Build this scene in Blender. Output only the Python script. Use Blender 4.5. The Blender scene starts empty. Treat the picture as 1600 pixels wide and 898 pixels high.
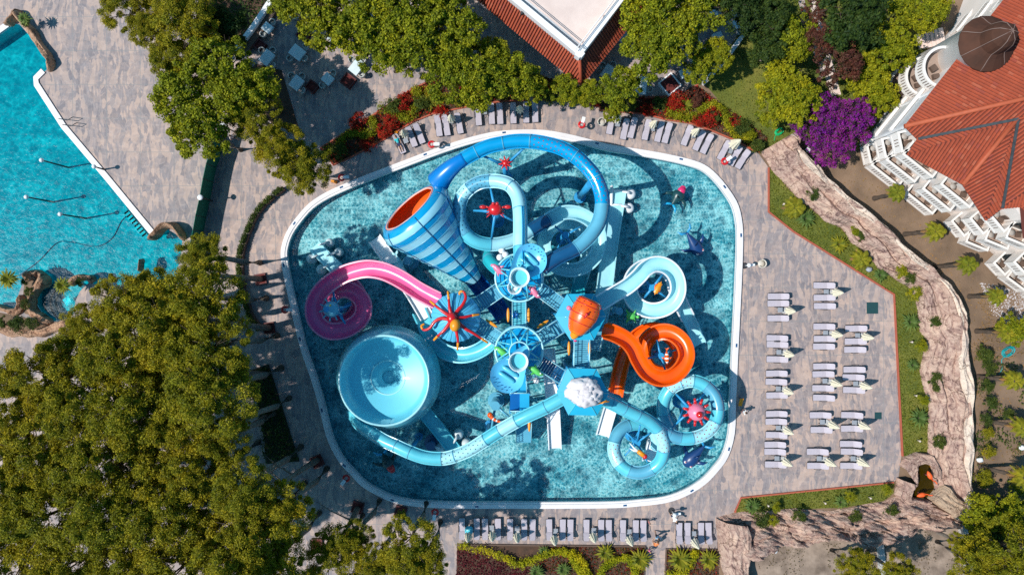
import bpy, math, random
import numpy as np
from mathutils import Vector, Matrix, noise
from mathutils.geometry import tessellate_polygon

# ------------------------------------------------------------------ camera, sky, sun, exposure
R = math.radians
scene = bpy.context.scene
HC, SC, CX, CY = 66.0, 16.5, 800.0, 449.0      # camera height, survey pixels per metre at ground, survey centre
cam_d = bpy.data.cameras.new('camera'); cam = bpy.data.objects.new('camera', cam_d)
scene.collection.objects.link(cam); scene.camera = cam
cam.location = (0, 0, HC); cam.rotation_euler = (0, 0, 0)
cam_d.sensor_width = 36.0; cam_d.lens = 36.0 * HC / (1600 / SC); cam_d.clip_end = 2000; cam_d.clip_start = 1
SUN_EL, SUN_DIR = 52.0, 10.5                   # elevation; direction in which shadows fall (deg above +x)
world = bpy.data.worlds.new('World'); scene.world = world; world.use_nodes = True
nt = world.node_tree; bg = nt.nodes['Background']
sky = nt.nodes.new('ShaderNodeTexSky'); sky.sky_type = 'NISHITA'; sky.sun_disc = False
sky.sun_elevation = R(SUN_EL); sky.sun_rotation = R(90 - (SUN_DIR + 180)); sky.altitude = 0
tint = nt.nodes.new('ShaderNodeMix'); tint.data_type = 'RGBA'; tint.blend_type = 'MULTIPLY'; tint.inputs[0].default_value = 1.0
tint.inputs[7].default_value = (0.42, 1.0, 1.15, 1)
nt.links.new(sky.outputs[0], tint.inputs[6]); nt.links.new(tint.outputs[2], bg.inputs[0]); bg.inputs[1].default_value = 0.10
sun_d = bpy.data.lights.new('sun', 'SUN'); sun = bpy.data.objects.new('sun', sun_d); scene.collection.objects.link(sun)
sun_d.energy = 4.7; sun_d.angle = R(0.5); sun_d.color = (1.0, 0.955, 0.89)
ld = Vector((math.cos(R(SUN_EL)) * math.cos(R(SUN_DIR)), math.cos(R(SUN_EL)) * math.sin(R(SUN_DIR)), -math.sin(R(SUN_EL))))
sun.rotation_euler = ld.to_track_quat('-Z', 'Y').to_euler(); sun.location = (-40, -10, 60)
scene.view_settings.view_transform = 'Standard'; scene.view_settings.look = 'None'
scene.view_settings.exposure = 0.1; scene.view_settings.gamma = 1.0
scene.render.engine = 'CYCLES'
cy = scene.cycles
cy.max_bounces = 6; cy.diffuse_bounces = 3; cy.glossy_bounces = 2; cy.transmission_bounces = 3; cy.transparent_max_bounces = 12
cy.caustics_reflective = False; cy.caustics_refractive = False; cy.sample_clamp_indirect = 4.0
cy.use_adaptive_sampling = True; cy.adaptive_threshold = 0.005; cy.use_denoising = False

# ------------------------------------------------------------------ helpers
rnd = random.Random(7)
COL = scene.collection
def W(px, py, z=0.0):
    k = (1 - z / HC) / SC
    return Vector(((px - CX) * k, (CY - py) * k, z))

def meta(o, label=None, cat=None, group=None, kind=None):
    if label: o['label'] = label
    if cat: o['category'] = cat
    if group: o['group'] = group
    if kind: o['kind'] = kind
    return o

def thing(name, label, cat, loc=(0, 0, 0), group=None, rz=0.0):
    o = bpy.data.objects.new(name, None); COL.objects.link(o)
    o.empty_display_size = 0.3
    o.location = loc; o.rotation_euler = (0, 0, rz)
    return meta(o, label, cat, group)

def root_of(o):
    while o.parent: o = o.parent
    return o

def copy_tree(o, parent=None, loc=None, rz=None, sc=None):
    c = o.copy(); COL.objects.link(c); c.parent = parent
    if loc is not None: c.location = loc
    if rz is not None: c.rotation_euler = (0, 0, rz)
    if sc is not None: c.scale = (sc, sc, sc) if not hasattr(sc, '__len__') else sc
    for ch in list(o.children): copy_tree(ch, c)
    return c

def perp(d):
    d = d.normalized()
    a = d.cross(Vector((0, 0, 1)))
    if a.length < 1e-4: a = Vector((1, 0, 0))
    a.normalize(); return a, a.cross(d).normalized()

class MB:
    def __init__(s): s.v = []; s.f = []; s.m = []; s.s = []
    def add(s, vs, fs, mi=0, sm=False):
        b = len(s.v); s.v += [tuple(v) for v in vs]
        for f in fs: s.f.append(tuple(i + b for i in f)); s.m.append(mi); s.s.append(sm)
        return s
    def box(s, c, size, rz=0.0, mi=0, taper=1.0):
        x, y, z = size[0] / 2, size[1] / 2, size[2] / 2
        ca, sa = math.cos(rz), math.sin(rz); vs = []
        for sz in (-1, 1):
            t = taper if sz > 0 else 1.0
            for sx, sy in ((-1, -1), (1, -1), (1, 1), (-1, 1)):
                a, b = sx * x * t, sy * y * t
                vs.append((c[0] + a * ca - b * sa, c[1] + a * sa + b * ca, c[2] + sz * z))
        return s.add(vs, [(3, 2, 1, 0), (4, 5, 6, 7), (0, 1, 5, 4), (1, 2, 6, 5), (2, 3, 7, 6), (3, 0, 4, 7)], mi)
    def beam(s, p0, p1, w, h, mi=0):
        p0, p1 = Vector(p0), Vector(p1); a, b = perp(p1 - p0); vs = []
        for p in (p0, p1):
            for i, j in ((-1, -1), (1, -1), (1, 1), (-1, 1)): vs.append(p + a * (i * w / 2) + b * (j * h / 2))
        return s.add(vs, [(3, 2, 1, 0), (4, 5, 6, 7), (0, 1, 5, 4), (1, 2, 6, 5), (2, 3, 7, 6), (3, 0, 4, 7)], mi)
    def tube(s, path, r, seg=8, mi=0, caps=True, sm=True, flat=1.0):
        path = [Vector(p) for p in path]; n = len(path); vs = []; fs = []
        for i, p in enumerate(path):
            t = path[min(i + 1, n - 1)] - path[max(i - 1, 0)]
            a, b = perp(t); rr = r[i] if hasattr(r, '__len__') else r
            for k in range(seg):
                an = 2 * math.pi * k / seg
                vs.append(p + a * (math.cos(an) * rr) + b * (math.sin(an) * rr * flat))
        for i in range(n - 1):
            for k in range(seg):
                k2 = (k + 1) % seg
                fs.append((i * seg + k, i * seg + k2, (i + 1) * seg + k2, (i + 1) * seg + k))
        s.add(vs, fs, mi, sm)
        if caps:
            s.add([vs[k] for k in range(seg)], [tuple(range(seg))[::-1]], mi)
            s.add([vs[(n - 1) * seg + k] for k in range(seg)], [tuple(range(seg))], mi)
        return s
    def ball(s, c, r, seg=14, rings=9, mi=0, M3=None, jit=0.0, nf=1.0):
        if not hasattr(r, '__len__'): r = (r, r, r)
        vs = []; fs = []
        for i in range(rings + 1):
            ph = math.pi * i / rings
            for k in range(seg):
                th = 2 * math.pi * k / seg
                d = Vector((math.sin(ph) * math.cos(th), math.sin(ph) * math.sin(th), math.cos(ph)))
                j = 1 + (jit * noise.noise(d * nf + Vector(c)) if jit else 0)
                q = Vector((d.x * r[0], d.y * r[1], d.z * r[2])) * j
                if M3 is not None: q = M3 @ q
                vs.append(Vector(c) + q)
        for i in range(rings):
            for k in range(seg):
                k2 = (k + 1) % seg
                fs.append((i * seg + k, (i + 1) * seg + k, (i + 1) * seg + k2, i * seg + k2))
        return s.add(vs, fs, mi, True)
    def lathe(s, c, prof, seg=32, mi=0, sm=True, M3=None, mfun=None, rfun=None):
        vs = []; n = len(prof)
        for (r, z) in prof:
            for k in range(seg):
                th = 2 * math.pi * k / seg
                rr = r * (rfun(th, r, z) if rfun else 1)
                q = Vector((rr * math.cos(th), rr * math.sin(th), z))
                if M3 is not None: q = M3 @ q
                vs.append(Vector(c) + q)
        b = len(s.v); s.v += [tuple(v) for v in vs]
        for i in range(n - 1):
            for k in range(seg):
                k2 = (k + 1) % seg
                s.f.append((b + i * seg + k, b + i * seg + k2, b + (i + 1) * seg + k2, b + (i + 1) * seg + k))
                s.m.append(mfun(i, k) if mfun else mi); s.s.append(sm)
        return s
    def prism(s, poly, z0, z1, mi=0, top=None):
        poly = ccw([(p[0], p[1]) for p in poly]); n = len(poly)
        vs = [(p[0], p[1], z0) for p in poly] + [(p[0], p[1], z1) for p in poly]
        tris = tessellate_polygon([[Vector((p[0], p[1], 0)) for p in poly]])
        s.add(vs, [(i, (i + 1) % n, n + (i + 1) % n, n + i) for i in range(n)], mi)
        up = []
        for t in tris:
            a, b, c = [Vector(poly[i]) for i in t]
            cr = (b - a).cross(c - a)
            up.append(tuple(t) if cr > 0 else tuple(t[::-1]))
        s.add(vs, [tuple(i + n for i in t) for t in up], mi if top is None else top)
        s.add(vs, [tuple(t[::-1]) for t in up], mi)
        return s
    def sweep(s, path, prof, mi=0, sm=True, closed=True, caps=True, scale=None):
        path = [Vector(p) for p in path]; n = len(path); m = len(prof); vs = []; fs = []
        for i, p in enumerate(path):
            t = path[min(i + 1, n - 1)] - path[max(i - 1, 0)]
            a, b = perp(t)                      # a: side, b: up-ish
            if b.z < 0: a, b = -a, -b
            k = scale[i] if scale else 1
            for (u, w) in prof: vs.append(p + a * (u * k) + b * (w * k))
        mm = m if closed else m - 1
        for i in range(n - 1):
            for k in range(mm):
                k2 = (k + 1) % m
                fs.append((i * m + k, i * m + k2, (i + 1) * m + k2, (i + 1) * m + k))
        s.add(vs, fs, mi, sm)
        if caps and closed:
            s.add(vs[:m], [tuple(range(m))[::-1]], mi); s.add(vs[-m:], [tuple(range(m))], mi)
        return s
    def build(s, name, mats, parent=None, label=None, cat=None, group=None, kind=None, fix=True):
        me = bpy.data.meshes.new(name)
        if not isinstance(mats, (list, tuple)): mats = [mats]
        vs = s.v
        if parent is not None: off = root_of(parent).location
        else:
            a = np.array(vs); off = Vector(((a[:, 0].min() + a[:, 0].max()) / 2, (a[:, 1].min() + a[:, 1].max()) / 2, a[:, 2].min()))
            if kind == 'structure': off = Vector((0, 0, 0))
        me.from_pydata([(v[0] - off[0], v[1] - off[1], v[2] - off[2]) for v in vs], [], s.f)
        for m in mats: me.materials.append(m)
        me.polygons.foreach_set('material_index', s.m); me.polygons.foreach_set('use_smooth', s.s)
        me.validate(); me.update()
        if fix:
            import bmesh
            bm = bmesh.new(); bm.from_mesh(me); bmesh.ops.remove_doubles(bm, verts=bm.verts, dist=1e-5)
            bmesh.ops.recalc_face_normals(bm, faces=bm.faces); bm.to_mesh(me); bm.free()
        o = bpy.data.objects.new(name, me); COL.objects.link(o)
        if parent is not None: o.parent = parent
        else: o.location = off
        return meta(o, label, cat, group, kind)

def ccw(p):
    a = sum(p[i][0] * p[(i + 1) % len(p)][1] - p[(i + 1) % len(p)][0] * p[i][1] for i in range(len(p)))
    return p if a > 0 else p[::-1]
def WP(pts, z=0.0): return [tuple(W(x, y, z)[:2]) for x, y in pts]
def smooth(pts, n=5, closed=True):
    out = []; N = len(pts)
    rng = range(N) if closed else range(N - 1)
    for i in rng:
        g = (lambda k: pts[k % N]) if closed else (lambda k: pts[max(0, min(N - 1, k))])
        p0, p1, p2, p3 = [Vector(g(i + k)) for k in (-1, 0, 1, 2)]
        for j in range(n):
            t = j / n
            out.append(0.5 * ((2 * p1) + (p2 - p0) * t + (2 * p0 - 5 * p1 + 4 * p2 - p3) * t * t + (3 * p1 - p0 - 3 * p2 + p3) * t ** 3))
    if not closed: out.append(Vector(pts[-1]))
    return out
def path3(pts, n=6): return smooth([W(*p) for p in pts], n, False)
def offset_poly(poly, d):
    """offset a closed outline outwards by d metres"""
    P = [Vector(p) for p in ccw([tuple(q) for q in poly])]; n = len(P); out = []
    for i in range(n):
        t = (P[(i + 1) % n] - P[i - 1]).normalized()
        out.append((P[i].x + t.y * d, P[i].y - t.x * d))
    return out
def sheet(name, outer, z, mat, holes=(), label=None, kind='structure', cat=None, group=None):
    loops = [[Vector((p[0], p[1], 0)) for p in outer]] + [[Vector((p[0], p[1], 0)) for p in h] for h in holes]
    flat = [p for l in loops for p in l]
    tr = tessellate_polygon(loops); fs = []
    for t in tr:
        a, b, c = [flat[i] for i in t]
        if abs((b - a).cross(c - a).z) < 1e-9: continue
        fs.append(tuple(t) if (b - a).cross(c - a).z > 0 else tuple(t[::-1]))
    mb = MB(); mb.add([(p.x, p.y, z) for p in flat], fs)
    return mb.build(name, mat, label=label, kind=kind, cat=cat, group=group, fix=False)
def arc(a0, a1, n, r=1.0): return [(r * math.cos(R(a0 + (a1 - a0) * i / (n - 1))), r * math.sin(R(a0 + (a1 - a0) * i / (n - 1)))) for i in range(n)]
def ordinal(i): return ['first', 'second', 'third', 'fourth', 'fifth', 'sixth', 'seventh', 'eighth', 'ninth', 'tenth', 'eleventh', 'twelfth', 'thirteenth', 'fourteenth', 'fifteenth', 'sixteenth', 'seventeenth', 'eighteenth', 'nineteenth', 'twentieth'][i]

# ------------------------------------------------------------------ materials
MATS = {}
class NT:
    def __init__(s, name):
        m = bpy.data.materials.new(name); m.use_nodes = True; s.m = m; s.t = m.node_tree
        s.b = s.t.nodes['Principled BSDF']; s.out = s.t.nodes['Material Output']
        s.tc = s.t.nodes.new('ShaderNodeTexCoord'); s.obj = s.tc.outputs['Object']
    def n(s, typ, **kw):
        nd = s.t.nodes.new('ShaderNode' + typ)
        for k, v in kw.items():
            if k.startswith('i_'):
                key = k[2:]; key = int(key) if key.isdigit() else key.replace('_', ' ')
                nd.inputs[key].default_value = v
            else: setattr(nd, k, v)
        return nd
    def l(s, a, b): s.t.links.new(a, b)
    def noise(s, scale, detail=3, vec=None, dist=0.0, rough=0.55):
        nd = s.n('TexNoise', i_Scale=scale, i_Detail=detail, i_Distortion=dist, i_Roughness=rough); s.l(vec or s.obj, nd.inputs['Vector']); return nd
    def ramp(s, fac, stops, interp='LINEAR'):
        nd = s.n('ValToRGB'); cr = nd.color_ramp; cr.interpolation = interp
        while len(cr.elements) < len(stops): cr.elements.new(0.5)
        for e, (p, c) in zip(cr.elements, stops):
            e.position = p; e.color = (c[0], c[1], c[2], 1) if hasattr(c, '__len__') else (c, c, c, 1)
        s.l(fac, nd.inputs[0]); return nd
    def mix(s, fac, a, b, bt='MIX'):
        nd = s.n('Mix', data_type='RGBA', blend_type=bt)
        for sock, v in ((0, fac), (6, a), (7, b)):
            if hasattr(v, 'is_linked') or isinstance(v, bpy.types.NodeSocket): s.l(v, nd.inputs[sock])
            else: nd.inputs[sock].default_value = v if sock == 0 else (v[0], v[1], v[2], 1)
        return nd.outputs[2]
    def bump(s, h, strength=0.3, dist=0.05):
        nd = s.n('Bump', i_Strength=strength, i_Distance=dist); s.l(h, nd.inputs['Height']); s.l(nd.outputs[0], s.b.inputs['Normal']); return nd
    def mapping(s, scale=(1, 1, 1), rot=(0, 0, 0), vec=None):
        nd = s.n('Mapping'); nd.inputs['Scale'].default_value = scale; nd.inputs['Rotation'].default_value = rot
        s.l(vec or s.obj, nd.inputs['Vector']); return nd.outputs[0]

def M(name, c, c2=None, scale=3.0, rough=0.5, bump=0.0, bscale=None, metallic=0.0, spec=0.5, coat=0.0, fine=0.0):
    if name in MATS: return MATS[name]
    t = NT(name); c2 = c2 or tuple(x * 0.86 for x in c)
    a = t.noise(scale, 4); r = t.ramp(a.outputs[0], [(0.3, c2), (0.7, c)])
    t.l(r.outputs[0], t.b.inputs['Base Color']); t.b.inputs['Roughness'].default_value = rough
    t.b.inputs['Metallic'].default_value = metallic; t.b.inputs['Specular IOR Level'].default_value = spec
    t.b.inputs['Coat Weight'].default_value = coat
    if bump:
        h = t.noise(bscale or scale * 4, 5); t.bump(h.outputs[0], bump)
    MATS[name] = t.m; return t.m
def mk_deck(name='stamped_concrete', tint=(1, 1, 1)):
    t = NT(name)
    w = t.noise(0.45, 0); w2 = t.n('VectorMath', operation='SUBTRACT', i_1=(0.5, 0.5, 0.5)); t.l(w.outputs['Color'], w2.inputs[0])
    w3 = t.n('VectorMath', operation='SCALE'); w3.inputs['Scale'].default_value = 0.85; t.l(w2.outputs[0], w3.inputs[0])
    w4 = t.n('VectorMath', operation='ADD'); t.l(t.obj, w4.inputs[0]); t.l(w3.outputs[0], w4.inputs[1])
    mp = t.mapping((1.55, 0.48, 1), (0, 0, R(-14)), w4.outputs[0]); mp2 = t.mapping((0.8, 1.7, 1), (0, 0, R(38)), w4.outputs[0])
    v1 = t.n('TexVoronoi', i_Scale=2.0, distance='MANHATTAN'); t.l(mp, v1.inputs['Vector'])
    v2 = t.n('TexVoronoi', i_Scale=1.9, distance='MANHATTAN'); t.l(mp2, v2.inputs['Vector'])
    sx = t.n('SeparateColor'); t.l(v1.outputs['Color'], sx.inputs[0]); sy = t.n('SeparateColor'); t.l(v2.outputs['Color'], sy.inputs[0])
    A, B, C, D = (0.48, 0.36, 0.305), (0.27, 0.235, 0.24), (0.36, 0.285, 0.265), (0.20, 0.18, 0.195)
    A, B, C, D = [tuple(x * k for x, k in zip(q, tint)) for q in (A, B, C, D)]
    r1 = t.ramp(sx.outputs[0], [(0.0, B), (0.3, C), (0.5, A), (0.85, D)], 'CONSTANT')
    r2 = t.ramp(sy.outputs[1], [(0.0, C), (0.4, A), (0.7, B)], 'CONSTANT')
    c = t.mix(0.30, r1.outputs[0], r2.outputs[0])
    v3 = t.n('TexVoronoi', feature='DISTANCE_TO_EDGE', i_Scale=1.9); t.l(mp, v3.inputs['Vector'])
    e = t.ramp(v3.outputs['Distance'], [(0.0, 1.0), (0.045, 0.0)])
    ef = t.n('Math', operation='MULTIPLY', i_1=0.45); t.l(e.outputs[0], ef.inputs[0])
    c = t.mix(ef.outputs[0], c, (0.47 * tint[0], 0.40 * tint[1], 0.37 * tint[2]))
    big = t.noise(0.09, 4); br = t.ramp(big.outputs[0], [(0.3, (0.86, 0.87, 0.9)), (0.7, (1.08, 1.02, 0.98))])
    c = t.mix(1.0, c, br.outputs[0], 'MULTIPLY')
    st = t.noise(1.6, 6, rough=0.7); sr = t.ramp(st.outputs[0], [(0.35, 0.86), (0.65, 1.06)]); c = t.mix(1.0, c, sr.outputs[0], 'MULTIPLY')
    # expansion joints of the cast slabs
    br2 = t.n('TexBrick', i_Scale=1.0, offset=0.0); br2.inputs['Mortar Size'].default_value = 0.02; br2.inputs['Brick Width'].default_value = 3.2; br2.inputs['Row Height'].default_value = 3.2
    t.l(t.obj, br2.inputs['Vector']); c = t.mix(br2.outputs['Fac'], c, tuple(0.22 * k for k in tint))
    t.l(c, t.b.inputs['Base Color']); t.b.inputs['Roughness'].default_value = 0.75
    f = t.noise(9, 4); t.bump(f.outputs[0], 0.25, 0.03); MATS[name] = t.m; return t.m
DECK = mk_deck()

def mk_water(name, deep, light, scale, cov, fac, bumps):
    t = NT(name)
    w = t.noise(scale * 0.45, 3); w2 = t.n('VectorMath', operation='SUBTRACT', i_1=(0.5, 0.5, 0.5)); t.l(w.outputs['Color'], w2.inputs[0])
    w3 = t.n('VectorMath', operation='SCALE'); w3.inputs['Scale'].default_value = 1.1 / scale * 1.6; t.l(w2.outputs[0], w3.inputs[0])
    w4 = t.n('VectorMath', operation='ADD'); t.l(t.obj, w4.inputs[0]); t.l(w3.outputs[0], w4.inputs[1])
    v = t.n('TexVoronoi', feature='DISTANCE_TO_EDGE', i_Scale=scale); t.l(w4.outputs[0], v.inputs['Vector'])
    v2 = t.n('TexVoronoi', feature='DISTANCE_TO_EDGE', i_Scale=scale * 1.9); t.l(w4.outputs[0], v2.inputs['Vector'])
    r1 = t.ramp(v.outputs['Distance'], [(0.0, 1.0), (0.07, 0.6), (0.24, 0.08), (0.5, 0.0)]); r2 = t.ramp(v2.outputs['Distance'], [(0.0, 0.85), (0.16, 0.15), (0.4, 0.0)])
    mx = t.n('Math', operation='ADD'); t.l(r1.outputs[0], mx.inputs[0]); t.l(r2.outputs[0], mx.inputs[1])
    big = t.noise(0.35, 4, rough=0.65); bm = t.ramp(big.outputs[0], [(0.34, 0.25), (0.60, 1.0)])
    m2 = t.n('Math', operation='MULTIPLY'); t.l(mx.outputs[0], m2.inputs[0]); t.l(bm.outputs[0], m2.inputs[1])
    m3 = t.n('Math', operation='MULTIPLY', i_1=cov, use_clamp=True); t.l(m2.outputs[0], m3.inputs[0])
    c = t.mix(m3.outputs[0], deep, light)  # caustic light lines painted into the water's transparent tint
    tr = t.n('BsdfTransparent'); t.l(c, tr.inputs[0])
    gl = t.n('BsdfGlossy'); gl.inputs['Roughness'].default_value = 0.22; gl.inputs[0].default_value = (0.9, 0.97, 1, 1)
    h = t.noise(bumps[0], 3, rough=0.7); bp = t.n('Bump', i_Strength=bumps[1], i_Distance=0.12); t.l(h.outputs[0], bp.inputs['Height']); t.l(bp.outputs[0], gl.inputs['Normal'])
    ms = t.n('MixShader'); ms.inputs[0].default_value = fac; t.l(tr.outputs[0], ms.inputs[1]); t.l(gl.outputs[0], ms.inputs[2]); t.l(ms.outputs[0], t.out.inputs[0])
    return t.m
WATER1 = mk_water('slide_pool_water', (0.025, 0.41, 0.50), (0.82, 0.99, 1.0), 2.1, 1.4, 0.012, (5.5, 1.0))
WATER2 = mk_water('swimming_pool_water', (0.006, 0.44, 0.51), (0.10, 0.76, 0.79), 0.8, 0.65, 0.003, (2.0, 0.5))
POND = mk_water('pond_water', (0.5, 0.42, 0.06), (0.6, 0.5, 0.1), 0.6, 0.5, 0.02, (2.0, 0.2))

def mk_mosaic():
    t = NT('pool_mosaic')
    b = t.n('TexBrick', i_Scale=1.0, offset=0.5); b.inputs['Color1'].default_value = (0.40, 0.64, 0.67, 1); b.inputs['Color2'].default_value = (0.12, 0.28, 0.34, 1)
    b.inputs['Mortar'].default_value = (0.30, 0.5, 0.55, 1); b.inputs['Mortar Size'].default_value = 0.01; b.inputs['Brick Width'].default_value = 1.05; b.inputs['Row Height'].default_value = 0.95; b.inputs['Bias'].default_value = -0.35
    w = t.noise(1.2, 2); w4 = t.n('VectorMath', operation='MULTIPLY_ADD'); w4.inputs[1].default_value = (0.3, 0.3, 0); t.l(w.outputs['Color'], w4.inputs[0]); t.l(t.obj, w4.inputs[2]); t.l(w4.outputs[0], b.inputs['Vector'])
    v = t.n('TexVoronoi', i_Scale=0.95); t.l(w4.outputs[0], v.inputs['Vector']); vr = t.ramp(v.outputs['Distance'], [(0.22, (0.42, 0.55, 0.6)), (0.4, (1, 1, 1))])
    n = t.noise(5, 4, rough=0.7); nr = t.ramp(n.outputs[0], [(0.35, 0.6), (0.65, 1.1)])
    c = t.mix(1.0, b.outputs[0], vr.outputs[0], 'MULTIPLY'); c = t.mix(1.0, c, nr.outputs[0], 'MULTIPLY')
    t.l(c, t.b.inputs['Base Color']); t.b.inputs['Roughness'].default_value = 0.5; return t.m
MOSAIC = mk_mosaic()
POOLFLOOR = M('pale_pool_lining', (0.55, 0.78, 0.8), (0.25, 0.5, 0.56), 1.1, 0.6)
COPING = M('white_coping', (0.80, 0.75, 0.74), (0.7, 0.66, 0.66), 0.7, 0.55)
SOIL = M('garden_soil', (0.24, 0.155, 0.10), (0.13, 0.085, 0.055), 0.45, 0.95, 0.6, 6)
DRYSOIL = M('dry_ground', (0.36, 0.27, 0.21), (0.14, 0.10, 0.075), 0.8, 0.95, 0.6, 5)
def mk_grass(name, a, b, c3):
    t = NT(name); n1 = t.noise(0.25, 5, rough=0.7); n2 = t.noise(7, 4, rough=0.8)
    r = t.ramp(n1.outputs[0], [(0.3, a), (0.52, b), (0.75, c3)]); r2 = t.ramp(n2.outputs[0], [(0.3, 0.55), (0.7, 1.35)])
    c = t.mix(1.0, r.outputs[0], r2.outputs[0], 'MULTIPLY'); t.l(c, t.b.inputs['Base Color']); t.b.inputs['Roughness'].default_value = 0.9; t.bump(n2.outputs[0], 0.9, 0.08); return t.m
LAWN = mk_grass('lawn_grass', (0.07, 0.10, 0.012), (0.14, 0.15, 0.018), (0.22, 0.19, 0.035))
REDMULCH = M('dark_red_chips', (0.16, 0.025, 0.02), (0.07, 0.012, 0.012), 3, 0.95, 0.8, 14)
KERB = M('terracotta_kerb', (0.42, 0.10, 0.055), None, 3, 0.8)
def mk_rock(name, A, B, C, str_=(0.8, 1.6, 1)):
    t = NT(name); uv = t.tc.outputs['UV']
    mp = t.mapping(str_, (0, 0, 0), uv); n1 = t.noise(1.6, 6, mp, 1.3, 0.62); n2 = t.noise(0.5, 4); n3 = t.noise(4, 5)
    r = t.ramp(n1.outputs[0], [(0.30, C), (0.44, A), (0.60, B), (0.8, A)])
    cr = t.n('TexVoronoi', feature='DISTANCE_TO_EDGE', i_Scale=0.55); cw = t.noise(1.5, 4); ca = t.n('VectorMath', operation='ADD'); t.l(uv, ca.inputs[0]); t.l(cw.outputs['Color'], ca.inputs[1]); t.l(ca.outputs[0], cr.inputs['Vector']); ck = t.ramp(cr.outputs['Distance'], [(0.0, (.3, .24, .22)), (0.022, (1, 1, 1))])
    r2 = t.ramp(n2.outputs[0], [(0.3, (0.85, 0.82, 0.84)), (0.7, (1.1, 1.05, 1.0))]); c = t.mix(1.0, r.outputs[0], r2.outputs[0], 'MULTIPLY'); c = t.mix(1.0, c, ck.outputs[0], 'MULTIPLY')
    t.l(c, t.b.inputs['Base Color']); t.b.inputs['Roughness'].default_value = 0.9
    ad = t.n('Math', operation='ADD'); t.l(n1.outputs[0], ad.inputs[0]); t.l(n3.outputs[0], ad.inputs[1]); t.bump(ad.outputs[0], 0.9, 0.22); return t.m
ROCK = mk_rock('cast_rock', (0.38, 0.245, 0.20), (0.57, 0.415, 0.33), (0.11, 0.06, 0.06))
ROCKBROWN = mk_rock('brown_rock', (0.36, 0.20, 0.12), (0.5, 0.31, 0.2), (0.12, 0.06, 0.04), (1, 1.5, 1))
WHITE = M('white_paint', (0.80, 0.79, 0.79), (0.74, 0.73, 0.74), 0.6, 0.5)
WHITEP = M('white_plastic', (0.82, 0.83, 0.84), (0.76, 0.78, 0.8), 1.5, 0.3)
CREAM = M('cream_canvas', (0.80, 0.74, 0.58), (0.68, 0.62, 0.47), 5, 0.8)
DARKMET = M('dark_metal', (0.035, 0.035, 0.04), None, 5, 0.5)
GREYFAB = M('lilac_grey_fabric', (0.49, 0.435, 0.49), (0.42, 0.375, 0.42), 4, 0.85, 0.15, 30)
GREYTAB = M('grey_tabletop', (0.30, 0.32, 0.36), None, 4, 0.6)
RED = M('red_gloss', (0.62, 0.012, 0.015), (0.5, 0.01, 0.012), 3, 0.3, coat=0.3)
ORANGE = M('orange_gelcoat', (0.90, 0.13, 0.004), (0.8, 0.10, 0.003), 1.5, 0.28, coat=0.3)
ORANGE2 = M('amber_plastic', (0.85, 0.30, 0.01), None, 5, 0.4)
YELLOW = M('yellow_plastic', (0.8, 0.5, 0.02), None, 5, 0.4)
BRIGHT = M('bright_blue_gelcoat', (0.0, 0.32, 0.64), (0.0, 0.27, 0.56), 0.9, 0.25, coat=0.4)
SKYB = M('sky_blue_gelcoat', (0.02, 0.41, 0.70), (0.015, 0.34, 0.62), 0.9, 0.28, coat=0.4)
CYAN = M('light_cyan_gelcoat', (0.12, 0.57, 0.68), (0.09, 0.49, 0.61), 0.8, 0.28, coat=0.4)
PALE = M('pale_cyan_gelcoat', (0.42, 0.77, 0.82), (0.33, 0.68, 0.76), 0.8, 0.28, coat=0.4)
STEEL = M('steel_blue_gelcoat', (0.12, 0.42, 0.57), (0.09, 0.35, 0.5), 0.9, 0.28, coat=0.4)
NAVY = M('navy_gelcoat', (0.008, 0.09, 0.22), (0.006, 0.07, 0.18), 1, 0.28, coat=0.4)
DEEPB = M('deep_blue_gelcoat', (0.0, 0.12, 0.42), (0.0, 0.10, 0.34), 1, 0.28, coat=0.4)
TURQ = M('turquoise_gelcoat', (0.02, 0.42, 0.5), None, 1, 0.28, coat=0.4)
PINKG = M('magenta_gelcoat', (0.85, 0.15, 0.35), (0.78, 0.12, 0.32), 0.8, 0.28, coat=0.3)
PINK = M('pink_plastic', (0.85, 0.22, 0.35), None, 4, 0.35, coat=0.3)
GREEN = M('green_plastic', (0.12, 0.6, 0.12), None, 4, 0.4)
MASTB = M('mast_blue_paint', (0.03, 0.32, 0.62), None, 2, 0.4)
DOT = M('dark_porthole', (0.02, 0.05, 0.09), None, 2, 0.4)
DOTR = M('red_porthole', (0.35, 0.03, 0.05), None, 2, 0.4)
TILE = M('red_roof_tile', (0.39, 0.070, 0.028), (0.29, 0.052, 0.022), 1.2, 0.8)
GLASSD = M('dark_glass', (0.03, 0.04, 0.045), None, 2, 0.15)
BARK = M('brown_bark', (0.10, 0.07, 0.05), (0.05, 0.035, 0.025), 4, 0.95, 0.6, 12)
TERRACE = M('terrace_pink_paving', (0.72, 0.58, 0.52), (0.62, 0.49, 0.44), 0.8, 0.8)
WOODB = M('brown_boards', (0.12, 0.075, 0.055), None, 3, 0.8)

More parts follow.
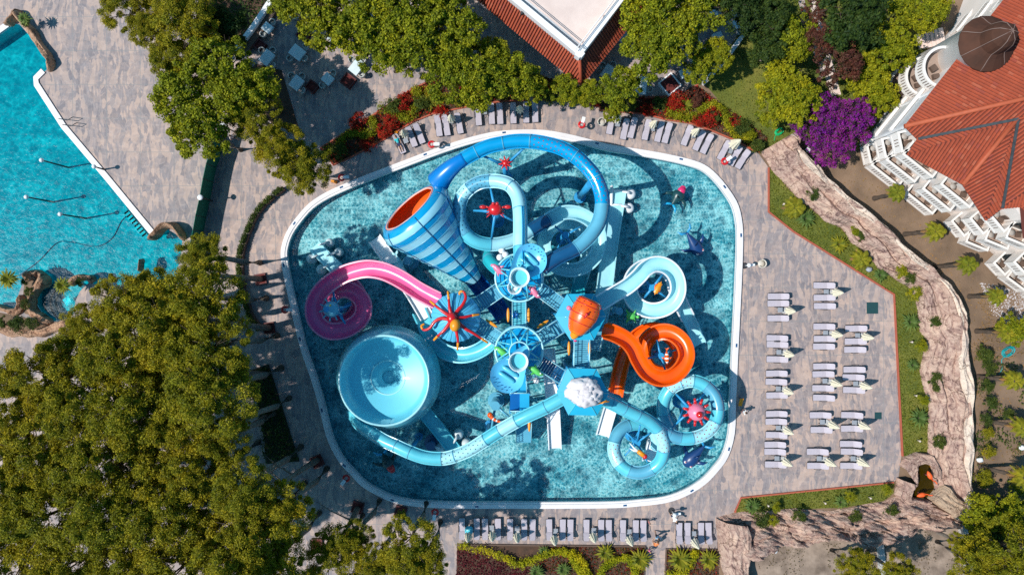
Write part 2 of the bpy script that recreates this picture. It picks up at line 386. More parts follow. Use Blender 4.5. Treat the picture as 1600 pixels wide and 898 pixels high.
# ------------------------------------------------------------------ ground, pools, paving
P1OUT = [(440,405),(441,385),(449,362),(464,340),(484,318),(510,301),(545,285),(580,271),(630,252),(680,233),(725,218),(765,208),(800,204),(850,204),(900,213),(950,226),(1000,234),(1040,241),(1075,249),(1100,258),(1120,274),(1140,299),(1153,322),(1159,350),(1160,380),(1158,440),(1155,500),(1152,560),(1149,630),(1147,676),(1137,712),(1120,736),(1100,756),(1072,773),(1040,784),(1000,789),(960,792),(880,793),(800,793),(720,793),(663,791),(630,787),(603,779),(568,760),(550,742),(530,720),(514,690),(505,660),(498,630),(486,590),(472,550),(464,520),(456,485),(446,440)]
p1 = [tuple(p) for p in smooth([Vector(q) for q in WP(P1OUT)], 3)]
p1in = offset_poly(p1, -0.60)
P2 = [(-200,175),(-60,95),(0,54),(22,38),(30,38),(80,93),(81,100),(72,110),(57,124),(56,130),(100,195),(170,278),(241,366),(262,358),(285,372),(283,400),(272,440),(200,472),(140,440),(125,455),(118,470),(115,490),(100,502),(85,502),(68,492),(57,475),(58,455),(70,447),(78,440),(72,430),(60,424),(50,424),(36,440),(28,462),(35,475),(25,487),(0,480),(-200,470)]
p2 = WP(P2)
PONDP = [(1427,724),(1453,727),(1457,757),(1447,776),(1416,776),(1418,759),(1429,756)]
pp = WP(PONDP)
big = [(-1500, -1500), (1500, -1500), (1500, 1500), (-1500, 1500)]
sheet('ground', big, -0.02, SOIL, [p1, p2])
PAV = WP([(-260,-160),(700,-160),(860,-100),(1190,-100),(1184,-20),(1180,24),(1168,45),(1150,70),(1128,100),(1098,131),(1060,150),(1085,190),(1150,220),(1185,240),(1201,262),(1201,330),(1240,362),(1397,460),(1402,560),(1410,700),(1404,745),(1396,753),(1158,777),(1148,800),(1121,808),(1121,857),(1041,856),(1037,960),(1004,960),(1008,852),(714,849),(712,960),(-260,960)])
sheet('paving', PAV, 0.004, DECK, [p1, p2])
# slide pool basin
sheet('slide_pool_floor', offset_poly(p1in, 0.02), -0.75, MOSAIC)
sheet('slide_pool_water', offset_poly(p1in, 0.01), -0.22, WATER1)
mb = MB(); n = len(p1); q1 = ccw(p1)
mb.add([(a[0], a[1], 0.22) for a in p1in] + [(a[0], a[1], -0.8) for a in p1in], [(i, (i + 1) % n, n + (i + 1) % n, n + i) for i in range(n)])
mb.build('slide_pool_wall', M('teal_wall_tile', (0.1, 0.33, 0.4), None, 3, 0.5), kind='structure')
mid = offset_poly(p1, -0.38)
mb = MB()
mb.add([(a[0], a[1], -0.05) for a in q1] + [(a[0], a[1], 0.22) for a in q1] + [(a[0], a[1], 0.24) for a in mid] + [(a[0], a[1], 0.18) for a in offset_poly(p1, -0.43)] + [(a[0], a[1], 0.16) for a in offset_poly(p1, -0.63)] + [(a[0], a[1], -0.1) for a in offset_poly(p1, -0.63)],
       [(k * n + i, k * n + (i + 1) % n, (k + 1) * n + (i + 1) % n, (k + 1) * n + i) for k in range(5) for i in range(n)])
pc = mb.build('pool_coping', COPING, label='white rounded coping ring around the slide pool', cat='pool coping')
for i in range(0, n, 9):
    mb = MB(); a = Vector(offset_poly(p1, -0.2)[i]); b = Vector(offset_poly(p1, -0.2)[(i + 1) % n]); d = b - a
    mb.box((a.x, a.y, 0.233), (0.34, 0.16, 0.01), math.atan2(d.y, d.x)); mb.build('depth_tile', NAVY, pc)
# swimming pool basin
sheet('swimming_pool_floor', offset_poly(p2, 0.02), -1.35, POOLFLOOR)
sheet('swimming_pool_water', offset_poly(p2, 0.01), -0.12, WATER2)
q2 = ccw(p2); n = len(q2)
mb = MB(); mb.add([(a[0], a[1], 0.0) for a in q2] + [(a[0], a[1], -1.4) for a in q2], [(i, (i + 1) % n, n + (i + 1) % n, n + i) for i in range(n)])
mb.build('swimming_pool_wall', M('pale_wall_tile', (0.45, 0.7, 0.74), None, 3, 0.5), kind='structure')
pc2 = thing('pool_coping', 'straight white coping of the turquoise swimming pool', 'pool coping', W(150, 240, 0))
for seg in ([(70,113),(59,124),(60,131),(102,196),(172,279),(242,364)], [(-200,172),(-60,92),(0,51),(14,41)]):
    mb = MB(); mb.sweep([W(x, y, 0.0) for x, y in seg], [(-0.1, -0.2), (0.42, -0.2), (0.42, 0.10), (0.25, 0.13), (-0.12, 0.12)] if seg[0][0] > 0 else [(-0.42, -0.2), (0.1, -0.2), (0.12, 0.12), (-0.25, 0.13), (-0.42, 0.1)], sm=False)
    mb.build('coping_run', COPING, pc2)
# underwater step tiles, drain plates
mb = MB()
for k in range(9):
    x, y = 196 + 32 * k / 8, 327 + 40 * k / 8; p = W(x, y)
    mb.box((p.x - .22, p.y - .1, -0.78), (0.55, 0.5, 0.9), R(-51))
mb.build('pool_step', WHITEP, label='row of white underwater steps beside the swimming pool edge', cat='pool steps')
for (x, y, s, l) in [(100, 470, 0.75, 'white square drain plate in the round whirlpool'), (262, 405, 0.85, 'white square drain plate under the rocky channel'), (88, 186, 0.5, 'pale underwater light fitting beside the pool ladder'), (118, 222, 0.4, 'small pale underwater fitting just below the pool ladder'), (180, 304, 0.4, 'small pale underwater fitting above the white steps'), (70, 165, 0.5, 'pale underwater tile near the rocky pool corner')]:
    p = W(x, y); mb = MB(); mb.box((p.x, p.y, -0.62), (s, s, 0.1), R(35)); mb.box((p.x, p.y, -0.55), (s * .8, s * .8, 0.06), R(35)); mb.build('drain_plate', WHITEP, label=l, cat='pool fitting')
mb = MB()
for k, r in enumerate((1.0, 1.35, 1.7)):
    p = W(97, 474); mb.lathe((p.x, p.y, -1.3 + k * 0.28), [(r, 0), (r + 0.34, 0), (r + 0.34, -0.3)], 40, sm=False)
mb.build('whirlpool_step', POOLFLOOR, label='curved underwater benches stepping round the whirlpool', cat='pool bench')
mb = MB(); mb.tube([W(x, y, -1.3) for x, y in [tuple(p) for p in smooth([Vector(q) for q in [(30,430),(60,408),(88,380),(110,378),(150,385),(175,372),(190,345),(205,332)]], 5, False)]], 0.04, 6)
mb.build('suction_hose', NAVY, label='thin dark cleaning hose lying on the swimming pool floor', cat='hose')
sheet('soil_bed', WP([(38,440),(52,428),(66,436),(58,456),(58,476),(68,495),(40,490),(30,480),(36,466)]), 0.03, SOIL); sheet('soil_bed', WP([(-30,482),(60,500),(104,504),(90,518),(-30,514)]), 0.03, SOIL)
# green lawns etc
LAWN_R = [(1201,262),(1216,276),(1230,294),(1252,314),(1268,328),(1288,344),(1312,356),(1340,385),(1372,418),(1400,438),(1418,448),(1432,468),(1434,500),(1438,520),(1448,530),(1442,548),(1437,580),(1442,606),(1450,624),(1449,706),(1412,712),(1402,560),(1397,460),(1240,362),(1201,332)]
sheet('lawn', WP(LAWN_R), 0.03, LAWN)
LAWN_B = [(1158,777),(1396,753),(1396,770),(1380,782),(1320,792),(1270,794),(1200,797),(1148,800)]
sheet('lawn', WP(LAWN_B), 0.03, LAWN)
LAWN_T = [(1098,128),(1150,60),(1210,-60),(1480,-60),(1470,40),(1400,150),(1340,235),(1240,212),(1190,240),(1170,210),(1130,165)]
sheet('lawn', WP(LAWN_T), 0.012, LAWN)
BED1 = [(500,232),(548,202),(592,174),(640,142),(700,112),(780,100),(900,135),(940,150),(1000,152),(1040,154),(1090,136),(1130,165),(1200,215),(1190,240),(1180,237),(1150,220),(1116,206),(1080,193),(1040,187),(1006,178),(938,172),(936,166),(900,158),(850,156),(780,160),(740,166),(676,178),(646,190),(596,220),(548,246),(520,258)]
BED2 = [(714,850),(1008,853),(1004,960),(713,960)]
BED3 = [(1041,857),(1120,858),(1128,960),(1036,960)]
BEDD = SOIL
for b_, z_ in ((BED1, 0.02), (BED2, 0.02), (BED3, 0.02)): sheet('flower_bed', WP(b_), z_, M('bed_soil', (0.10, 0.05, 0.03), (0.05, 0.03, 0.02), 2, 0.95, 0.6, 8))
sheet('dry_ground', WP([(1162,960),(1164,858),(1196,852),(1252,848),(1292,836),(1360,846),(1428,824),(1500,814),(1510,960)]), 0.02, DRYSOIL)
def kerb(pts, label, w=0.14, h=0.16, mat=None):
    mb = MB(); mb.sweep([W(x, y, h / 2) for x, y in pts], [(-w / 2, -h / 2), (w / 2, -h / 2), (w / 2, h / 2), (-w / 2, h / 2)], sm=False)
    return mb.build('kerb', mat or KERB, label=label, cat='kerb')
kerb([(1201,262),(1201,331),(1240,362),(1397,460),(1402,560),(1410,712)], 'long terracotta kerb between the sunbed deck and the right lawn')
kerb([(1148,800),(1158,777),(1396,753)], 'terracotta kerb along the narrow bottom lawn strip')
kerb([(520,258),(548,246),(596,220),(646,190),(676,178),(740,165),(780,159),(850,156),(900,158),(936,166),(938,172),(1006,178),(1040,187),(1080,193),(1116,206),(1150,220),(1180,237)], 'curved terracotta kerb behind the upper row of loungers')
kerb([(500,232),(548,202),(592,174),(640,142),(700,112)], 'terracotta kerb between flower bed and dining terrace')
kerb([(1098,128),(1060,150),(1006,153)], 'short terracotta kerb below the white dining planter')
kerb([(714,850),(1008,853),(1004,960)], 'dark kerb of the flower bed below the bottom loungers', mat=WOODB)
kerb([(1037,960),(1041,857),(1120,858)], 'dark kerb of the small palm bed near the rocks', mat=WOODB)
# path through the upper garden
sheet('path', WP([(1256,-40),(1270,30),(1282,95),(1298,150),(1314,148),(1300,95),(1283,30),(1268,-40)]), 0.03, TERRACE)
sheet('path', WP([(1236,-40),(1262,60),(1284,118),(1288,110),(1262,30),(1250,-40)]), 0.028, DECK)
# white curved low wall at the right edge of the dining terrace
def lowwall(pts, label, w, h, mat, name='low_wall'):
    mb = MB(); mb.sweep([W(x, y, h / 2) for x, y in pts], [(-w / 2, -h / 2), (w / 2, -h / 2), (w / 2, h / 2), (-w / 2, h / 2)], sm=False)
    return mb.build(name, mat, label=label, cat='wall')
lowwall([(1098,131),(1128,100),(1150,70),(1168,45),(1180,24),(1184,-20)], 'curved white low wall at the right edge of the terrace', 0.4, 0.6, WHITE)
lowwall([(371,80),(398,44),(422,8),(452,-36)], 'white low wall beside the shaded dining terrace', 0.45, 0.9, WHITE)
mb = MB(); mb.sweep([W(x, y, 0.25) for x, y in [(380,83),(407,48),(432,11),(462,-34)]], [(-0.35, -0.25), (0.35, -0.25), (0.35, 0.25), (-0.35, 0.25)], sm=False)
mb.build('terrace_bench', WOODB, label='long dark bench along the shaded terrace wall', cat='bench')
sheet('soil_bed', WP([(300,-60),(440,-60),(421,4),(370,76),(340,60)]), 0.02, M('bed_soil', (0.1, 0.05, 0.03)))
# pits and planted wedge under the pines
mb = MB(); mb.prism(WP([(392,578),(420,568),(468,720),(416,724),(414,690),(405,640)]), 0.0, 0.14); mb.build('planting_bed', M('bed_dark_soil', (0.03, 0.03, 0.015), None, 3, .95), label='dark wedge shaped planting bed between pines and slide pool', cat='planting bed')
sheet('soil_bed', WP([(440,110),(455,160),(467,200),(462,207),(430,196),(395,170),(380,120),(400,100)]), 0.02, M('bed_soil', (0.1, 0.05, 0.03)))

# ------------------------------------------------------------------ cast rock walls
def resamp(pts, n):
    P = [Vector(p) for p in pts]; L = [0]
    for a, b in zip(P, P[1:]): L.append(L[-1] + (b - a).length)
    out = []; j = 0
    for i in range(n):
        d = L[-1] * i / (n - 1)
        while j < len(P) - 2 and L[j + 1] < d: j += 1
        out.append(P[j].lerp(P[j + 1], (d - L[j]) / max(1e-6, L[j + 1] - L[j])))
    return out
def rock_loft(name, left, right, hfun, mat, label, nu=160, nv=34, seed=0, amp=0.35, cat='rock wall', lateral=0.25, px=True, ridges=3.2):
    A = resamp([W(*p) if px else p for p in left], nu); B = resamp([W(*p) if px else p for p in right], nu)
    L = sum((A[i + 1] - A[i]).length for i in range(nu - 1)); vs = []; uv = []
    for i in range(nu):
        u = L * i / (nu - 1)
        for j in range(nv):
            f = j / (nv - 1); p = A[i].lerp(B[i], f); w = (B[i] - A[i]).length
            h = hfun(i / (nu - 1), f)
            edge = min(1, 6 * min(f, 1 - f) + 0.05)
            st = noise.noise(Vector((u * 0.16, f * w * ridges * .5, seed)) ) ; st2 = noise.noise(Vector((u * 0.5, f * w * ridges, seed + 9)))
            b = noise.noise(Vector((u * 0.35, f * w * 0.5, seed + 3)))
            crack = -0.35 * max(0, 1 - abs(math.sin(u * 0.55 + 1.5 * noise.noise(Vector((u * .2, f * 2, seed))))) * 9)
            z = max(0.0, h * (1 + 0.3 * b)) + edge * amp * (0.9 * st + 0.7 * st2 + crack) if h > 0 else -0.15
            dl = lateral * noise.noise(Vector((u * 0.6, j * 0.05, seed + 5)))
            dirn = (B[i] - A[i]).normalized() if w > 0 else Vector((1, 0, 0))
            q = p + dirn * dl; vs.append((q.x, q.y, max(-0.15, z))); uv.append((u, f * w))
    fs = [(i * nv + j, (i + 1) * nv + j, (i + 1) * nv + j + 1, i * nv + j + 1) for i in range(nu - 1) for j in range(nv - 1)]
    mb = MB(); mb.add(vs, fs, 0, True); o = mb.build(name, mat, label=label, cat=cat, fix=False)
    lay = o.data.uv_layers.new(name='UVMap')
    idx = np.zeros(len(o.data.loops), dtype=np.int32); o.data.loops.foreach_get('vertex_index', idx)
    lay.data.foreach_set('uv', np.array(uv, dtype=np.float32)[idx].ravel())
    # make faces look up
    me = o.data
    if me.polygons[len(me.polygons) // 2].normal.z < 0: me.flip_normals()
    return o
def crest(u, f):   # low on the lawn side, climbing to a crest, dropping steeply at the far side
    if f < 0.02 or f > 0.995: return 0
    if f < 0.72: return 0.35 + 1.1 * (f / 0.72) ** 0.8
    if f < 0.94: return 1.95
    return 1.95 * (1 - (f - 0.94) / 0.06) + 0.01
RL = [(1188,238),(1202,260),(1216,276),(1230,294),(1252,314),(1268,328),(1288,344),(1312,356),(1330,378),(1356,396),(1372,418),(1400,438),(1418,448),(1432,468),(1434,500),(1436,518),(1448,532),(1442,550),(1437,580),(1440,606),(1450,624),(1449,680),(1449,720),(1458,762),(1452,800)]
RR = [(1232,212),(1244,216),(1236,236),(1256,256),(1285,286),(1313,312),(1342,334),(1370,358),(1396,384),(1422,406),(1445,424),(1468,444),(1480,460),(1493,492),(1494,530),(1498,560),(1497,600),(1500,640),(1500,680),(1501,710),(1503,740),(1504,790),(1503,812)]
rock_loft('rock_wall', RL, RR, crest, ROCK, 'long pinkish rock wall curving between lawn and hotel garden', nu=300, nv=44, seed=1, amp=.5)
WALLR = bpy.data.objects['rock_wall']
_A = resamp([Vector(p) for p in RL], 90); _B = resamp([Vector(p) for p in RR], 90)
CR = rock_loft('crest_band', [tuple(a.lerp(b, .76 + .04 * math.sin(i * .5))) for i, (a, b) in enumerate(zip(_A, _B))], [tuple(a.lerp(b, .965)) for a, b in zip(_A, _B)], lambda u, f: 0 if f < .04 or f > .96 else 2.15, mk_rock('pale_crest_rock', (0.62, 0.50, 0.41), (0.74, 0.62, 0.51), (0.42, 0.3, 0.25), (.5, 1.2, 1)), 'x', nu=300, nv=14, seed=77, amp=.35)
CR.parent = WALLR; CR.location = CR.location - WALLR.location; del CR['label']; del CR['category']
rock_loft('rock_wall', [(1118,808),(1140,802),(1160,798),(1198,797),(1240,792),(1270,796),(1320,794),(1350,788),(1388,778),(1416,774),(1450,778)],
          [(1162,866),(1180,858),(1194,852),(1210,845),(1252,846),(1270,836),(1292,834),(1350,845),(1394,836),(1428,822),(1500,812)],
          lambda u, f: 0 if f < 0.02 or f > .99 else (0.5 + 1.9 * math.floor(min(.92, f) * 5 + 1.1 * math.sin(u * 23) * .5 + .5 * math.sin(u * 61)) / 5 if f < .95 else 1.5 * (1 - f) / .05), ROCK, 'terraced pinkish rock wall below the bottom lawn strip', nu=260, nv=70, seed=21, amp=.7, ridges=1.9)
rock_loft('rock_wall', [(1118,808),(1120,835),(1122,858),(1130,900),(1134,960)], [(1160,812),(1166,850),(1163,880),(1162,900),(1164,960)],
          lambda u, f: 0 if f < 0.03 or f > .98 else 1.9 * math.sin(min(1, f * 1.15) * 2.2) ** .6, ROCK, 'upright pale rock wall beside the palm flower bed', nu=70, nv=30, seed=33)
rock_loft('rock_rim', [(1404,726),(1410,712),(1430,706),(1450,708),(1462,730)], [(1427,756),(1427,726),(1440,724),(1452,727),(1457,757)], lambda u, f: 0 if f < .03 or f > .97 else 0.9, ROCK, 'upper rock rim of the small green pond', nu=60, nv=16, seed=40, amp=.3)
rock_loft('rock_rim', [(1400,745),(1396,770),(1410,786),(1440,790)], [(1427,754),(1417,760),(1416,776),(1447,777)], lambda u, f: 0 if f < .03 or f > .97 else 1.0, ROCK, 'rounded rock rim at the left foot of the pond', nu=50, nv=16, seed=41, amp=.3)
rock_loft('rock_slab', [(1446,776),(1462,790),(1478,804)], [(1466,752),(1482,768),(1500,784)], lambda u, f: 0 if f < .03 or f > .97 or u < .02 or u > .98 else 1.9, mk_rock('tan_slab', (0.46, 0.33, 0.23), (0.56, 0.42, 0.3), (0.22, 0.13, 0.09)), 'tilted squarish tan rock slab right of the pond', nu=40, nv=24, seed=50, amp=.35, cat='rock')
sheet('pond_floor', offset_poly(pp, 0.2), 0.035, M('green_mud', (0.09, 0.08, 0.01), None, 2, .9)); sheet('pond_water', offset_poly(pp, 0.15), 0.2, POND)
# brown rocks along the swimming pool
def strip(label, pts, w, h, seed, name='pool_rock'):
    path = smooth([Vector(p) for p in pts], 5, False); L = []; Rr = []
    for i, p in enumerate(path):
        t = (path[min(i + 1, len(path) - 1)] - path[max(i - 1, 0)]).normalized(); nn = Vector((-t.y, t.x))
        ww = w * (1 + 0.3 * noise.noise(Vector((i * .4, seed, 0)))); ww *= min(1, 0.35 + min(i, len(path) - 1 - i) * 0.35)
        L.append(tuple(p + nn * ww / 2)); Rr.append(tuple(p - nn * ww / 2))
    return rock_loft(name, L, Rr, lambda u, f: 0 if f < .04 or f > .96 else h * (math.sin(f * math.pi) ** .5) * min(1, .3 + 8 * min(u, 1 - u)), ROCKBROWN, label, nu=max(40, int(len(path) * 3)), nv=16, seed=seed, amp=.45, cat='rock', lateral=.35)
strip('brown rock edging with a plant at the upper pool corner', [(10,40),(26,28),(33,22),(45,42),(62,68),(80,92),(84,100),(78,113)], 11, 0.9, 3)
strip('arched brown rock bridge at the end of the white coping', [(236,375),(242,364),(260,354),(278,360),(290,374)], 12, 1.0, 4)
strip('small brown rock tongue rising out of the turquoise water', [(219,424),(221,414),(224,404)], 8, 0.8, 5)
strip('crescent brown rocks left of the whirlpool', [(40,438),(50,428),(62,430),(72,442),(60,450),(52,466),(54,484),(66,496),(84,506)], 13, 0.9, 6)
strip('brown rock curl beside the open pool water', [(32,462),(38,474),(28,487),(6,482),(-30,478)], 10, 0.8, 7)
strip('brown rock island under a small palm above the whirlpool', [(112,446),(124,436),(140,434),(148,440)], 12, 0.7, 8)
strip('low brown rocks around the bottom of the whirlpool', [(-20,500),(10,515),(45,520),(75,516),(100,508),(118,498)], 16, 0.7, 9)
# ------------------------------------------------------------------ water slide complex
def tube_slide(T, pts, r, secs, n=6):
    """closed tube: secs = [(i0, i1, mat, dots)] over control point indices"""
    path = path3(pts, n)
    for (i0, i1, mat, dots) in secs:
        a, b = i0 * n, i1 * n; seg = path[a:b + 1]
        mb = MB(); prof = [(x, y) for x, y in arc(0, 360, 21, r)[:-1]]
        mb.sweep(seg, prof, 0, caps=False)
        inner = [(x, y) for x, y in arc(0, 360, 21, r * 0.93)[:-1]]; mb.sweep(seg, inner, 0, caps=False)
        # side seam flanges along the tube
        for sgn in (-1, 1): mb.sweep(seg, [(sgn * r * 1.0, -0.03), (sgn * (r + 0.09), -0.03), (sgn * (r + 0.09), 0.03), (sgn * r * 1.0, 0.03)], 0, sm=False)
        mats = [mat, DOT]
        if dots:
            mats[1] = dots; L = 0; nxt = 0.3; k = 0
            for i in range(len(seg) - 1):
                d = (seg[i + 1] - seg[i]).length
                while nxt <= L + d:
                    p = seg[i].lerp(seg[i + 1], (nxt - L) / d); t = seg[i + 1] - seg[i]; s_, u_ = perp(t)
                    if u_.z < 0: s_, u_ = -s_, -u_
                    for an in ((-38, 8, 52) if k % 2 else (-60, -15, 30)):
                        nv = s_ * math.sin(R(an)) + u_ * math.cos(R(an)); e1 = t.normalized(); e2 = nv.cross(e1)
                        c = p + nv * (r * 1.012); mb.add([c + e1 * (0.055 * math.cos(q * math.pi / 3)) + e2 * (0.055 * math.sin(q * math.pi / 3)) for q in range(6)], [tuple(range(6))], 1)
                    nxt += 0.36; k += 1
                L += d
        mb.build('tube_section', mats, T, fix=False)
    for i in sorted({s[0] for s in secs} | {s[1] for s in secs}):
        mb = MB(); k = min(max(i * n, 1), len(path) - 2); t = (path[k + 1] - path[k - 1]).normalized()
        mb.sweep([path[k] - t * 0.035, path[k] + t * 0.035], arc(0, 360, 25, r * 1.09)[:-1], 0, sm=False); mb.build('joint_flange', STEEL, T)
    return path
def flume(T, pts, r, mat, name='flume', n=6, a=98, rim=None, under=None, flat=1.0):
    path = path3(pts, n)
    o = arc(-90 - a, -90 + a, 17, r); i_ = arc(-90 - a, -90 + a, 17, r - 0.06)[::-1]
    prof = [(x, y * flat) for x, y in o] + [(x, y * flat + (0.03 if flat != 1 else 0)) for x, y in i_]
    MB().sweep(path, prof, 0).build(name, mat, T, fix=False)
    mb = MB()
    for sgn in (0, -1):
        ex, ey = o[sgn]; ey *= flat
        s = 1 if ex > 0 else -1
        mb.sweep(path, [(ex + s * -0.05, ey), (ex + s * 0.09, ey), (ex + s * 0.09, ey + 0.06), (ex - s * 0.05, ey + 0.06)], 0, sm=False)
    mb.build('rim', rim or mat, T, fix=False)
    if len(path) > 12:
        for k in range(6, len(path) - 3, 9):
            mb = MB(); t = (path[k + 1] - path[k - 1]).normalized(); mb.sweep([path[k] - t * 0.03, path[k] + t * 0.03], [(x, y * flat) for x, y in arc(-90 - a, -90 + a, 17, r + 0.07)] + [(x, y * flat) for x, y in arc(-90 - a, -90 + a, 17, r + 0.005)[::-1]], 0, sm=False); mb.build('joint_flange', rim or mat, T, fix=False)
    return path
def ramp(T, pts, w, mat, name='runout', wall=0.3):
    path = path3(pts, 2)
    h = w / 2
    MB().sweep(path, [(-h, wall), (-h, -0.08), (h, -0.08), (h, wall), (h - 0.09, wall), (h - 0.13, 0), (-h + 0.13, 0), (-h + 0.09, wall)], 0, sm=False).build(name, mat, T, fix=False)
def mast(T, x, y, z, arms=(), r=0.3, mat=None, armr=0.11, az=None):
    """column standing in the pool under point (x,y,z), arms to survey points (x,y,z)"""
    p = W(x, y, z); mb = MB(); mb.tube([(p.x, p.y, -0.75), (p.x, p.y, z)], r, 16); mb.tube([(p.x, p.y, -0.3), (p.x, p.y, -0.1)], r * 1.9, 16); mb.tube([(p.x, p.y, -0.1), (p.x, p.y, 0.1)], r * 1.5, 16)
    mb.build('mast', mat or MASTB, T)
    for a in arms:
        q = W(*a); mb = MB(); c0 = Vector((p.x, p.y, z - 0.25)); mb.tube([c0, q], [armr * 1.2, armr * 0.8], 8)
        lowc = Vector((p.x, p.y, max(0.5, min(z, q.z) - 1.6))); mb.tube([lowc, c0.lerp(q, 0.72)], [armr * .7, armr * .6], 6); mb.build('arm', mat or MASTB, T)
def spray(pts): pass

# --- 1 bright blue tube with portholes
T = thing('tube_slide', 'long bright blue enclosed tube slide sweeping over the top of the pool', 'water slide', W(905, 300, 0))
P = [(846,420,9.4),(872,402,9.35),(900,388,9.3),(922,368,9.2),(936,346,9.1),(941,320,9.0),(939,300,8.95),(930,278,8.9),(917,261,8.8),(898,244,8.75),(875,231,8.7),(850,224,8.6),(828,221,8.5),(806,221,8.4),(786,224,8.3),(764,229,8.2),(744,238,8.1),(726,248,8.0),(708,260,7.8),(694,273,7.35),(685,284,6.8)]
tube_slide(T, P, 0.52, [(0,2,NAVY,None),(2,5,STEEL,None),(5,7,BRIGHT,DOTR),(7,9,BRIGHT,DOTR),(9,12,BRIGHT,DOTR),(12,14,BRIGHT,None),(14,16,BRIGHT,None),(16,18,BRIGHT,None)])
pa = path3(P, 6); MB().sweep(pa[17 * 6:], arc(0, 360, 21, 0.53)[:-1], 0, scale=[1 + 0.95 * i / (len(pa) - 102) for i in range(len(pa) - 102)]).build('mouth_cone', M('royal_blue_gelcoat', (0.0, 0.19, 0.58), None, 1, .3, coat=.3), T)
mast(T, 790, 257, 6.9, [(745,240,7.7),(826,225,8.0)], 0.3)
mast(T, 922, 287, 8.4, [(931,280,8.6)], 0.3)
S_ = thing('starfish_figure', 'red spiky starfish figure on a mast below the bright blue tube', 'figure', W(790, 255, 6.9))
mb = MB(); c = W(790, 255, 7.15); mb.ball(c, (0.3, 0.3, 0.22))
mb.build('body', RED, S_)
for k in range(8):
    a = k * math.pi / 4 + .2; mb = MB(); mb.tube([c, c + Vector((math.cos(a) * .62, math.sin(a) * .62, 0.12))], [0.15, 0.03], 6); mb.build('arm', RED, S_)

# --- 2 pale cyan tube ring with the open lower loop
T = thing('spiral_slide', 'pale cyan tube spiral around the red crab, ending in an open lower loop', 'water slide', W(768, 330, 0))
P = [(814,415,9.6),(813,385,9.3),(813,350,9.0),(812,325,8.8),(808,305,8.5),(797,290,8.3),(782,284,8.1),(765,283,7.9),(748,286,7.7),(733,295,7.5),(722,308,7.3),(717,325,7.1),(718,345,6.9),(727,364,6.7),(743,377,6.5),(766,382,6.2),(790,379,6.0),(812,371,5.8),(828,361,5.6),(842,352,5.4),(858,343,5.1)]
tube_slide(T, P, 0.5, [(0,1,CYAN,None),(1,3,PALE,None),(3,5,PALE,None),(5,7,PALE,None),(7,9,STEEL,DOT),(9,10,PALE,DOT),(10,13,STEEL,DOT),(13,15,CYAN,None),(15,17,PALE,None),(17,18,PALE,None),(18,20,NAVY,None)])
mb = MB(); pa = path3(P[:4], 8)
mb.sweep(pa, [(0.10, .42), (0.16, .62), (0.22, .42)], 0, sm=False); mb.sweep(pa, [(0.26, .36), (0.32, .56), (0.38, .30)], 0, sm=False); mb.build('top_rail', SKYB, T)
flume(T, [(856,344,5.1),(875,334,4.9),(893,332,4.7),(910,337,4.5),(925,347,4.3),(934,362,4.1),(936,380,3.9),(930,400,3.7),(915,415,3.5),(895,422,3.2),(873,418,2.9),(858,407,2.6),(850,390,2.3),(851,372,2.1),(862,356,1.9),(880,348,1.7),(900,352,1.5),(914,370,1.3),(918,392,1.0),(914,415,0.7),(905,445,0.5)], 0.56, PALE)
ramp(T, [(907,430,0.45),(900,470,0.3),(893,490,0.25)], 1.3, TURQ)
mast(T, 774, 330, 8.0, [(766,292,7.6),(740,329,6.9),(768,372,6.2),(802,345,7.6)], 0.35)
mast(T, 884, 367, 4.6, [(867,353,4.4),(909,353,4.2),(871,388,3.8),(905,400,3.5)], 0.3, armr=.1)
def crab(x, y, z, label, s=1.0):
    C_ = thing('crab_figure', label, 'figure', W(x, y, z)); c = W(x, y, z + 0.35)
    mb = MB(); mb.ball(c, (0.58 * s, 0.52 * s, 0.42 * s), 18, 12); mb.build('body', RED, C_)
    for sx in (-1, 1):
        mb = MB(); mb.tube([c + Vector((sx * .45, .1, 0)), c + Vector((sx * .8, .22, 0.05))], 0.09, 8); mb.ball(c + Vector((sx * 1.02, .18, .08)), (0.3, .17, .15)); mb.build('claw', RED, C_)
        mb = MB(); mb.ball(c + Vector((sx * .16, .42, .32)), 0.15); mb.build('eye', RED, C_)
    for k in range(6):
        sx = -1 if k < 3 else 1; a = (-.1, -.35, -.6)[k % 3]; mb = MB(); mb.tube([c + Vector((sx * .4, a * .6, -.1)), c + Vector((sx * .68, a, -.15)), c + Vector((sx * .75, a * 1.1, -.4))], [.06, .05, .02], 6); mb.build('leg', RED, C_)
crab(774, 327, 8.0, 'round red crab figure in the middle of the cyan tube ring')

# --- 3 white open spiral on the right
T = thing('spiral_slide', 'white open spiral slide right of the east tower', 'water slide', W(1021, 449, 0))
flume(T, [(926,480,7.6),(942,470,7.45),(960,459,7.3),(980,447,7.1),(997,432,6.95),(1008,420,6.8),(1022,413,6.6),(1038,415,6.4),(1051,425,6.2),(1058,440,6.0),(1058,458,5.8),(1049,474,5.6),(1034,483,5.4),(1016,485,5.2),(999,479,5.0),(987,465,4.8),(984,446,4.6),(991,428,4.3),(1006,417,4.0),(1024,415,3.7),(1040,421,3.4),(1050,434,3.1),(1055,450,2.7),(1060,466,2.2),(1067,482,1.6),(1074,496,1.1)], 0.62, PALE, rim=WHITEP)
ramp(T, [(1068,484,0.9),(1080,508,0.5),(1093,538,0.2)], 1.25, PALE)
mast(T, 1021, 449, 5.6, [(1004,435,5.6),(1036,428,5.3),(1004,468,4.6),(1040,464,5.3)], 0.28, armr=.11)
Q = thing('shell_figure', 'small amber scallop shell on the mast of the white spiral', 'figure', W(1028, 450, 5.7)); c = W(1028, 450, 5.85)
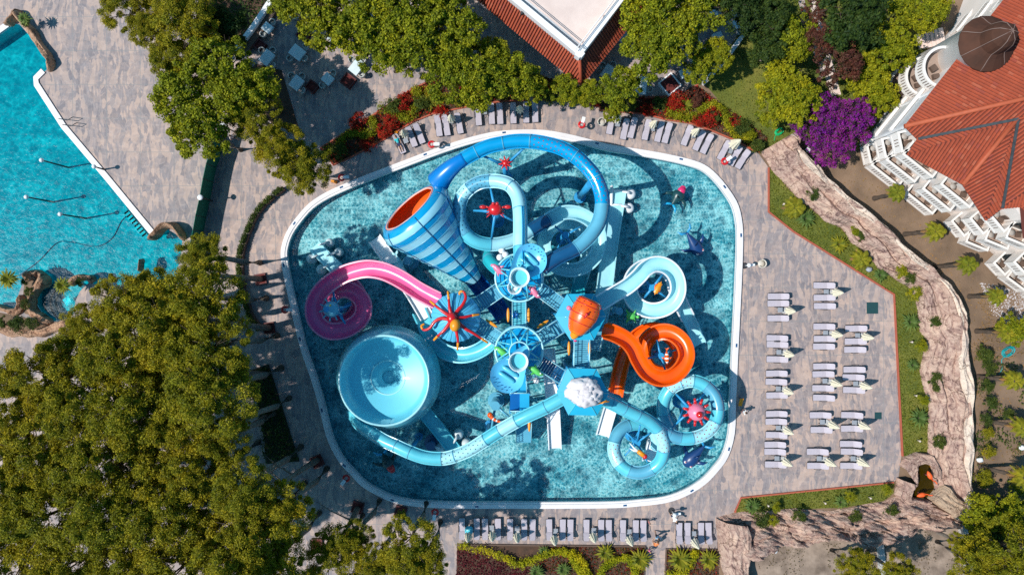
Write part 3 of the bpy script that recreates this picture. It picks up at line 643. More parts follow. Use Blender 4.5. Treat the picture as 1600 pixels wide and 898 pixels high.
mb = MB(); mb.lathe(c, [(0.02, .12), (0.3, .1), (0.5, .02)], 16, rfun=lambda th, r, z: (1 + .12 * math.cos(8 * th)) , M3=Matrix.Rotation(R(62), 3, 'Z') @ Matrix.Diagonal((1.2, .45, 1))); mb.build('upper_valve', ORANGE2, Q)
mb = MB(); mb.ball(c + Vector((0, 0, -.1)), (.3, .4, .1)); mb.build('lower_valve', ORANGE, Q)

# --- 4 orange open flume
T = thing('flume_slide', 'bright orange open flume slide twisting in a double loop', 'water slide', W(1033, 556, 0))
flume(T, [(945,516,7.9),(960,521,7.7),(978,531,7.4),(990,545,7.1),(998,562,6.8),(1010,580,6.5),(1028,590,6.3),(1048,588,6.1),(1064,575,5.9),(1072,556,5.7),(1067,536,5.5),(1052,522,5.2),(1034,518,4.9),(1016,525,4.6),(1006,540,4.3),(1005,560,4.0),(1016,577,3.7),(1034,583,3.4),(1052,575,3.1),(1062,557,2.8),(1057,537,2.5),(1042,522,2.3),(1022,515,2.1),(1002,521,1.9),(984,538,1.7),(973,562,1.4),(966,590,1.1),(961,618,0.7)], 0.64, ORANGE, rim=ORANGE)
ramp(T, [(960,618,0.45),(951,645,0.3),(941,680,0.1)], 1.25, WHITEP)
mast(T, 1033, 556, 5.4, [(1026,531,4.9),(1056,546,4.8),(1041,582,5.2),(1011,560,4.6)], 0.28, armr=.11)
def fish(x, y, z, label, L=1.2, rz=90, mats=(ORANGE, WHITEP), name='fish_figure', w=.26):
    F = thing(name, label, 'figure', W(x, y, z), rz=R(rz)); o = MB
    c = Vector((0, 0, 0.25)); mb = MB(); n = 10; seg = 14
    vs = []; 
    for i in range(n + 1):
        t = i / n; x_ = (t - 0.5) * L; rr = w * max(0.06, math.sin(min(1, t * 1.02 + .03) * math.pi) ** .7 * (0.6 + .5 * t))
        for k in range(seg): a = 2 * math.pi * k / seg; vs.append((x_, rr * math.cos(a), .25 + rr * 1.1 * math.sin(a)))
    fs = [(i * seg + k, i * seg + (k + 1) % seg, (i + 1) * seg + (k + 1) % seg, (i + 1) * seg + k) for i in range(n) for k in range(seg)]
    mb.v = vs
    for q, f in enumerate(fs): mb.f.append(f); mb.m.append(1 if (q // seg) in (2, 5, 8) else 0); mb.s.append(True)
    lb = lambda m, nm, mt: (m.v.__setitem__(slice(None), [(a + F.location[0], b + F.location[1], d + F.location[2]) for a, b, d in m.v]), m.build(nm, mt, F))
    lb(mb, 'body', list(mats))
    mb = MB(); mb.add([(-L / 2, 0, .25), (-L / 2 - .3, .2, .4), (-L / 2 - .22, 0, .25), (-L / 2 - .3, -.2, .4)], [(0, 1, 2), (0, 2, 3)]); mb.add([(-L / 2, 0, .22), (-L / 2 - .3, .2, .37), (-L / 2 - .22, 0, .22), (-L / 2 - .3, -.2, .37)], [(0, 2, 1), (0, 3, 2)]); lb(mb, 'tail_fin', mats[0])
    for s in (-1, 1):
        mb = MB(); mb.tube([(0.1, s * w * .8, .25), (-.05, s * w * 1.7, .25)], [.1, .03], 6, flat=.4); lb(mb, 'side_fin', mats[0])
    return F
fish(1041, 558, 5.5, 'orange and white striped fish inside the orange loop', 1.15, -88)

# --- 5 two cyan tube rings at the lower right
T = thing('tube_slide', 'cyan tube slide with dotted sections ending in the lower right small ring', 'water slide', W(998, 695, 0))
P = [(936,620,7.0),(955,629,6.7),(975,639,6.4),(996,649,6.1),(1013,658,5.8),(1027,670,5.5),(1035,686,5.2),(1037,703,4.9),(1032,720,4.6),(1019,732,4.3),(1001,738,4.1),(983,735,3.9),(968,724,3.7),(960,708,3.5),(960,691,3.3),(968,674,3.1),(982,664,2.9),(1000,662,2.6),(1016,668,2.3),(1026,682,1.9),(1026,700,1.4)]
tube_slide(T, P, 0.5, [(0,1,CYAN,None),(1,2,CYAN,None),(2,3,CYAN,None),(3,5,CYAN,None),(5,7,PALE,DOTR),(7,9,CYAN,None),(9,11,STEEL,None),(11,12,CYAN,None),(12,14,PALE,DOTR),(14,16,STEEL,None),(16,18,CYAN,None),(18,20,PALE,None)])
ramp(T, [(1024,680,1.1),(1018,705,0.5),(1013,720,0.2)], 1.25, WHITEP)
mast(T, 996, 692, 3.3, [(974,671,3.1),(1016,676,3.6),(976,712,3.3),(1012,722,4.0),(1000,664,5.2)], 0.3, armr=.09)
S_ = thing('torpedo_figure', 'small orange torpedo figure with red nose inside the lowest ring', 'figure', W(1003, 709, 3.6)); c = W(1003, 709, 3.9)
d = Vector((.8, -.6, .3)).normalized()
mb = MB(); mb.tube([c - d * .45, c - d * .3, c + d * .25], [.16, .22, .22], 12); mb.build('body', ORANGE2, S_); mb = MB(); mb.ball(c + d * .32, .24); mb.build('nose', RED, S_)
for a in (0, 1):
    mb = MB(); mb.tube([c - d * .4, c - d * .9 + Vector((0, -.25 * a, 0.1)), c - d * 1.1 + Vector((-.2, .3 - .5 * a, 0))], [.12, .09, .04], 8); mb.build('tentacle', WHITEP, S_)
T = thing('tube_slide', 'cyan tube ring around the pink spiky ball at the right pool edge', 'water slide', W(1080, 640, 0))
P = [(930,612,6.0),(960,628,5.85),(985,642,5.7),(1010,655,5.2),(1028,667,4.9),(1044,678,4.8),(1062,684,4.75),(1082,684,4.7),(1103,676,4.6),(1117,660,4.5),(1122,640,4.4),(1117,619,4.3),(1103,603,4.1),(1084,595,3.9),(1064,598,3.7),(1046,609,3.5),(1037,627,3.2),(1037,646,2.9),(1044,664,2.5),(1050,680,2.0)]
tube_slide(T, P, 0.5, [(0,3,CYAN,None),(3,5,STEEL,None),(5,6,STEEL,None),(6,7,CYAN,None),(7,9,PALE,DOTR),(9,10,CYAN,None),(10,12,STEEL,None),(12,13,CYAN,None),(13,14,PALE,DOTR),(14,15,PALE,DOTR),(15,17,CYAN,None),(17,19,STEEL,None)])
mast(T, 1081, 641, 4.6, [(1056,615,3.8),(1103,612,4.1),(1050,668,3.6),(1106,664,4.4)], 0.32)
S_ = thing('spiky_ball', 'pink spiky ball with a red nose on the right ring mast', 'figure', W(1087, 642, 4.8)); c = W(1088, 643, 5.5)
mb = MB(); mb.ball(c, .78, 22, 14); mb.build('body', PINK, S_); mb = MB(); mb.ball(c + Vector((.08, -.12, .72)), .3); mb.build('nose', RED, S_)
for k in range(11):
    a = k * 2 * math.pi / 11; d = Vector((math.cos(a), math.sin(a), .12)); mb = MB(); mb.tube([c + d * .68, c + d * 1.22], [.15, .10], 8); mb.build('spike', RED, S_)

# --- 6 long cyan tube feeding the big bowl
T = thing('bowl_slide', 'huge cyan bowl slide fed by a long curved cyan tube', 'water slide', W(605, 590, 0))
P = [(894,612,8.0),(878,622,7.9),(852,636,7.7),(824,649,7.5),(806,658,7.3),(780,673,7.1),(758,687,6.9),(734,702,6.8),(710,712,6.7),(690,716,6.6),(664,714,6.5),(640,706,6.4),(618,696,6.2),(600,688,5.9),(582,677,5.5),(564,664,5.0),(554,648,4.5),(556,630,4.0)]
tube_slide(T, P, 0.5, [(0,1,CYAN,None),(1,2,CYAN,None),(2,4,CYAN,None),(4,5,PALE,None),(5,6,CYAN,None),(6,8,PALE,DOT),(8,9,PALE,DOT),(9,11,CYAN,None),(11,12,CYAN,None),(12,14,CYAN,None),(14,17,CYAN,None)])
c = W(603, 592, 5.2)
def bm_(i, k): return (1 if (k // 5) % 2 else 0) if i in (5, 8, 9) else 0
mb = MB(); mb.lathe((c.x, c.y, 0), [(0.55, 3.6), (0.6, 4.0), (1.35, 4.15), (1.5, 4.2), (3.2, 4.5), (3.6, 4.7), (3.78, 6.05), (3.84, 6.15), (3.92, 6.05), (4.28, 5.1), (4.66, 3.9), (4.55, 3.85), (4.1, 4.4), (1.0, 3.9), (0.7, 3.4)], 64, mfun=bm_)
mb.build('bowl', [M('bowl_cyan', (0.14, 0.58, 0.72), (0.12, 0.53, 0.67), .5, .42, coat=.3), M('bowl_cyan_light', (0.24, 0.66, 0.78), None, .5, .25, coat=.3)], T)
mb = MB(); mb.lathe((c.x, c.y, 0), [(1.45, 4.2), (1.5, 4.3), (1.56, 4.22)], 48); mb.lathe((c.x, c.y, 0), [(3.76, 6.1), (3.8, 6.22), (3.9, 6.22), (3.96, 6.05)], 64); mb.build('rim', PALE, T)
for k in range(8):
    a = k * math.pi / 4 + .3; mb = MB(); mb.tube([(c.x + 3.9 * math.cos(a), c.y + 3.9 * math.sin(a), -.75), (c.x + 4.1 * math.cos(a), c.y + 4.1 * math.sin(a), 4.0)], .16, 10); mb.build('column', STEEL, T)
mb = MB(); mb.tube([(c.x, c.y, 3.7), (c.x, c.y, 2.5), (c.x + 1.0, c.y - 1.2, 1.6)], .55, 14); mb.build('drain_tube', CYAN, T)
ramp(T, [(640,622,1.7),(664,644,1.2),(690,676,0.6),(715,708,0.25)], 1.3, CYAN)
mast(T, 640, 705, 5.9, [], .2); mast(T, 760, 686, 6.4, [], .2); mast(T, 822, 650, 7.0, [], .2)

# --- 7 magenta open spiral
T = thing('spiral_slide', 'magenta and pink open spiral slide at the left of the pool', 'water slide', W(532, 480, 0))
flume(T, [(684,470,7.9),(668,462,7.7),(650,452,7.4),(632,440,7.2),(614,430,7.0),(596,423,6.8),(575,420,6.6),(555,423,6.4),(535,430,6.2),(515,443,6.0),(500,458,5.8),(491,478,5.6),(494,500,5.4),(510,515,5.1),(531,517,4.8),(551,509,4.5),(566,494,4.2),(568,474,3.9),(557,459,3.6),(540,452,3.3),(522,457,3.0),(510,472,2.7),(512,492,2.4),(526,504,2.1),(546,500,1.8),(560,484,1.6),(562,464,1.3),(551,446,1.0),(536,430,0.8)], 0.68, PINKG, rim=PINK)
ramp(T, [(545,440,0.7),(525,418,0.5),(505,398,0.3),(492,384,0.15)], 1.3, PALE)
mast(T, 524, 484, 5.2, [(520,452,5.6),(549,476,4.0),(540,506,4.8)], .3)
S_ = thing('pufferfish_figure', 'round blue pufferfish with knobbly spines inside the magenta spiral', 'figure', W(519, 483, 5.3)); c = W(518, 483, 5.9)
mb = MB(); mb.ball(c, .72, 20, 13); mb.build('body', STEEL, S_); mb = MB(); mb.ball(c + Vector((-.3, .0, .62)), .28); mb.build('snout', MASTB, S_)
mb = MB(); mb.ball(c + Vector((.05, .35, .62)), .09); mb.build('eye', YELLOW, S_)
for k in range(10):
    a = k * 2 * math.pi / 10 + .2; d = Vector((math.cos(a), math.sin(a), .15)); mb = MB(); mb.tube([c + d * .65, c + d * 1.05], [.08, .06], 6); mb.build('spine', STEEL, S_)

# --- 8 tornado funnel
T = thing('funnel_slide', 'giant striped blue funnel slide with a glowing orange mouth', 'water slide', W(670, 350, 0))
A = W(640, 326, 7.3); B = W(742, 436, 3.6); ax = (B - A).normalized(); L = (B - A).length
u1, u2 = perp(ax)
M3 = Matrix((u1, u2, ax)).transposed()
prof = [(2.5, 0.0), (2.68, -0.1), (2.98, 0.02), (3.28, .35), (3.44, .9)]
for i in range(1, 13):
    t = i / 12; prof.append((3.44 + (0.72 - 3.44) * (t ** 1.05), .8 + (L - 0.8) * t))
def fm(i, k): return (0 if i < 3 else (1 if (i - 3) % 2 else 2))
mb = MB(); mb.lathe(A, prof, 48, M3=M3, mfun=lambda i, k: 0 if i < 3 else (1 if i % 2 else 0))
mb.build('funnel_shell', [BRIGHT, M('funnel_cyan', (0.33, 0.68, 0.80), (0.26, 0.6, 0.74), .8, .25, coat=.4)], T)
mb = MB(); mb.lathe(A, [(r - .09, z + .02) for r, z in prof], 48, M3=M3); mb.build('funnel_lining', M('orange_red_lining', (0.92, 0.14, 0.004), (0.85, 0.11, 0.004), .4, .5), T)
mb = MB(); mb.lathe(A, [(2.42, 0.0), (2.46, -.1), (2.56, -.1), (2.56, 0.02)], 48, M3=M3, rfun=lambda th, r, z: 1 + .012 * math.sin(th * 9)); mb.build('mouth_lip', M('cream_lip', (.75, .45, .4), None, 3, .5), T)
mb = MB()
for i in range(4, len(prof) - 1, 1):
    r, z = prof[i]; mb.lathe(A, [(r + .01, z - .03), (r + .05, z), (r + .01, z + .03)], 48, M3=M3)
mb.build('band_joint', STEEL, T)
for k in range(6):
    a = k * math.pi / 3 + .5; mb = MB(); mb.tube([A + M3 @ Vector(((r + .02) * math.cos(a), (r + .02) * math.sin(a), z)) for r, z in prof[2:]], .045, 6); mb.build('rib', NAVY, T)
for f, s in ((.2, 1), (.2, -1), (.6, 1), (.6, -1)):
    q = A.lerp(B, f) + u1 * s * 2.2 * (1 - f * .7); mb = MB(); mb.tube([(q.x, q.y, -.75), (q.x, q.y, q.z)], .18, 10); mb.build('column', STEEL, T)
flume(T, [(738,432,3.3),(750,447,2.7),(763,463,2.0),(778,480,1.4),(790,498,1.0)], .8, DEEPB, a=110)
T = thing('spiral_slide', 'pale cyan open curve wrapping below the octopus tower', 'water slide', W(712, 530, 0))
flume(T, [(770,520,4.6),(764,536,4.3),(745,549,4.0),(722,555,3.7),(700,551,3.4),(682,540,3.1),(670,524,2.8),(664,506,2.5),(655,486,2.1)], .62, CYAN)
# low straight run-out lanes
def lane(label, pts, w, mat, z=None, domes=()):
    T = thing('slide_lane', label, 'water slide', W(*pts[-1][:2], 0)); ramp(T, pts, w, mat, 'lane'); 
    p = pts[len(pts) // 2]; q = W(*p); MB().tube([(q.x, q.y, -.75), (q.x, q.y, q.z - .05)], .15, 8).build('column', STEEL, T)
    return T
lane('white straight slide lane running up left from the octopus tower', [(668,496,2.2),(654,472,1.8),(636,444,1.2),(605,400,.5),(586,373,.2)], 1.35, WHITEP)
lane('long pale straight slide lane at the upper right of the towers', [(925,545,3.8),(940,480,2.6),(950,400,1.5),(960,335,.6),(966,298,.3)], 1.5, PALE)
lane('white straight slide lane running down from the south tower', [(856,545,3.2),(860,590,2.2),(864,640,1.2),(867,700,.2)], 1.25, WHITEP)
def dome(x, y, r, label, mat, trunk=None):
    D = thing('pearl_fountain', label, 'fountain', W(x, y, 0)); c = W(x, y, .1)
    mb = MB(); mb.lathe(c, [(r, -.4), (r, 0), (r * .9, r * .45), (r * .5, r * .8), (.02, r * .9)], 18); mb.build('shell_base', mat, D)
    q = c + Vector(trunk); mb = MB(); mb.tube([c + Vector((0, 0, r * .7)), c.lerp(q, .5) + Vector((0, 0, r * 1.3)), q + Vector((0, 0, r))], [.16, .12, .07], 8); mb.build('spout', mat, D)
WATERPL = M('milky_plastic', (0.62, 0.72, 0.74), None, 2, .3)
dome(985,303,.52,'milky white cone fountain at the head of the right slide lane, upper one',WHITEP,(-.9,.1,.3)); dome(983,325,.48,'milky white cone fountain at the head of the right slide lane, lower one',WHITEP,(-.9,.1,.3))
dome(487,404,.5,'grey dome fountain left of the magenta slide runout, nearest the rim',WATERPL,(.8,.3,.2)); dome(502,421,.48,'grey dome fountain left of the magenta slide runout, nearest the pink flume',WATERPL,(.9,.4,.2))
dome(515,379,.42,'grey dome fountain right of the magenta slide runout, upper one',WATERPL,(-.9,-.3,.2)); dome(529,394,.42,'grey dome fountain right of the magenta slide runout, lower one',WATERPL,(-1,-.4,.2))
dome(716,678,.5,'glassy dome fountain beside the bowl chute, upper one',WATERPL,(-.4,-.7,.2)); dome(729,693,.5,'glassy dome fountain beside the bowl chute, near the cyan tube',WATERPL,(-.4,-.7,.2)); dome(688,698,.45,'glassy dome fountain left of the bowl chute',WATERPL,(-.5,.2,.2))
G_ = thing('slide_gate', 'white twin pipe gate over the right slide lane', 'gate', W(955, 296, 0))
for y in (298, 320):
    mb = MB(); a, b = W(946, y, .5), W(978, y, .5); mb.tube([(a.x, a.y, .5), (b.x, b.y, .55)], .11, 8); mb.build('crossbar', WHITEP, G_)
a, b = W(956, 290, .6), W(955, 320, .6); MB().tube([a, b], .15, 8).build('side_rail', WHITEP, G_)

# --- towers
def ring_tube(c, r, z, tr, mat, T, name='ring_rail', n=32):
    mb = MB(); mb.tube([(c.x + r * math.cos(2 * math.pi * k / n), c.y + r * math.sin(2 * math.pi * k / n), z) for k in range(n + 1)], tr, 6, caps=False); mb.build(name, mat, T)
def cage_tower(x, y, label, zr, bucket, spoon, creature):
    c = W(x, y, 8); T = thing('slide_tower', label, 'slide tower', (c.x, c.y, 0))
    for k in range(8):
        a = k * math.pi / 4 + .39; mb = MB(); mb.tube([(c.x + 1.85 * math.cos(a), c.y + 1.85 * math.sin(a), -.75), (c.x + 1.85 * math.cos(a), c.y + 1.85 * math.sin(a), zr)], .1, 8); mb.build('column', MASTB, T)
    mb = MB(); mb.lathe((c.x, c.y, 0), [(0, 6.4), (2.0, 6.4), (2.0, 6.6), (0, 6.6)], 32, sm=False); mb.build('platform', SKYB, T)
    mb = MB(); mb.lathe((c.x, c.y, 0), [(0.1, 6.68), (1.6, 6.64), (1.65, 6.62)], 8, sm=False); mb.build('platform_mat', BRIGHT, T)
    for z in (7.1, 7.6, zr): ring_tube(c, 1.95, z, .05 if z < zr else .09, PALE, T)
    top = Vector((c.x, c.y, zr + 1.6))
    for k in range(8):
        a0, a1 = k * math.pi / 4 + .39, (k + .5) * math.pi / 4 + .39
        o = Vector((c.x + 1.95 * math.cos(a0), c.y + 1.95 * math.sin(a0), zr)); i = Vector((c.x + .8 * math.cos(a1), c.y + .8 * math.sin(a1), zr + 1.1)); o2 = Vector((c.x + 1.95 * math.cos(a0 + math.pi / 4), c.y + 1.95 * math.sin(a0 + math.pi / 4), zr))
        mb = MB(); mb.tube([o, i], .065, 6); mb.tube([i, o2], .065, 6); mb.build('cage_rib', CYAN, T)
    ring_tube(c, .8, zr + 1.1, .06, PALE, T)
    return T
def bucket(x, y, z, label, spoon, mat):
    c = W(x, y, z); T = thing('tipping_bucket', label, 'bucket', c)
    mb = MB(); mb.lathe(c, [(0.02, 0), (.45, .02), (.62, .5), (.72, 1.0), (.80, 1.05), (.72, .98), (.6, .5), (.5, .3), (0.02, .25)], 28); mb.build('cup', M('bucket_white', (.72, .82, .84), None, 1, .3), T)
    mb = MB(); mb.lathe(c, [(0.01, .5), (.58, .5)], 28); mb.build('water_fill', CYAN, T)
    return T
def spoon(x, y, cx, cy, z, r, label):
    """flared dish: narrow lip under the bucket widening to a round scoop"""
    T = thing('splash_dish', label, 'splash dish', W(cx, cy, z)); c = W(cx, cy, z); b = W(x, y, z)
    d = Vector((c.x - b.x, c.y - b.y, 0)); L = d.length; a0 = math.atan2(d.y, d.x); n = 40; vs = []; rings = [0.0, .35, .65, .85, 1.0]
    out = []
    for k in range(n):
        th = 2 * math.pi * k / n; q = Vector((math.cos(th), math.sin(th)))
        back = max(0, -q.x) ; out.append(Vector((q.x * r * (1 + back * (L / r) * .95), q.y * r * (1 - .45 * back ** 1.5), 0)))
    mb = MB(); nr = len(rings)
    for s, rr in enumerate(rings):
        for p in out:
            zz = .55 * rr ** 3 - 0.2; p2 = Matrix.Rotation(a0, 3, 'Z') @ Vector((p.x * rr, p.y * rr, zz)); vs.append(c + p2)
    fs = [(s * n + k, s * n + (k + 1) % n, (s + 1) * n + (k + 1) % n, (s + 1) * n + k) for s in range(nr - 1) for k in range(n)]
    mb.add(vs, fs, 0, True); mb.add([v - Vector((0, 0, .09)) for v in vs], [f[::-1] for f in fs], 0, True); mb.build('dish', M('dish_blue', (0.12, 0.52, 0.80), (0.10, 0.48, 0.76), .6, .3, coat=.3), T, fix=False)
    ex = Matrix.Rotation(a0, 3, 'Z')
    for s in (-.28, .28):
        mb = MB(); p0 = c + ex @ Vector((s - .1, -.6 * r + .1, .02)); p1 = c + ex @ Vector((s - .1, .55 * r, .02)); mb.tube([p0, p0.lerp(p1, .1), p0.lerp(p1, .9), p1], [.08, .17, .17, .08], 10); mb.build('float_roll', CYAN, T)
    mb = MB()
    for k in range(11):
        an = (k - 5) * .17; q = ex @ Vector((math.cos(an) * r * (.7 if k % 2 else .85), math.sin(an) * r * (.7 if k % 2 else .85), .12 if k % 2 else .2)); mb.lathe(c + q, [(0.001, .05), (.035, .05), (.035, -.1)], 6)
    mb.build('spray_hole', NAVY, T)
cage_tower(811, 434, 'north round slide tower with a cage of pale blue pipes', 9.0, None, None, None)
cage_tower(811, 546, 'south round slide tower with a cage of pale blue pipes', 9.0, None, None, None)
bucket(812, 434, 10.2, 'white tipping bucket on the north cage tower', None, None); bucket(810, 563, 9.9, 'white tipping bucket on the south cage tower', None, None)
spoon(811, 425, 828, 407, 9.9, 1.35, 'round blue splash dish leaning up right from the north bucket')
spoon(810, 560, 793, 586, 9.6, 1.4, 'round blue splash dish leaning down left from the south bucket')
B_ = thing('lower_cup', 'small white overflow cup below the north bucket', 'bucket', W(806, 449, 9.6)); c = W(804, 449, 9.6)
mb = MB(); mb.lathe(c, [(0.02, 0), (.4, 0), (.52, .6), (.58, .62), (.5, .55), (.4, .1), (.02, .08)], 20); mb.build('cup', WHITEP, B_)
def seahorse(x, y, z, rz, mat, label):
    T = thing('seahorse_figure', label, 'figure', W(x, y, z)); c = W(x, y, z); d = Vector((math.cos(R(rz)), math.sin(R(rz)), 0)); n = Vector((-d.y, d.x, 0))
    mb = MB(); mb.tube([c - d * .75 + n * .15, c - d * .5, c - d * .1 + n * .08, c + d * .3, c + d * .6 - n * .08, c + d * .85], [.05, .1, .24, .26, .17, .08], 10); mb.build('body', mat, T)
    mb = MB(); mb.tube([c + d * .1 + n * .2, c - d * .15 + n * .5], [.12, .03], 6, flat=.4); mb.tube([c + d * .1 - n * .2, c - d * .15 - n * .5], [.12, .03], 6, flat=.4); mb.build('fin', mat, T)
    mb = MB(); mb.ball(c + d * .6 + Vector((0, 0, .15)), .08); mb.build('eye', WHITEP, T)
seahorse(781, 422, 9.2, 150, PINK, 'pink seahorse figure left of the north bucket'); seahorse(832, 454, 9.2, -40, PINK, 'pink seahorse figure right of the north bucket')
seahorse(787, 550, 9.2, 155, GREEN, 'green seahorse figure left of the south bucket'); seahorse(834, 578, 9.2, -25, GREEN, 'green seahorse figure right of the south bucket')
def hex_tower(pts, z, peak, label, roofmat):
    """hex roof given by survey points at height z"""
    P = [W(x, y, z) for x, y in pts]; c = sum(P, Vector()) / 6; T = thing('slide_tower', label, 'slide tower', (c.x, c.y, 0))
    mb = MB(); top = c + Vector((0, 0, peak))
    mb.add(P + [top], [(i, (i + 1) % 6, 6) for i in range(6)]); mb.add([p - Vector((0, 0, .08)) for p in P] + [top - Vector((0, 0, .12))], [(i, (i + 1) % 6, 6)[::-1] for i in range(6)])
    mb.add(P + [p - Vector((0, 0, .25)) for p in P], [(i, (i + 1) % 6, 6 + (i + 1) % 6, 6 + i) for i in range(6)]); mb.build('roof', roofmat, T, fix=False)
    mb = MB()
    for p in P: mb.tube([p + Vector((0, 0, .02)), top + Vector((0, 0, .02))], .035, 5)
    mb.build('roof_seam', CYAN, T)
    for p in P:
        q = c.lerp(p, .86); mb = MB(); mb.tube([(q.x, q.y, -.75), (q.x, q.y, z - .1)], .11, 8); mb.build('column', MASTB, T)
    mb = MB(); mb.prism([tuple(c.lerp(p, .9))[:2] for p in P], z - 3.0, z - 2.8); mb.build('platform', SKYB, T)
    for i in range(6):
        a, b = c.lerp(P[i], .88), c.lerp(P[(i + 1) % 6], .88)
        mb = MB()
        for h in (-2.1, -1.75, -2.45): mb.tube([(a.x, a.y, z + h), (b.x, b.y, z + h)], .03, 5)
        mb.build('railing', PALE, T)
    return T
ROOFC = M('roof_cyan', (0.01, 0.40, 0.62), (0.01, 0.35, 0.56), .7, .5)
hex_tower([(886,459),(929,459),(947,494),(928,531),(891,531),(867,494)], 9.6, .5, 'east slide tower with a hexagonal cyan roof under the orange barrel', ROOFC)
hex_tower([(887,575),(932,576),(951,614),(933,649),(888,648),(870,612)], 9.6, .5, 'south east slide tower with a hexagonal cyan roof under the white rock', ROOFC)
# orange barrel
T = thing('barrel_figure', 'riveted orange barrel resting on the east tower roof', 'figure', W(912, 494, 9.8)); a, b = W(923, 468, 10.4), W(897, 524, 10.2); ax = (b - a).normalized(); L = (b - a).length; u1, u2 = perp(ax); M3 = Matrix((u1, u2, ax)).transposed()
mb = MB(); mb.lathe(a, [(.02, 0), (.85, 0), (1.0, .25), (1.12, .9), (1.12, 1.4), (1.0, 2.0), (.72, L - .45), (.5, L - .2)], 26, M3=M3, rfun=lambda th, r, z: 1 + (.02 if z > 1.3 else 0) * math.cos(18 * th)); mb.build('body', ORANGE, T)
mb = MB(); mb.lathe(a, [(.62, L - .4), (.62, L - .3), (.4, L - .25), (.3, L + .1), (.1, L + .3)], 20, M3=M3); mb.build('nozzle', ORANGE2, T)
mb = MB()
for z in (.12, .5, 1.35, 2.0):
    rr = 1.0 if z < .2 else (1.06 if z < .6 else (1.14 if z < 1.9 else 1.01)); mb.lathe(a, [(rr, z - .03), (rr + .04, z), (rr, z + .03)], 26, M3=M3)
for k in range(12):
    for z in (.3, .75, 1.1): an = k * math.pi / 6; q = a + M3 @ Vector((1.1 * math.cos(an), 1.1 * math.sin(an), z)); mb.ball(q, .05, 6, 4)
mb.build('rivet_band', RED, T)
mb = MB(); mb.ball(W(889, 481, 10.6), .2); mb.build('porthole', PINK, T); mb = MB(); mb.ball(W(917, 491, 11.5), .14); mb.tube([W(912,497,11.45), W(922,487,11.45)], .07, 6); mb.build('hatch_handle', RED, T)
for (x, y, l) in ((892, 527, 'pink ball lamp hanging at the left tip of the orange barrel'), (899, 531, 'pink ball lamp hanging at the right tip of the orange barrel')):
    mb = MB(); mb.ball(W(x, y, 9.4), .16); mb.tube([W(x, y, 9.4), W(x - 1, y - 4, 9.9)], .03, 5); mb.build('ball_lamp', M('hot_pink', (.8, .02, .15), None, 3, .3), label=l, cat='lamp')
# white boulder
T = thing('boulder_figure', 'rough white artificial boulder on the south east tower roof', 'figure', W(912, 616, 9.8))
mb = MB(); rr2 = random.Random(3)
for k in range(11):
    a = k * .571; q = W(911, 616, 10.2) + Vector((math.cos(a * 1.3) * .75 * rr2.random(), math.sin(a * 2.1) * .7 * rr2.random() + (.1), .1 * rr2.random())); mb.ball(q, (.75 + .3 * rr2.random(), .55 + .3 * rr2.random(), .6), 22, 14, jit=.5, nf=2.3)
mb.build('rock_body', M('white_rock', (0.84, 0.79, 0.79), (0.58, 0.53, 0.55), 1.3, .9, .7, 3), T)
mb = MB(); mb.tube([W(930,632,10.0), W(942,628,9.9), W(952,627,9.8)], .06, 6); mb.tube([W(940,630,10.0), W(948,625,9.9)], .06, 6); mb.build('anchor', ORANGE2, T)
# octopus tower: round fluted canopy
c = W(712, 496, 8.2); T = thing('slide_tower', 'west slide tower with a fluted round blue canopy', 'slide tower', (c.x, c.y, 0))
mb = MB(); mb.lathe((c.x, c.y, 0), [(.02, 9.2), (.7, 9.05), (1.4, 8.7), (1.95, 8.2), (2.0, 8.1), (1.9, 8.1), (1.3, 8.55), (.02, 9.1)], 96, rfun=lambda th, r, z: 1 + .045 * (r / 2) * abs(math.sin(14 * th)), mfun=lambda i, k: 0); mb.build('canopy', M('canopy_blue', (0.10, 0.50, 0.78), (0.08, 0.44, 0.72), .8, .45), T)
mb = MB()
for k in range(28):
    a = k * math.pi / 14; mb.tube([(c.x + r * math.cos(a), c.y + r * math.sin(a), z + .03) for r, z in ((.3, 9.15), (.7, 9.06), (1.4, 8.71), (1.95, 8.22))], .03, 5)
mb.build('canopy_rib', CYAN, T)
for k in range(6):
    a = k * math.pi / 3; mb = MB(); mb.tube([(c.x + 1.6 * math.cos(a), c.y + 1.6 * math.sin(a), -.75), (c.x + 1.6 * math.cos(a), c.y + 1.6 * math.sin(a), 8.3)], .11, 8); mb.build('column', MASTB, T)
mb = MB(); mb.lathe((c.x, c.y, 0), [(0, 5.2), (1.9, 5.2), (1.9, 5.4), (0, 5.4)], 24, sm=False); mb.build('platform', SKYB, T)
T = thing('octopus_figure', 'red octopus with orange head sprawled over the blue canopy', 'figure', W(711, 500, 9.2))
c = W(706, 497, 9.6); mb = MB(); mb.ball(c, (.42, .5, .4)); mb.build('body', RED, T)
mb = MB(); mb.ball(W(711, 508, 9.9), (.42, .52, .45), 18, 12, M3=Matrix.Rotation(R(-15), 3, 'Z')); mb.build('head', ORANGE2, T)
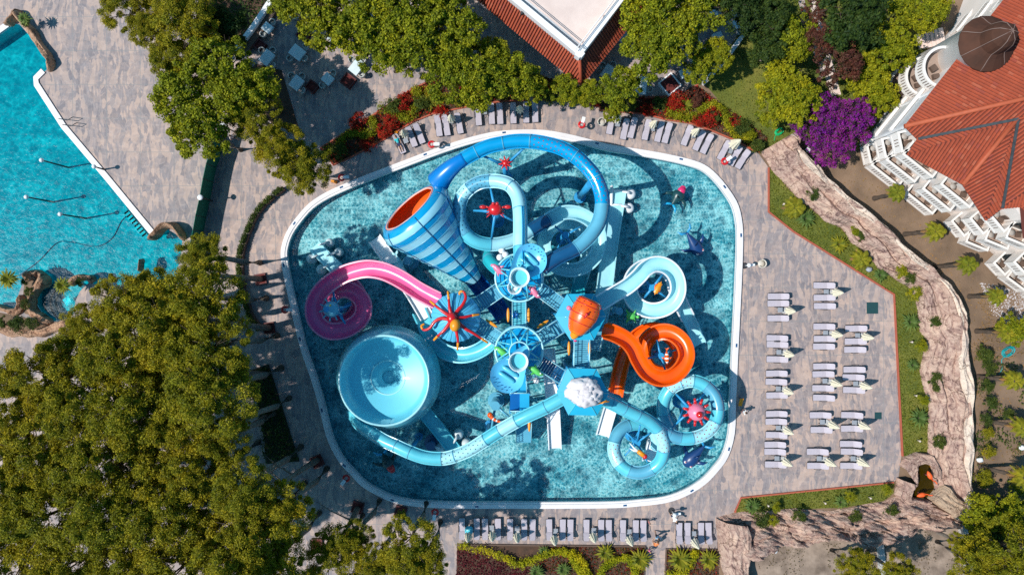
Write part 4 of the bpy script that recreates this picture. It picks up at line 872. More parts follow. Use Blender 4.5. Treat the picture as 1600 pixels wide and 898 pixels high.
for pts in ([(706,494),(703,482),(702,470),(700,455)], [(709,494),(716,484),(723,476),(728,465),(725,456),(719,456),(718,460)], [(710,496),(722,496),(735,493),(749,491)], [(712,500),(726,512),(740,520),(752,528),(762,535)], [(710,506),(714,520),(716,532),(715,546)], [(703,504),(695,515),(686,523),(678,531)], [(702,499),(690,497),(680,502),(672,512),(663,515),(659,509),(663,506)], [(703,493),(692,486),(682,478),(672,470)]):
    P = smooth([W(x, y, 9.35 - .004 * ((x - 708) ** 2 + (y - 498) ** 2) ** .5 * 4) for x, y in pts], 6, False); n = len(P)
    P = [p + Vector((0, 0, .25 * math.sin(i / n * 3.1))) for i, p in enumerate(P)]
    mb = MB(); mb.tube(P, [.17 * (1 - i / n * .62) for i in range(n)], 9); 
    tip = int(n * .72); mb.tube(P[tip:], [.17 * (1 - i / n * .62) + .015 for i in range(tip, n)], 9, mi=1); mb.build('tentacle', [RED, ORANGE2], T)
# --- bridges and stairs between the towers
def bridge(p0, p1, w, label, steps=14, deckmat=None, cat='footbridge', name='footbridge', rail=True):
    a, b = W(*p0), W(*p1); T = thing(name, label, cat, (a + b) / 2); d = (b - a); n = Vector((-d.y, d.x, 0)).normalized()
    for k in range(steps):
        f = (k + .5) / steps; c = a.lerp(b, f); mb = MB(); mb.beam(c - n * w / 2, c + n * w / 2, d.length / steps * .8, .06); mb.build('tread', deckmat or STEEL, T)
    for s in (-1, 1):
        mb = MB(); o = n * s * w / 2; mb.beam(a + o, b + o, .07, .25)
        mb.build('stringer', MASTB, T)
        if rail:
            mb = MB()
            for h in (.55, 1.0): mb.tube([a + o + Vector((0, 0, h)), b + o + Vector((0, 0, h))], .035, 6)
            for k in range(6): q = a.lerp(b, k / 5) + o; mb.tube([q, q + Vector((0, 0, 1.0))], .03, 5)
            mb.build('railing', PALE, T)
    return T
bridge((811,470,6.5),(811,512,6.5), 1.15, 'blue footbridge joining the north and south cage towers', 14, CYAN)
bridge((840,450,6.5),(878,478,6.5), 1.2, 'dark blue stair bridge from north tower to east tower', 12, STEEL)
bridge((782,452,6.4),(744,478,5.4), 1.25, 'dark blue stair bridge from north tower to octopus tower', 12, STEEL)
bridge((783,531,6.4),(742,504,5.4), 1.25, 'dark blue stair bridge from south tower to octopus tower', 12, STEEL)
bridge((838,531,6.5),(880,506,6.5), 1.2, 'dark blue stair bridge from south tower to east tower', 12, STEEL)
bridge((840,562,6.5),(882,590,6.5), 1.2, 'dark navy stair bridge from south tower to the white rock tower', 12, NAVY)
bridge((908,530,6.5),(907,577,6.5), 1.3, 'steel blue grated footbridge between the two hexagonal towers', 14, STEEL)
bridge((810,585,6.3),(811,612,5.0), 1.3, 'upper blue stair flight leaving the south cage tower', 8, SKYB, 'stairs', 'stair_flight')
L_ = thing('stair_landing', 'two tone blue stair landing below the south tower', 'stair landing', W(811, 627, 0))
for (x0, x1, m_, z) in ((797, 812, DEEPB, 4.85), (812, 827, SKYB, 4.95)):
    p = [W(x, y, z) for x, y in ((x0, 614), (x1, 614), (x1, 642), (x0, 642))]; mb = MB(); mb.prism([(q.x, q.y) for q in p], z - .12, z); mb.build('panel', m_, L_)
for x, y in ((797, 614), (827, 614), (797, 642), (827, 642)): q = W(x, y, 5); mb = MB(); mb.tube([(q.x, q.y, -.75), (q.x, q.y, 5.8)], .08, 6); mb.build('post', MASTB, L_)
mb = MB()
for y in (614, 642): mb.tube([W(797, y, 5.8), W(827, y, 5.8)], .04, 6)
mb.build('railing', PALE, L_)
bridge((818,640,4.8),(818,690,.2), 1.4, 'lower stair flight running down into the pool water', 16, STEEL, 'stairs', 'stair_flight')
bridge((935,505,5.2),(925,545,3.9), 1.1, 'perforated blue side stair under the east tower', 10, STEEL, 'stairs', 'stair_flight')
# paddles, surfboards on the bridge sides
for (x, y, rz, l) in ((794,492,90,'amber surfboard left of the central footbridge'),(826,492,90,'amber surfboard right of the central footbridge'),(889,544,90,'amber surfboard left of the grated footbridge'),(921,544,90,'amber surfboard right of the grated footbridge'),(768,505,-35,'amber surfboard on the octopus stair bridge'),(848,506,33,'amber surfboard on the east stair bridge'),(827,663,90,'amber surfboard beside the lower stair flight')):
    q = W(x, y, 7.0); mb = MB(); mb.ball(q, (.62, .13, .08), 16, 8, M3=Matrix.Rotation(R(rz), 3, 'Z')); mb.build('surfboard', ORANGE2, label=l, cat='surfboard')
# starfish shadow on the bridge, modelled as solid dark blue arms
q = W(805, 492, 6.75); mb = MB()
for k in range(5): a = k * 1.2566 + .3; mb.tube([q, q + Vector((.42 * math.cos(a), .42 * math.sin(a), 0))], [.14, .03], 6, flat=.6)
mb.build('starfish', DEEPB, label='starfish shadow modelled in dark blue on the planks of the central footbridge', cat='figure')
# smaller pieces
T = thing('tube_slide', 'short turquoise tube emerging left of the north tower', 'water slide', W(770, 410, 0)); tube_slide(T, [(800,436,5.6),(785,424,5.2),(772,414,4.8),(764,404,4.3),(763,394,3.6),(768,388,2.8)], .55, [(0,3,TURQ,None),(3,5,TURQ,None)])
B_ = thing('globe_cluster', 'three white globes clustered beside the north tower', 'globe lamp', W(785, 396, 0))
for x, y in ((784,391),(781,402),(790,398)):
    q = W(x, y, 6.0); mb = MB(); mb.ball(q, .3); mb.build('globe', WHITEP, B_)
    MB().tube([(q.x, q.y, -.75), (q.x, q.y, 5.8)], .05, 6).build('stalk', MASTB, B_)
B_ = thing('globe_cluster', 'two white globes beside the south tower', 'globe lamp', W(832, 590, 0))
for x, y in ((827,590),(838,594)):
    q = W(x, y, 5.2); mb = MB(); mb.ball(q, .3); mb.build('globe', WHITEP, B_); MB().tube([(q.x, q.y, -.75), (q.x, q.y, 5.0)], .05, 6).build('stalk', MASTB, B_)
q = W(883, 536, 5.0); mb = MB(); mb.ball(q, .34); mb.ball(q + Vector((-.3, .1, .1)), .12); mb.tube([(q.x, q.y, -.75), (q.x, q.y, 4.8)], .06, 6); mb.build('globe_lamp', CYAN, label='pale cyan globe between the south and east towers', cat='globe lamp')
def post(x, y, z, label, r=.4, arms=(), mat=None):
    T = thing('support_mast', label, 'mast', W(x, y, 0)); mast(T, x, y, z, arms, r, mat or STEEL); return T
post(774, 634, 3.0, 'teal mast with side arms near the blue stair landing', .42, [(797,652,3.0),(768,668,3.0)])
post(636, 407, 2.6, 'blue mast next to the light blue dolphin', .38, [(604,415,2.6)]); 
post(968, 486, 5.5, 'dark mast carrying the green turtle right of the east tower', .32)
post(672, 697, 1.6, 'dark mast beside the bowl chute', .4, mat=NAVY)
F = thing('fish_figure', 'striped orange and white eel figure on the teal mast', 'figure', W(774, 656, 3.2))
P = smooth([W(x, y, 3.5) for x, y in ((766,648),(770,653),(777,657),(786,660))], 4, False); mb = MB()
for i in range(len(P) - 1): mb.tube([P[i], P[i + 1]], [.24 - .014 * i, .24 - .014 * (i + 1)], 10, mi=i % 3 == 1)
mb.ball(P[0], .26); mb.build('body', [ORANGE, WHITEP], F)
def turtle(x, y, z, label):
    T = thing('turtle_figure', label, 'figure', W(x, y, z)); c = W(x, y, z); mb = MB(); mb.ball(c, (.42, .34, .22)); mb.build('shell', GREEN, T); mb = MB(); mb.ball(c + Vector((.58, -.05, 0)), .15); mb.build('head', GREEN, T)
    for sx in (-1, 1):
        for sy in (-1, 1): mb = MB(); mb.tube([c + Vector((sx * .25, sy * .25, 0)), c + Vector((sx * .42, sy * .58, 0))], [.12, .04], 6, flat=.5); mb.build('flipper', GREEN, T)
turtle(986, 494, 5.4, 'bright green turtle figure between east tower and orange slide')
# dolphin and whales
def whale(head, tail, z, r, label, mats, name='whale_figure', cat='whale figure', cap=None, eyes=True, lean=0.0):
    h, t = W(*head, z), W(*tail, z); t.z += lean; d = (t - h); L = d.length; d.normalize(); n = Vector((-d.y, d.x, 0)).normalized(); up = Vector((0, 0, 1)); T = thing(name, label, cat, (h.x, h.y, 0))
    P = [h + d * L * f for f in (0, .08, .22, .4, .6, .8, .93, 1)]; mb = MB(); mb.tube(P, [r * k for k in (.35, .75, 1, .95, .66, .36, .18, .1)], 16, flat=.85); mb.build('body', mats[0], T)
    for s in (-1, 1):
        mb = MB(); b = h + d * L * .35 + n * s * r * .8; mb.tube([b, b + n * s * r * .9 + d * r * .5 - up * .1, b + n * s * r * 1.3 + d * r * 1.1 - up * .2], [.16 * r / .5, .12 * r / .5, .03], 8, flat=.35); mb.build('side_fin', mats[0], T)
        mb = MB(); mb.tube([t - d * .1, t + n * s * r * .8 + d * r * .25, t + n * s * r * 1.15 + d * r * .9], [.1, .12, .03], 8, flat=.4); mb.build('tail_fluke', mats[1], T)
        if eyes: mb = MB(); q = h + d * L * .12 + n * s * r * .5 + up * r * .55; mb.ball(q, .13); mb.ball(q + up * .08, .07, mi=1); mb.build('eye', [WHITEP, RED], T)
    mb = MB(); b = h + d * L * .42 + up * r * .75; mb.tube([b, b + d * r * .5 + up * r * .5], [.14, .03], 8, flat=.4); mb.build('back_fin', mats[0], T)
    if cap: mb = MB(); mb.ball(h - d * .05 + up * .1, (r * .62, r * .62, r * .5)); mb.ball(h - d * r * .5 + up * .02, (r * .5, r * .5, r * .25)); mb.build('snout', cap, T)
whale((1095,398),(1070,364), .55, .62, 'dark blue whale figure with raised tail in the upper right water', (M('whale_blue', (.01, .05, .17), None, 2, .35), MASTB), lean=.7)
whale((1070,727),(1098,693), .55, .66, 'dark blue whale figure near the lower right pool corner', (MATS['whale_blue'], MASTB), lean=.7)
whale((1064,299),(1050,320), .6, .6, 'dark seal like spout figure with a pink snout at the upper right', (M('seal_dark', (.012, .06, .07), None, 2, .35), SKYB), cap=M('hot_pink2', (.8, .03, .16), None, 2, .35), eyes=False, name='sea_creature_figure', cat='figure')
whale((610,729),(598,708), .6, .62, 'dark spout figure with a red snout at the shaded lower left', (MATS['seal_dark'], SKYB), cap=RED, eyes=False, name='sea_creature_figure', cat='figure')
whale((629,419),(618,396), 2.9, .24, 'light blue dolphin figure above the white slide lane', (PALE, PALE), name='dolphin_figure', cat='dolphin figure', eyes=False)

# fine water jets thrown by the nozzles
g_ = random.Random(4); mb = MB()
for (x0, y0, z0, x1, y1) in ((752,584,3.5,684,617),(748,588,3.5,686,621),(676,524,6,640,546),(720,560,3,684,563),(700,520,5,655,540),(762,388,4.5,722,372),(768,396,4.5,726,386),(765,392,4.5,722,379),(858,446,6,846,478),(868,440,6,880,470),(775,405,5,742,398),(842,640,4,866,650),(846,646,4,868,657)):
    a, b = W(x0, y0, z0), W(x1, y1, 0)
    for k in range(70):
        f = g_.random() ** .8; p = a.lerp(b, f) + Vector((g_.gauss(0, .04), g_.gauss(0, .04), 1.2 * math.sin(f * 3.14) * .6 + g_.gauss(0, .03))); r = .022
        mb.add([p + Vector((r, 0, 0)), p + Vector((-r, r, 0)), p + Vector((-r, -r, 0)), p + Vector((0, 0, r))], [(0, 1, 3), (1, 2, 3), (2, 0, 3), (0, 2, 1)])
for (x, y, r0) in ((777,398,.5),(742,417,.0),(860,500,.5),(1010,452,.3),(745,424,.9)):
    c = W(x, y, 0)
    for k in range(60):
        p = c + Vector((g_.gauss(0, .35), g_.gauss(0, .35), abs(g_.gauss(0, .3)))); r = .03; mb.add([p + Vector((r, 0, 0)), p + Vector((-r, r, 0)), p + Vector((-r, -r, 0)), p + Vector((0, 0, r))], [(0, 1, 3), (1, 2, 3), (2, 0, 3), (0, 2, 1)])
mb.build('water_spray', M('spray_white', (.85, .9, .92), None, 3, .3), label='fine white water spray flying around the slide towers', cat='water spray', kind='stuff', fix=False)
HOTW = M('hotel_white', (0.80, 0.74, 0.70), (0.74, 0.68, 0.64), .8, .6); SLOT = M('slot_shadow_brown', (.16, .11, .09), None, 3, .8); BFLOOR = M('balcony_floor', (.36, .26, .21), None, 2, .8)
# ------------------------------------------------------------------ buildings
def inside_hit(poly, u):
    """v interval of the vertical line at u inside a convex-ish polygon"""
    vs = []
    n = len(poly)
    for i in range(n):
        (a, b), (c, d) = poly[i], poly[(i + 1) % n]
        if (a <= u < c) or (c <= u < a): vs.append(b + (d - b) * (u - a) / (c - a))
    return (min(vs), max(vs)) if len(vs) >= 2 else None
def tiled_face(pts, mb, pitch=0.27, tile=0.42, seed=0, eave=None):
    """clay tile rolls laid as real half round pieces, running down the slope of a planar roof face"""
    P = [Vector(p) for p in pts]; nrm = Vector()
    for i in range(len(P)): a, b = P[i], P[(i + 1) % len(P)]; nrm += a.cross(b)
    nrm.normalize()
    if nrm.z < 0: nrm = -nrm
    v = Vector((-nrm.x * nrm.z, -nrm.y * nrm.z, 1 - nrm.z ** 2))    # up the slope
    v.normalize(); u = v.cross(nrm).normalized(); o = P[0]
    q = [((p - o).dot(u), (p - o).dot(v)) for p in P]
    mb.add([p for p in P], [tuple(range(len(P)))], 1)
    r = random.Random(seed); x = min(a for a, b in q) + pitch / 2; mx = max(a for a, b in q)
    while x < mx:
        h = inside_hit(q, x)
        if h:
            y = h[0]
            while y < h[1] - .05:
                y2 = min(y + tile, h[1]); w0, w1 = pitch * .42, pitch * .36; vs = []
                for yy, w, lift in ((y, w0, .035), (y2, w1, .0)):
                    b = o + u * x + v * yy
                    for s, hh in ((-1, 0.01), (-.55, .115), (.55, .115), (1, .01)): vs.append(b + u * (s * w) + nrm * (hh + lift))
                k = 0 if r.random() < .86 else r.choice((2, 3))
                mb.add(vs, [(0, 1, 5, 4), (1, 2, 6, 5), (2, 3, 7, 6), (0, 3, 2, 1)], k)
                y += tile
        x += pitch
TILES = [TILE, M('tile_underlay', (.13, .03, .02), None, 3, .9), M('red_roof_tile_pale', (0.42, 0.10, 0.05), (0.36, 0.085, 0.04), 2, .8), M('red_roof_tile_dark', (0.33, 0.06, 0.035), (0.28, .055, .03), 2, .8)]
def ridge(a, b, T, r=.16, mat=None, name='ridge_cap'):
    MB().tube([Vector(a), Vector(b)], r, 8).build(name, mat or TILE, T)
# restaurant at the top
T = thing('restaurant', 'flat terraced restaurant roof edged with red clay tile skirts', 'building', W(900, 20, 0))
e0, e1, e2 = W(640, -88, 3.6), W(908, 134, 3.6), W(1080, -75, 3.6)
i0, i1, i2 = W(677, -97, 5.3), W(905, 92, 5.3), W(1050, -97, 5.3)
mb = MB(); tiled_face([e0, e1, i1, i0], mb, seed=1); mb.build('tile_skirt', TILES, T, fix=False)
mb = MB(); tiled_face([e1, e2, i2, i1], mb, seed=2); mb.build('tile_skirt', TILES, T, fix=False)
ridge(e1 + Vector((0, 0, .1)), i1 + Vector((0, 0, .12)), T)
def off(a, b, d, z=0): dd = (b - a).normalized(); n = Vector((-dd.y, dd.x, 0)); return n * d + Vector((0, 0, z))
mb = MB(); mb.prism([(p.x, p.y) for p in (W(690,-90,5),W(905,87,5),W(1040,-90,5))], 5.0, 5.25, 0); mb.build('roof_terrace', TERRACE, T)
mb = MB()
for a, b in ((i0, i1), (i1, i2)):
    k = 1 if a is i0 else -1; n = off(a, b, 0.0); z_ = .35 if a is i0 else .353; ex_ = (b - a).normalized() * .2 * (1 if a is i0 else -1); mb.beam(a + Vector((0, 0, z_)) + off(a, b, .18) + (ex_ if a is i1 else Vector()), b + Vector((0, 0, z_)) + off(a, b, .18) + (ex_ if a is i0 else Vector()), .5, .9)
mb.build('parapet', WHITE, T)
mb = MB()
for a, b in ((i0, i1), (i1, i2)):
    for h in (1.15, 1.35): mb.tube([a + Vector((0, 0, h)) + off(a, b, .55), b + Vector((0, 0, h)) + off(a, b, .55)], .03, 5)
mb.build('terrace_rail', WHITE, T)
mb = MB(); mb.prism([(p.x, p.y) for p in (W(690,-90,4),W(905,80,4),W(1040,-90,4))], 0, 3.4); mb.build('wall', WHITE, T)
for x, y in ((944, 28), (815, 22)): q = W(x, y, 5.3); mb = MB(); mb.tube([(q.x, q.y, 5.2), (q.x, q.y, 5.6)], .12, 8); mb.build('roof_vent', DARKMET, T)

# hotel on the right
HZ = 8.3
T = thing('hotel_building', 'white balconied hotel wing with red hipped tile roofs', 'building', W(1500, 220, 0))
A = W(1412,198,HZ); B = W(1432,218,HZ); C = W(1416,242,HZ); D = W(1503,289,HZ); E = W(1539,345,HZ); F = W(1563,326,HZ); G = W(1588,187,HZ + 3.0)
N1 = W(1490,100,HZ); N2 = W(1570,-2,HZ); Hh = W(1760,118,HZ + 3.6); N3 = W(1650,-105,HZ); Fr = W(1593,323,HZ); Fr2 = W(1598,372,HZ); X1 = W(1720,430,HZ); X2 = W(1760, 190, HZ + 3.4)
def on_plane(px, py, a, b, c):
    n = (b - a).cross(c - a); o = Vector((0, 0, HC)); d = W(px, py, 0) - o
    return o + d * ((a - o).dot(n) / d.dot(n))
G = on_plane(1588, 187, A, B, Hh)
faces = [[A, N3, Hh + (N3 - A) * .9, Hh], [B, A, Hh, G], [B, C, G], [C, D, G], [D, E, G], [E, F, G], [F, Fr, X2, G], [Fr, Fr2, X1, X2], [G, X2, Hh]]
def planar(f): return f
for i, f in enumerate(faces):
    mb = MB()
    if i > 1 and len(f) > 3:       # make each polygon planar by fanning triangles
        for k in range(1, len(f) - 1): tiled_face([f[0], f[k], f[k + 1]], mb, seed=i * 7 + k)
    else: tiled_face(f, mb, seed=i * 7)
    mb.build('roof_plane', TILES, T, fix=False)
RC = M('ridge_tile', (0.44, 0.09, 0.035), (0.36, .075, .03), 3, .7); up = Vector((0, 0, .1))
ridge(A + up, Hh + up, T, .2, RC); ridge(D + up, G + up, T, .2, RC)
VAL = M('grey_flashing', (.055, .065, .07), (.03, .035, .04), 3, .7)
for a, b in ((B, G), (F, G)): MB().beam(a + Vector((0, 0, .26)), b + Vector((0, 0, .24)), .22, .08).build('valley_flashing', VAL, T)
# body walls: ground outline steps inwards from the eaves
ft = [(1338,229),(1345,262),(1362,274),(1440,338),(1450,334),(1468,345),(1468,366),(1482,382),(1506,384),(1526,395),(1530,416),(1546,431),(1562,440),(1582,456),(1600,474),(1760,560),(1760,-250),(1560,-150),(1480,40)]
WALL = M('hotel_wall', (0.74, 0.66, 0.62), (0.68, 0.61, 0.57), .6, .7); WALLG = M('hotel_wall_grey', (0.60, 0.60, 0.60), (0.55, 0.55, 0.56), .5, .7)
core = [(1353,218),(1378,268),(1400,286),(1446,318),(1462,322),(1484,334),(1500,356),(1528,366),(1546,392),(1568,410),(1604,436),(1770,540),(1760,-250),(1560,-150),(1490,42),(1450,88)]
mb = MB(); mb.prism(WP(core), 0, HZ - .12); mb.build('wall', WALL, T)
# flat upper terrace to the north west with its glass and white bands
mb = MB()
for z, (xa, ya), (xb, yb) in ((2.7,(1338,229),(1455,83)), (5.5,(1341,224),(1458,80)), (8.15,(1347,218),(1462,76))):
    a, b = W(xa, ya), W(xb, yb); mb.beam((a.x, a.y, z), (b.x, b.y, z), .28, .3)
mb.build('facade_band', HOTW, T)
a, b, c_, d_ = W(1344,226), W(1462,80), W(1500,100), W(1375,240)
mb = MB(); mb.prism([(p.x, p.y) for p in (a, b, W(1470,90), W(1358,236))], 0, 8.0); mb.build('facade_wall', WALLG, T)
mb = MB()
for f in (.0, .33, .66, 1): q = a.lerp(b, f); mb.box((q.x, q.y, 4.1), (.22, .22, 8.1), .9)
mb.build('facade_pier', WHITE, T)
def balcony(p, q, z, depth, T, chairs=1):
    """slab, parapet with narrow baluster slots, floor, window and furniture; p->q is the outer edge, building to the left hand"""
    p, q = Vector((p.x, p.y, 0)), Vector((q.x, q.y, 0)); d = (q - p).normalized(); n = Vector((-d.y, d.x, 0)); L = (q - p).length; rz = math.atan2(d.y, d.x); m = (p + q) / 2
    Bc = MB(); c = m + n * depth / 2; Bc.box((c.x, c.y, z), (L, depth, .22), rz); o = Bc.build('balcony', HOTW, T)
    g = MB(); c2 = m + n * (depth / 2 + .05); g.box((c2.x, c2.y, z + .125), (L - .4, depth - .35, .03), rz); g.build('balcony_floor', BFLOOR, o)
    f = MB(); e = m + n * .08; f.box((e.x, e.y, z + .58), (L, .12, .95), rz); f.box((e.x, e.y, z + 1.09), (L + .06, .2, .08), rz)
    for s in (0, 1):
        e = p.lerp(q, s) + n * depth / 2 + d * (.06 if s == 0 else -.06); f.box((e.x, e.y, z + .58), (.12, depth, .95), rz); f.box((e.x, e.y, z + 1.092), (.18, depth, .08), rz)
    f.build('parapet', HOTW, o)
    g = MB(); k = int((L - .8) / .26)
    for i in range(k): e = m + d * ((i - (k - 1) / 2) * .26) + n * .015; g.box((e.x, e.y, z + .62), (.07, .02, .58), rz)
    g.build('baluster_slots', SLOT, o)
    g = MB(); w = m + n * (depth + .02); g.box((w.x, w.y, z + 1.2), (L * .6, .06, 2.1), rz); g.build('window', GLASSD, o)
    for i in range(chairs):
        e = m + d * ((i - (chairs - 1) / 2) * 1.1 + .2) + n * depth * .6; h = MB(); h.box((e.x, e.y, z + .45), (.5, .45, .1), rz + .3); h.box((e.x + n.x * .22, e.y + n.y * .22, z + .75), (.5, .08, .5), rz + .3); h.build('balcony_chair', WOODB, o)
    e = m - d * .45 + n * depth * .55; h = MB(); h.lathe((e.x, e.y, z + .62), [(.01, .03), (.27, .03), (.27, 0)], 16); h.build('balcony_table', WICKB, o)
WICKB = M('grey_wood', (.4, .36, .33), None, 5, .7)
segs = [((1346,263),(1388,296)), ((1399,305),(1440,338)), ((1339,232),(1345,260)), ((1468,348),(1488,372)), ((1490,380),(1524,394)), ((1532,412),(1550,431)), ((1552,434),(1582,456)), ((1588,462),(1640,498))]
for (s0, s1) in segs:
    p, q = W(*s0), W(*s1)
    if s0[0] > s1[0]: p, q = q, p
    for z in (0.6, 3.2, 5.8):
        balcony(p, q, z, 1.5 if (q - p).length > 1.5 else 1.0, T, 2 if (q - p).length > 2.6 else 1)
# rounded corner tower with brown bell roof and curved balconies
T2 = T
tc = W(1497, 92, 0); tb = W(1541, 69, 9.4)
tc = Vector((tb.x, tb.y, 0))
mb = MB(); mb.lathe((tc.x, tc.y, 0), [(1.95, 0), (1.95, 9.2), (2.1, 9.3), (2.15, 9.45), (0, 9.5)], 40); mb.build('corner_tower', HOTW, T)
mb = MB(); mb.lathe((tc.x, tc.y, 9.4), [(2.3, 0), (2.28, .08), (1.95, .35), (1.5, .7), (1.22, 1.0), (1.15, 1.5), (1.02, 2.1), (.72, 2.6), (.3, 2.9), (.02, 3.0)], 18, sm=False); mb.build('bell_roof', M('brown_copper', (0.085, 0.036, 0.023), (.055, .026, .018), 1.0, .85, spec=.2), T)
mb = MB()
for k in range(7): a = k * 2 * math.pi / 7; mb.tube([(tc.x + r * math.cos(a), tc.y + r * math.sin(a), 9.4 + z) for r, z in ((2.3, .02), (1.97, .37), (1.52, .72), (1.24, 1.02), (1.17, 1.52), (1.04, 2.12), (.74, 2.62), (.02, 3.02))], .035, 5)
mb.build('roof_seam', M('brown_seam', (.2, .13, .11), None, 3, .7), T)
def roundbal(x, y, z, r, T):
    c = W(x, y); mb = MB(); mb.lathe((c.x, c.y, 0), [(0, z - .11), (r, z - .11), (r, z + .11), (0, z + .11)], 36, sm=False); o = mb.build('balcony', HOTW, T)
    mb = MB(); mb.lathe((c.x, c.y, z), [(r - .15, .1), (r, .1), (r, 1.05), (r + .04, 1.05), (r + .04, 1.13), (r - .18, 1.13), (r - .18, 1.05), (r - .15, 1.05), (r - .15, .1)], 40, sm=False); mb.build('parapet', HOTW, o)
    mb = MB()
    for k in range(44): a = k * math.pi / 22; mb.box((c.x + (r + .005) * math.cos(a), c.y + (r + .005) * math.sin(a), z + .6), (.02, .08, .6), a)
    mb.build('baluster_slots', SLOT, o); mb = MB(); mb.lathe((c.x, c.y, z), [(.01, .125), (r - .2, .125)], 30); mb.build('balcony_floor', BFLOOR, o)
    mb = MB(); mb.box((c.x - .5, c.y + .1, z + .45), (.5, .5, .3), .6); mb.box((c.x - .3, c.y - .6, z + .45), (.5, .4, .3), .2); mb.build('balcony_chair', WOODB, o)
for z in (0.8, 3.4, 6.0): roundbal(1402, 142, z, 1.75, T)
c = W(1456, 112, 0)
for z in (0.8, 3.4, 6.0):
    pass
mb = MB(); mb.prism(WP([(1410,148),(1436,112),(1490,60),(1540,90),(1500,130),(1440,150)]), 0, 8.1); mb.build('corner_wall', HOTW, T)
for (s0, s1) in (((1470,62),(1496,28)), ((1500,22),(1528,-14))):
    for z in (1.2, 4.0, 6.8): balcony(W(*s1), W(*s0), z, 1.6, T, 1)
mb = MB()
for k in range(6):
    f = k / 6; a = W(1462 - 32 * f, 62 + 6 * f); mb.box((a.x, a.y, .9 - .14 * k), (.42, 1.5, .16), R(10))
mb.build('entrance_step', TERRACE, label='pinkish entrance steps beside the hotel tower', cat='steps')

# ------------------------------------------------------------------ furniture
LG = 'grey sun loungers around the slide pool'
def make_lounger():
    T = thing('sun_lounger', 'x', 'sun lounger', (0, 0, 0), LG)
    mb = MB()
    for s in (-1, 1): mb.tube([(-.97, s * .29, .3), (.98, s * .29, .3)], .028, 6)
    for x in (-.97, .98): mb.tube([(x, -.29, .3), (x, .29, .3)], .028, 6)
    mb.build('frame', DARKMET, T)
    mb = MB(); mb.box((-.33, 0, .36), (1.26, .56, .09)); mb.box((-.94, 0, .355), (.06, .5, .07)); mb.build('seat_cushion', GREYFAB, T)
    mb = MB(); n = 8
    a = Vector((.3, 0, .36)); b = Vector((.93, 0, .74)); d = (b - a).normalized(); nn = Vector((-d.z, 0, d.x))
    vs = []
    for f, w in ((0, .28), (.2, .285), (.8, .28), (.93, .24), (1, .17)):
        p = a.lerp(b, f)
        for s, h in ((-1, 0), (1, 0), (1, .09), (-1, .09)): vs.append(p + Vector((0, s * w, 0)) + nn * h)
    mb.add(vs, [(i * 4 + k, i * 4 + (k + 1) % 4, (i + 1) * 4 + (k + 1) % 4, (i + 1) * 4 + k) for i in range(4) for k in range(4)] + [(3, 2, 1, 0), (16, 17, 18, 19)]); mb.build('backrest', GREYFAB, T)
    for x in (-.8, .75):
        for s in (-1, 1): MB().tube([(x, s * .28, 0), (x, s * .29, .3)], .025, 6).build('leg', DARKMET, T)
    for s in (-1, 1): MB().tube([(-.35, s * .31, .3), (-.2, s * .34, .52), (.2, s * .34, .54), (.38, s * .31, .34)], .025, 6).build('armrest', DARKMET, T)
    return T
LOUNGER = make_lounger(); _used = [False]
def lounger(x, y, deg, label):
    """deg: direction of the head end in survey image terms (0 = right, 90 = up)"""
    loc = W(x, y, 0.35); loc.z = 0
    if not _used[0]: o = LOUNGER; o.location = loc; o.rotation_euler = (0, 0, R(deg)); _used[0] = True
    else: o = copy_tree(LOUNGER, None, loc, R(deg + rnd.uniform(-1.5, 1.5)))
    o['label'] = label; return o
def make_table():
    T = thing('side_table', 'x', 'side table', (0, 0, 0), 'small grey side tables by the loungers')
    MB().box((0, 0, .42), (.45, .45, .04)).build('tabletop', GREYTAB, T)
    for sx in (-1, 1):
        for sy in (-1, 1): MB().box((sx * .18, sy * .18, .2), (.04, .04, .4)).build('leg', DARKMET, T)
    return T
def make_parasol():
    T = thing('closed_parasol', 'x', 'parasol', (0, 0, 0), 'closed cream parasols by the loungers')
    MB().box((0, 0, .05), (.5, .5, .1)).build('base_plate', M('concrete_base', (.5, .5, .5), None, 3, .8), T)
    MB().tube([(0, 0, 0), (0, 0, 2.55)], .025, 8).build('pole', WHITEP, T)
    prof = [(.42, .98), (.36, 1.15), (.31, 1.5), (.2, 2.0), (.09, 2.4), (.02, 2.52)]
    mb = MB(); mb.lathe((0, 0, 0), prof, 40, rfun=lambda th, r, z: .62 + .40 * abs(math.cos(4 * th + .3 * z)) ** 1.5); mb.build('canopy', CREAM, T)
    return T
TAB = make_table(); PAR = make_parasol(); _t = [0, 0]
def table(x, y, deg, label):
    loc = W(x, y, .42); loc.z = 0
    if not _t[0]: o = TAB; o.location = loc; o.rotation_euler = (0, 0, R(deg)); _t[0] = 1
    else: o = copy_tree(TAB, None, loc, R(deg))
    o['label'] = label
def parasol(x, y, label, sc=1.0):
    """x,y: foot position"""
    loc = W(x, y)
    if not _t[1]: o = PAR; o.location = loc; _t[1] = 1
    else: o = copy_tree(PAR, None, loc, rnd.uniform(0, 3), sc)
    o['label'] = label
cols = [('left', [(1216, [463, 474, 497], 484), (1214, [528, 538, 561], 550), (1213, [583, 596, 617], 607), (1213, [646, 658, 679], 668), (1211, [694, 705, 725], 716)]),
        ('middle', [(1288, [446, 465, 478], 456), (1287, [510, 529, 541], 520), (1286, [572, 584, 606, 621], 595), (1282, [648, 671], 659), (1277, [705, 727], 716)]),
        ('right', [(1336, [513, 533, 546], 524), (1333, [577, 589, 609], 599), (1331, [648, 669], 660), (1329, [693, 705, 727], 716)])]
ROWN = ['topmost', 'second', 'third', 'fourth', 'bottom']
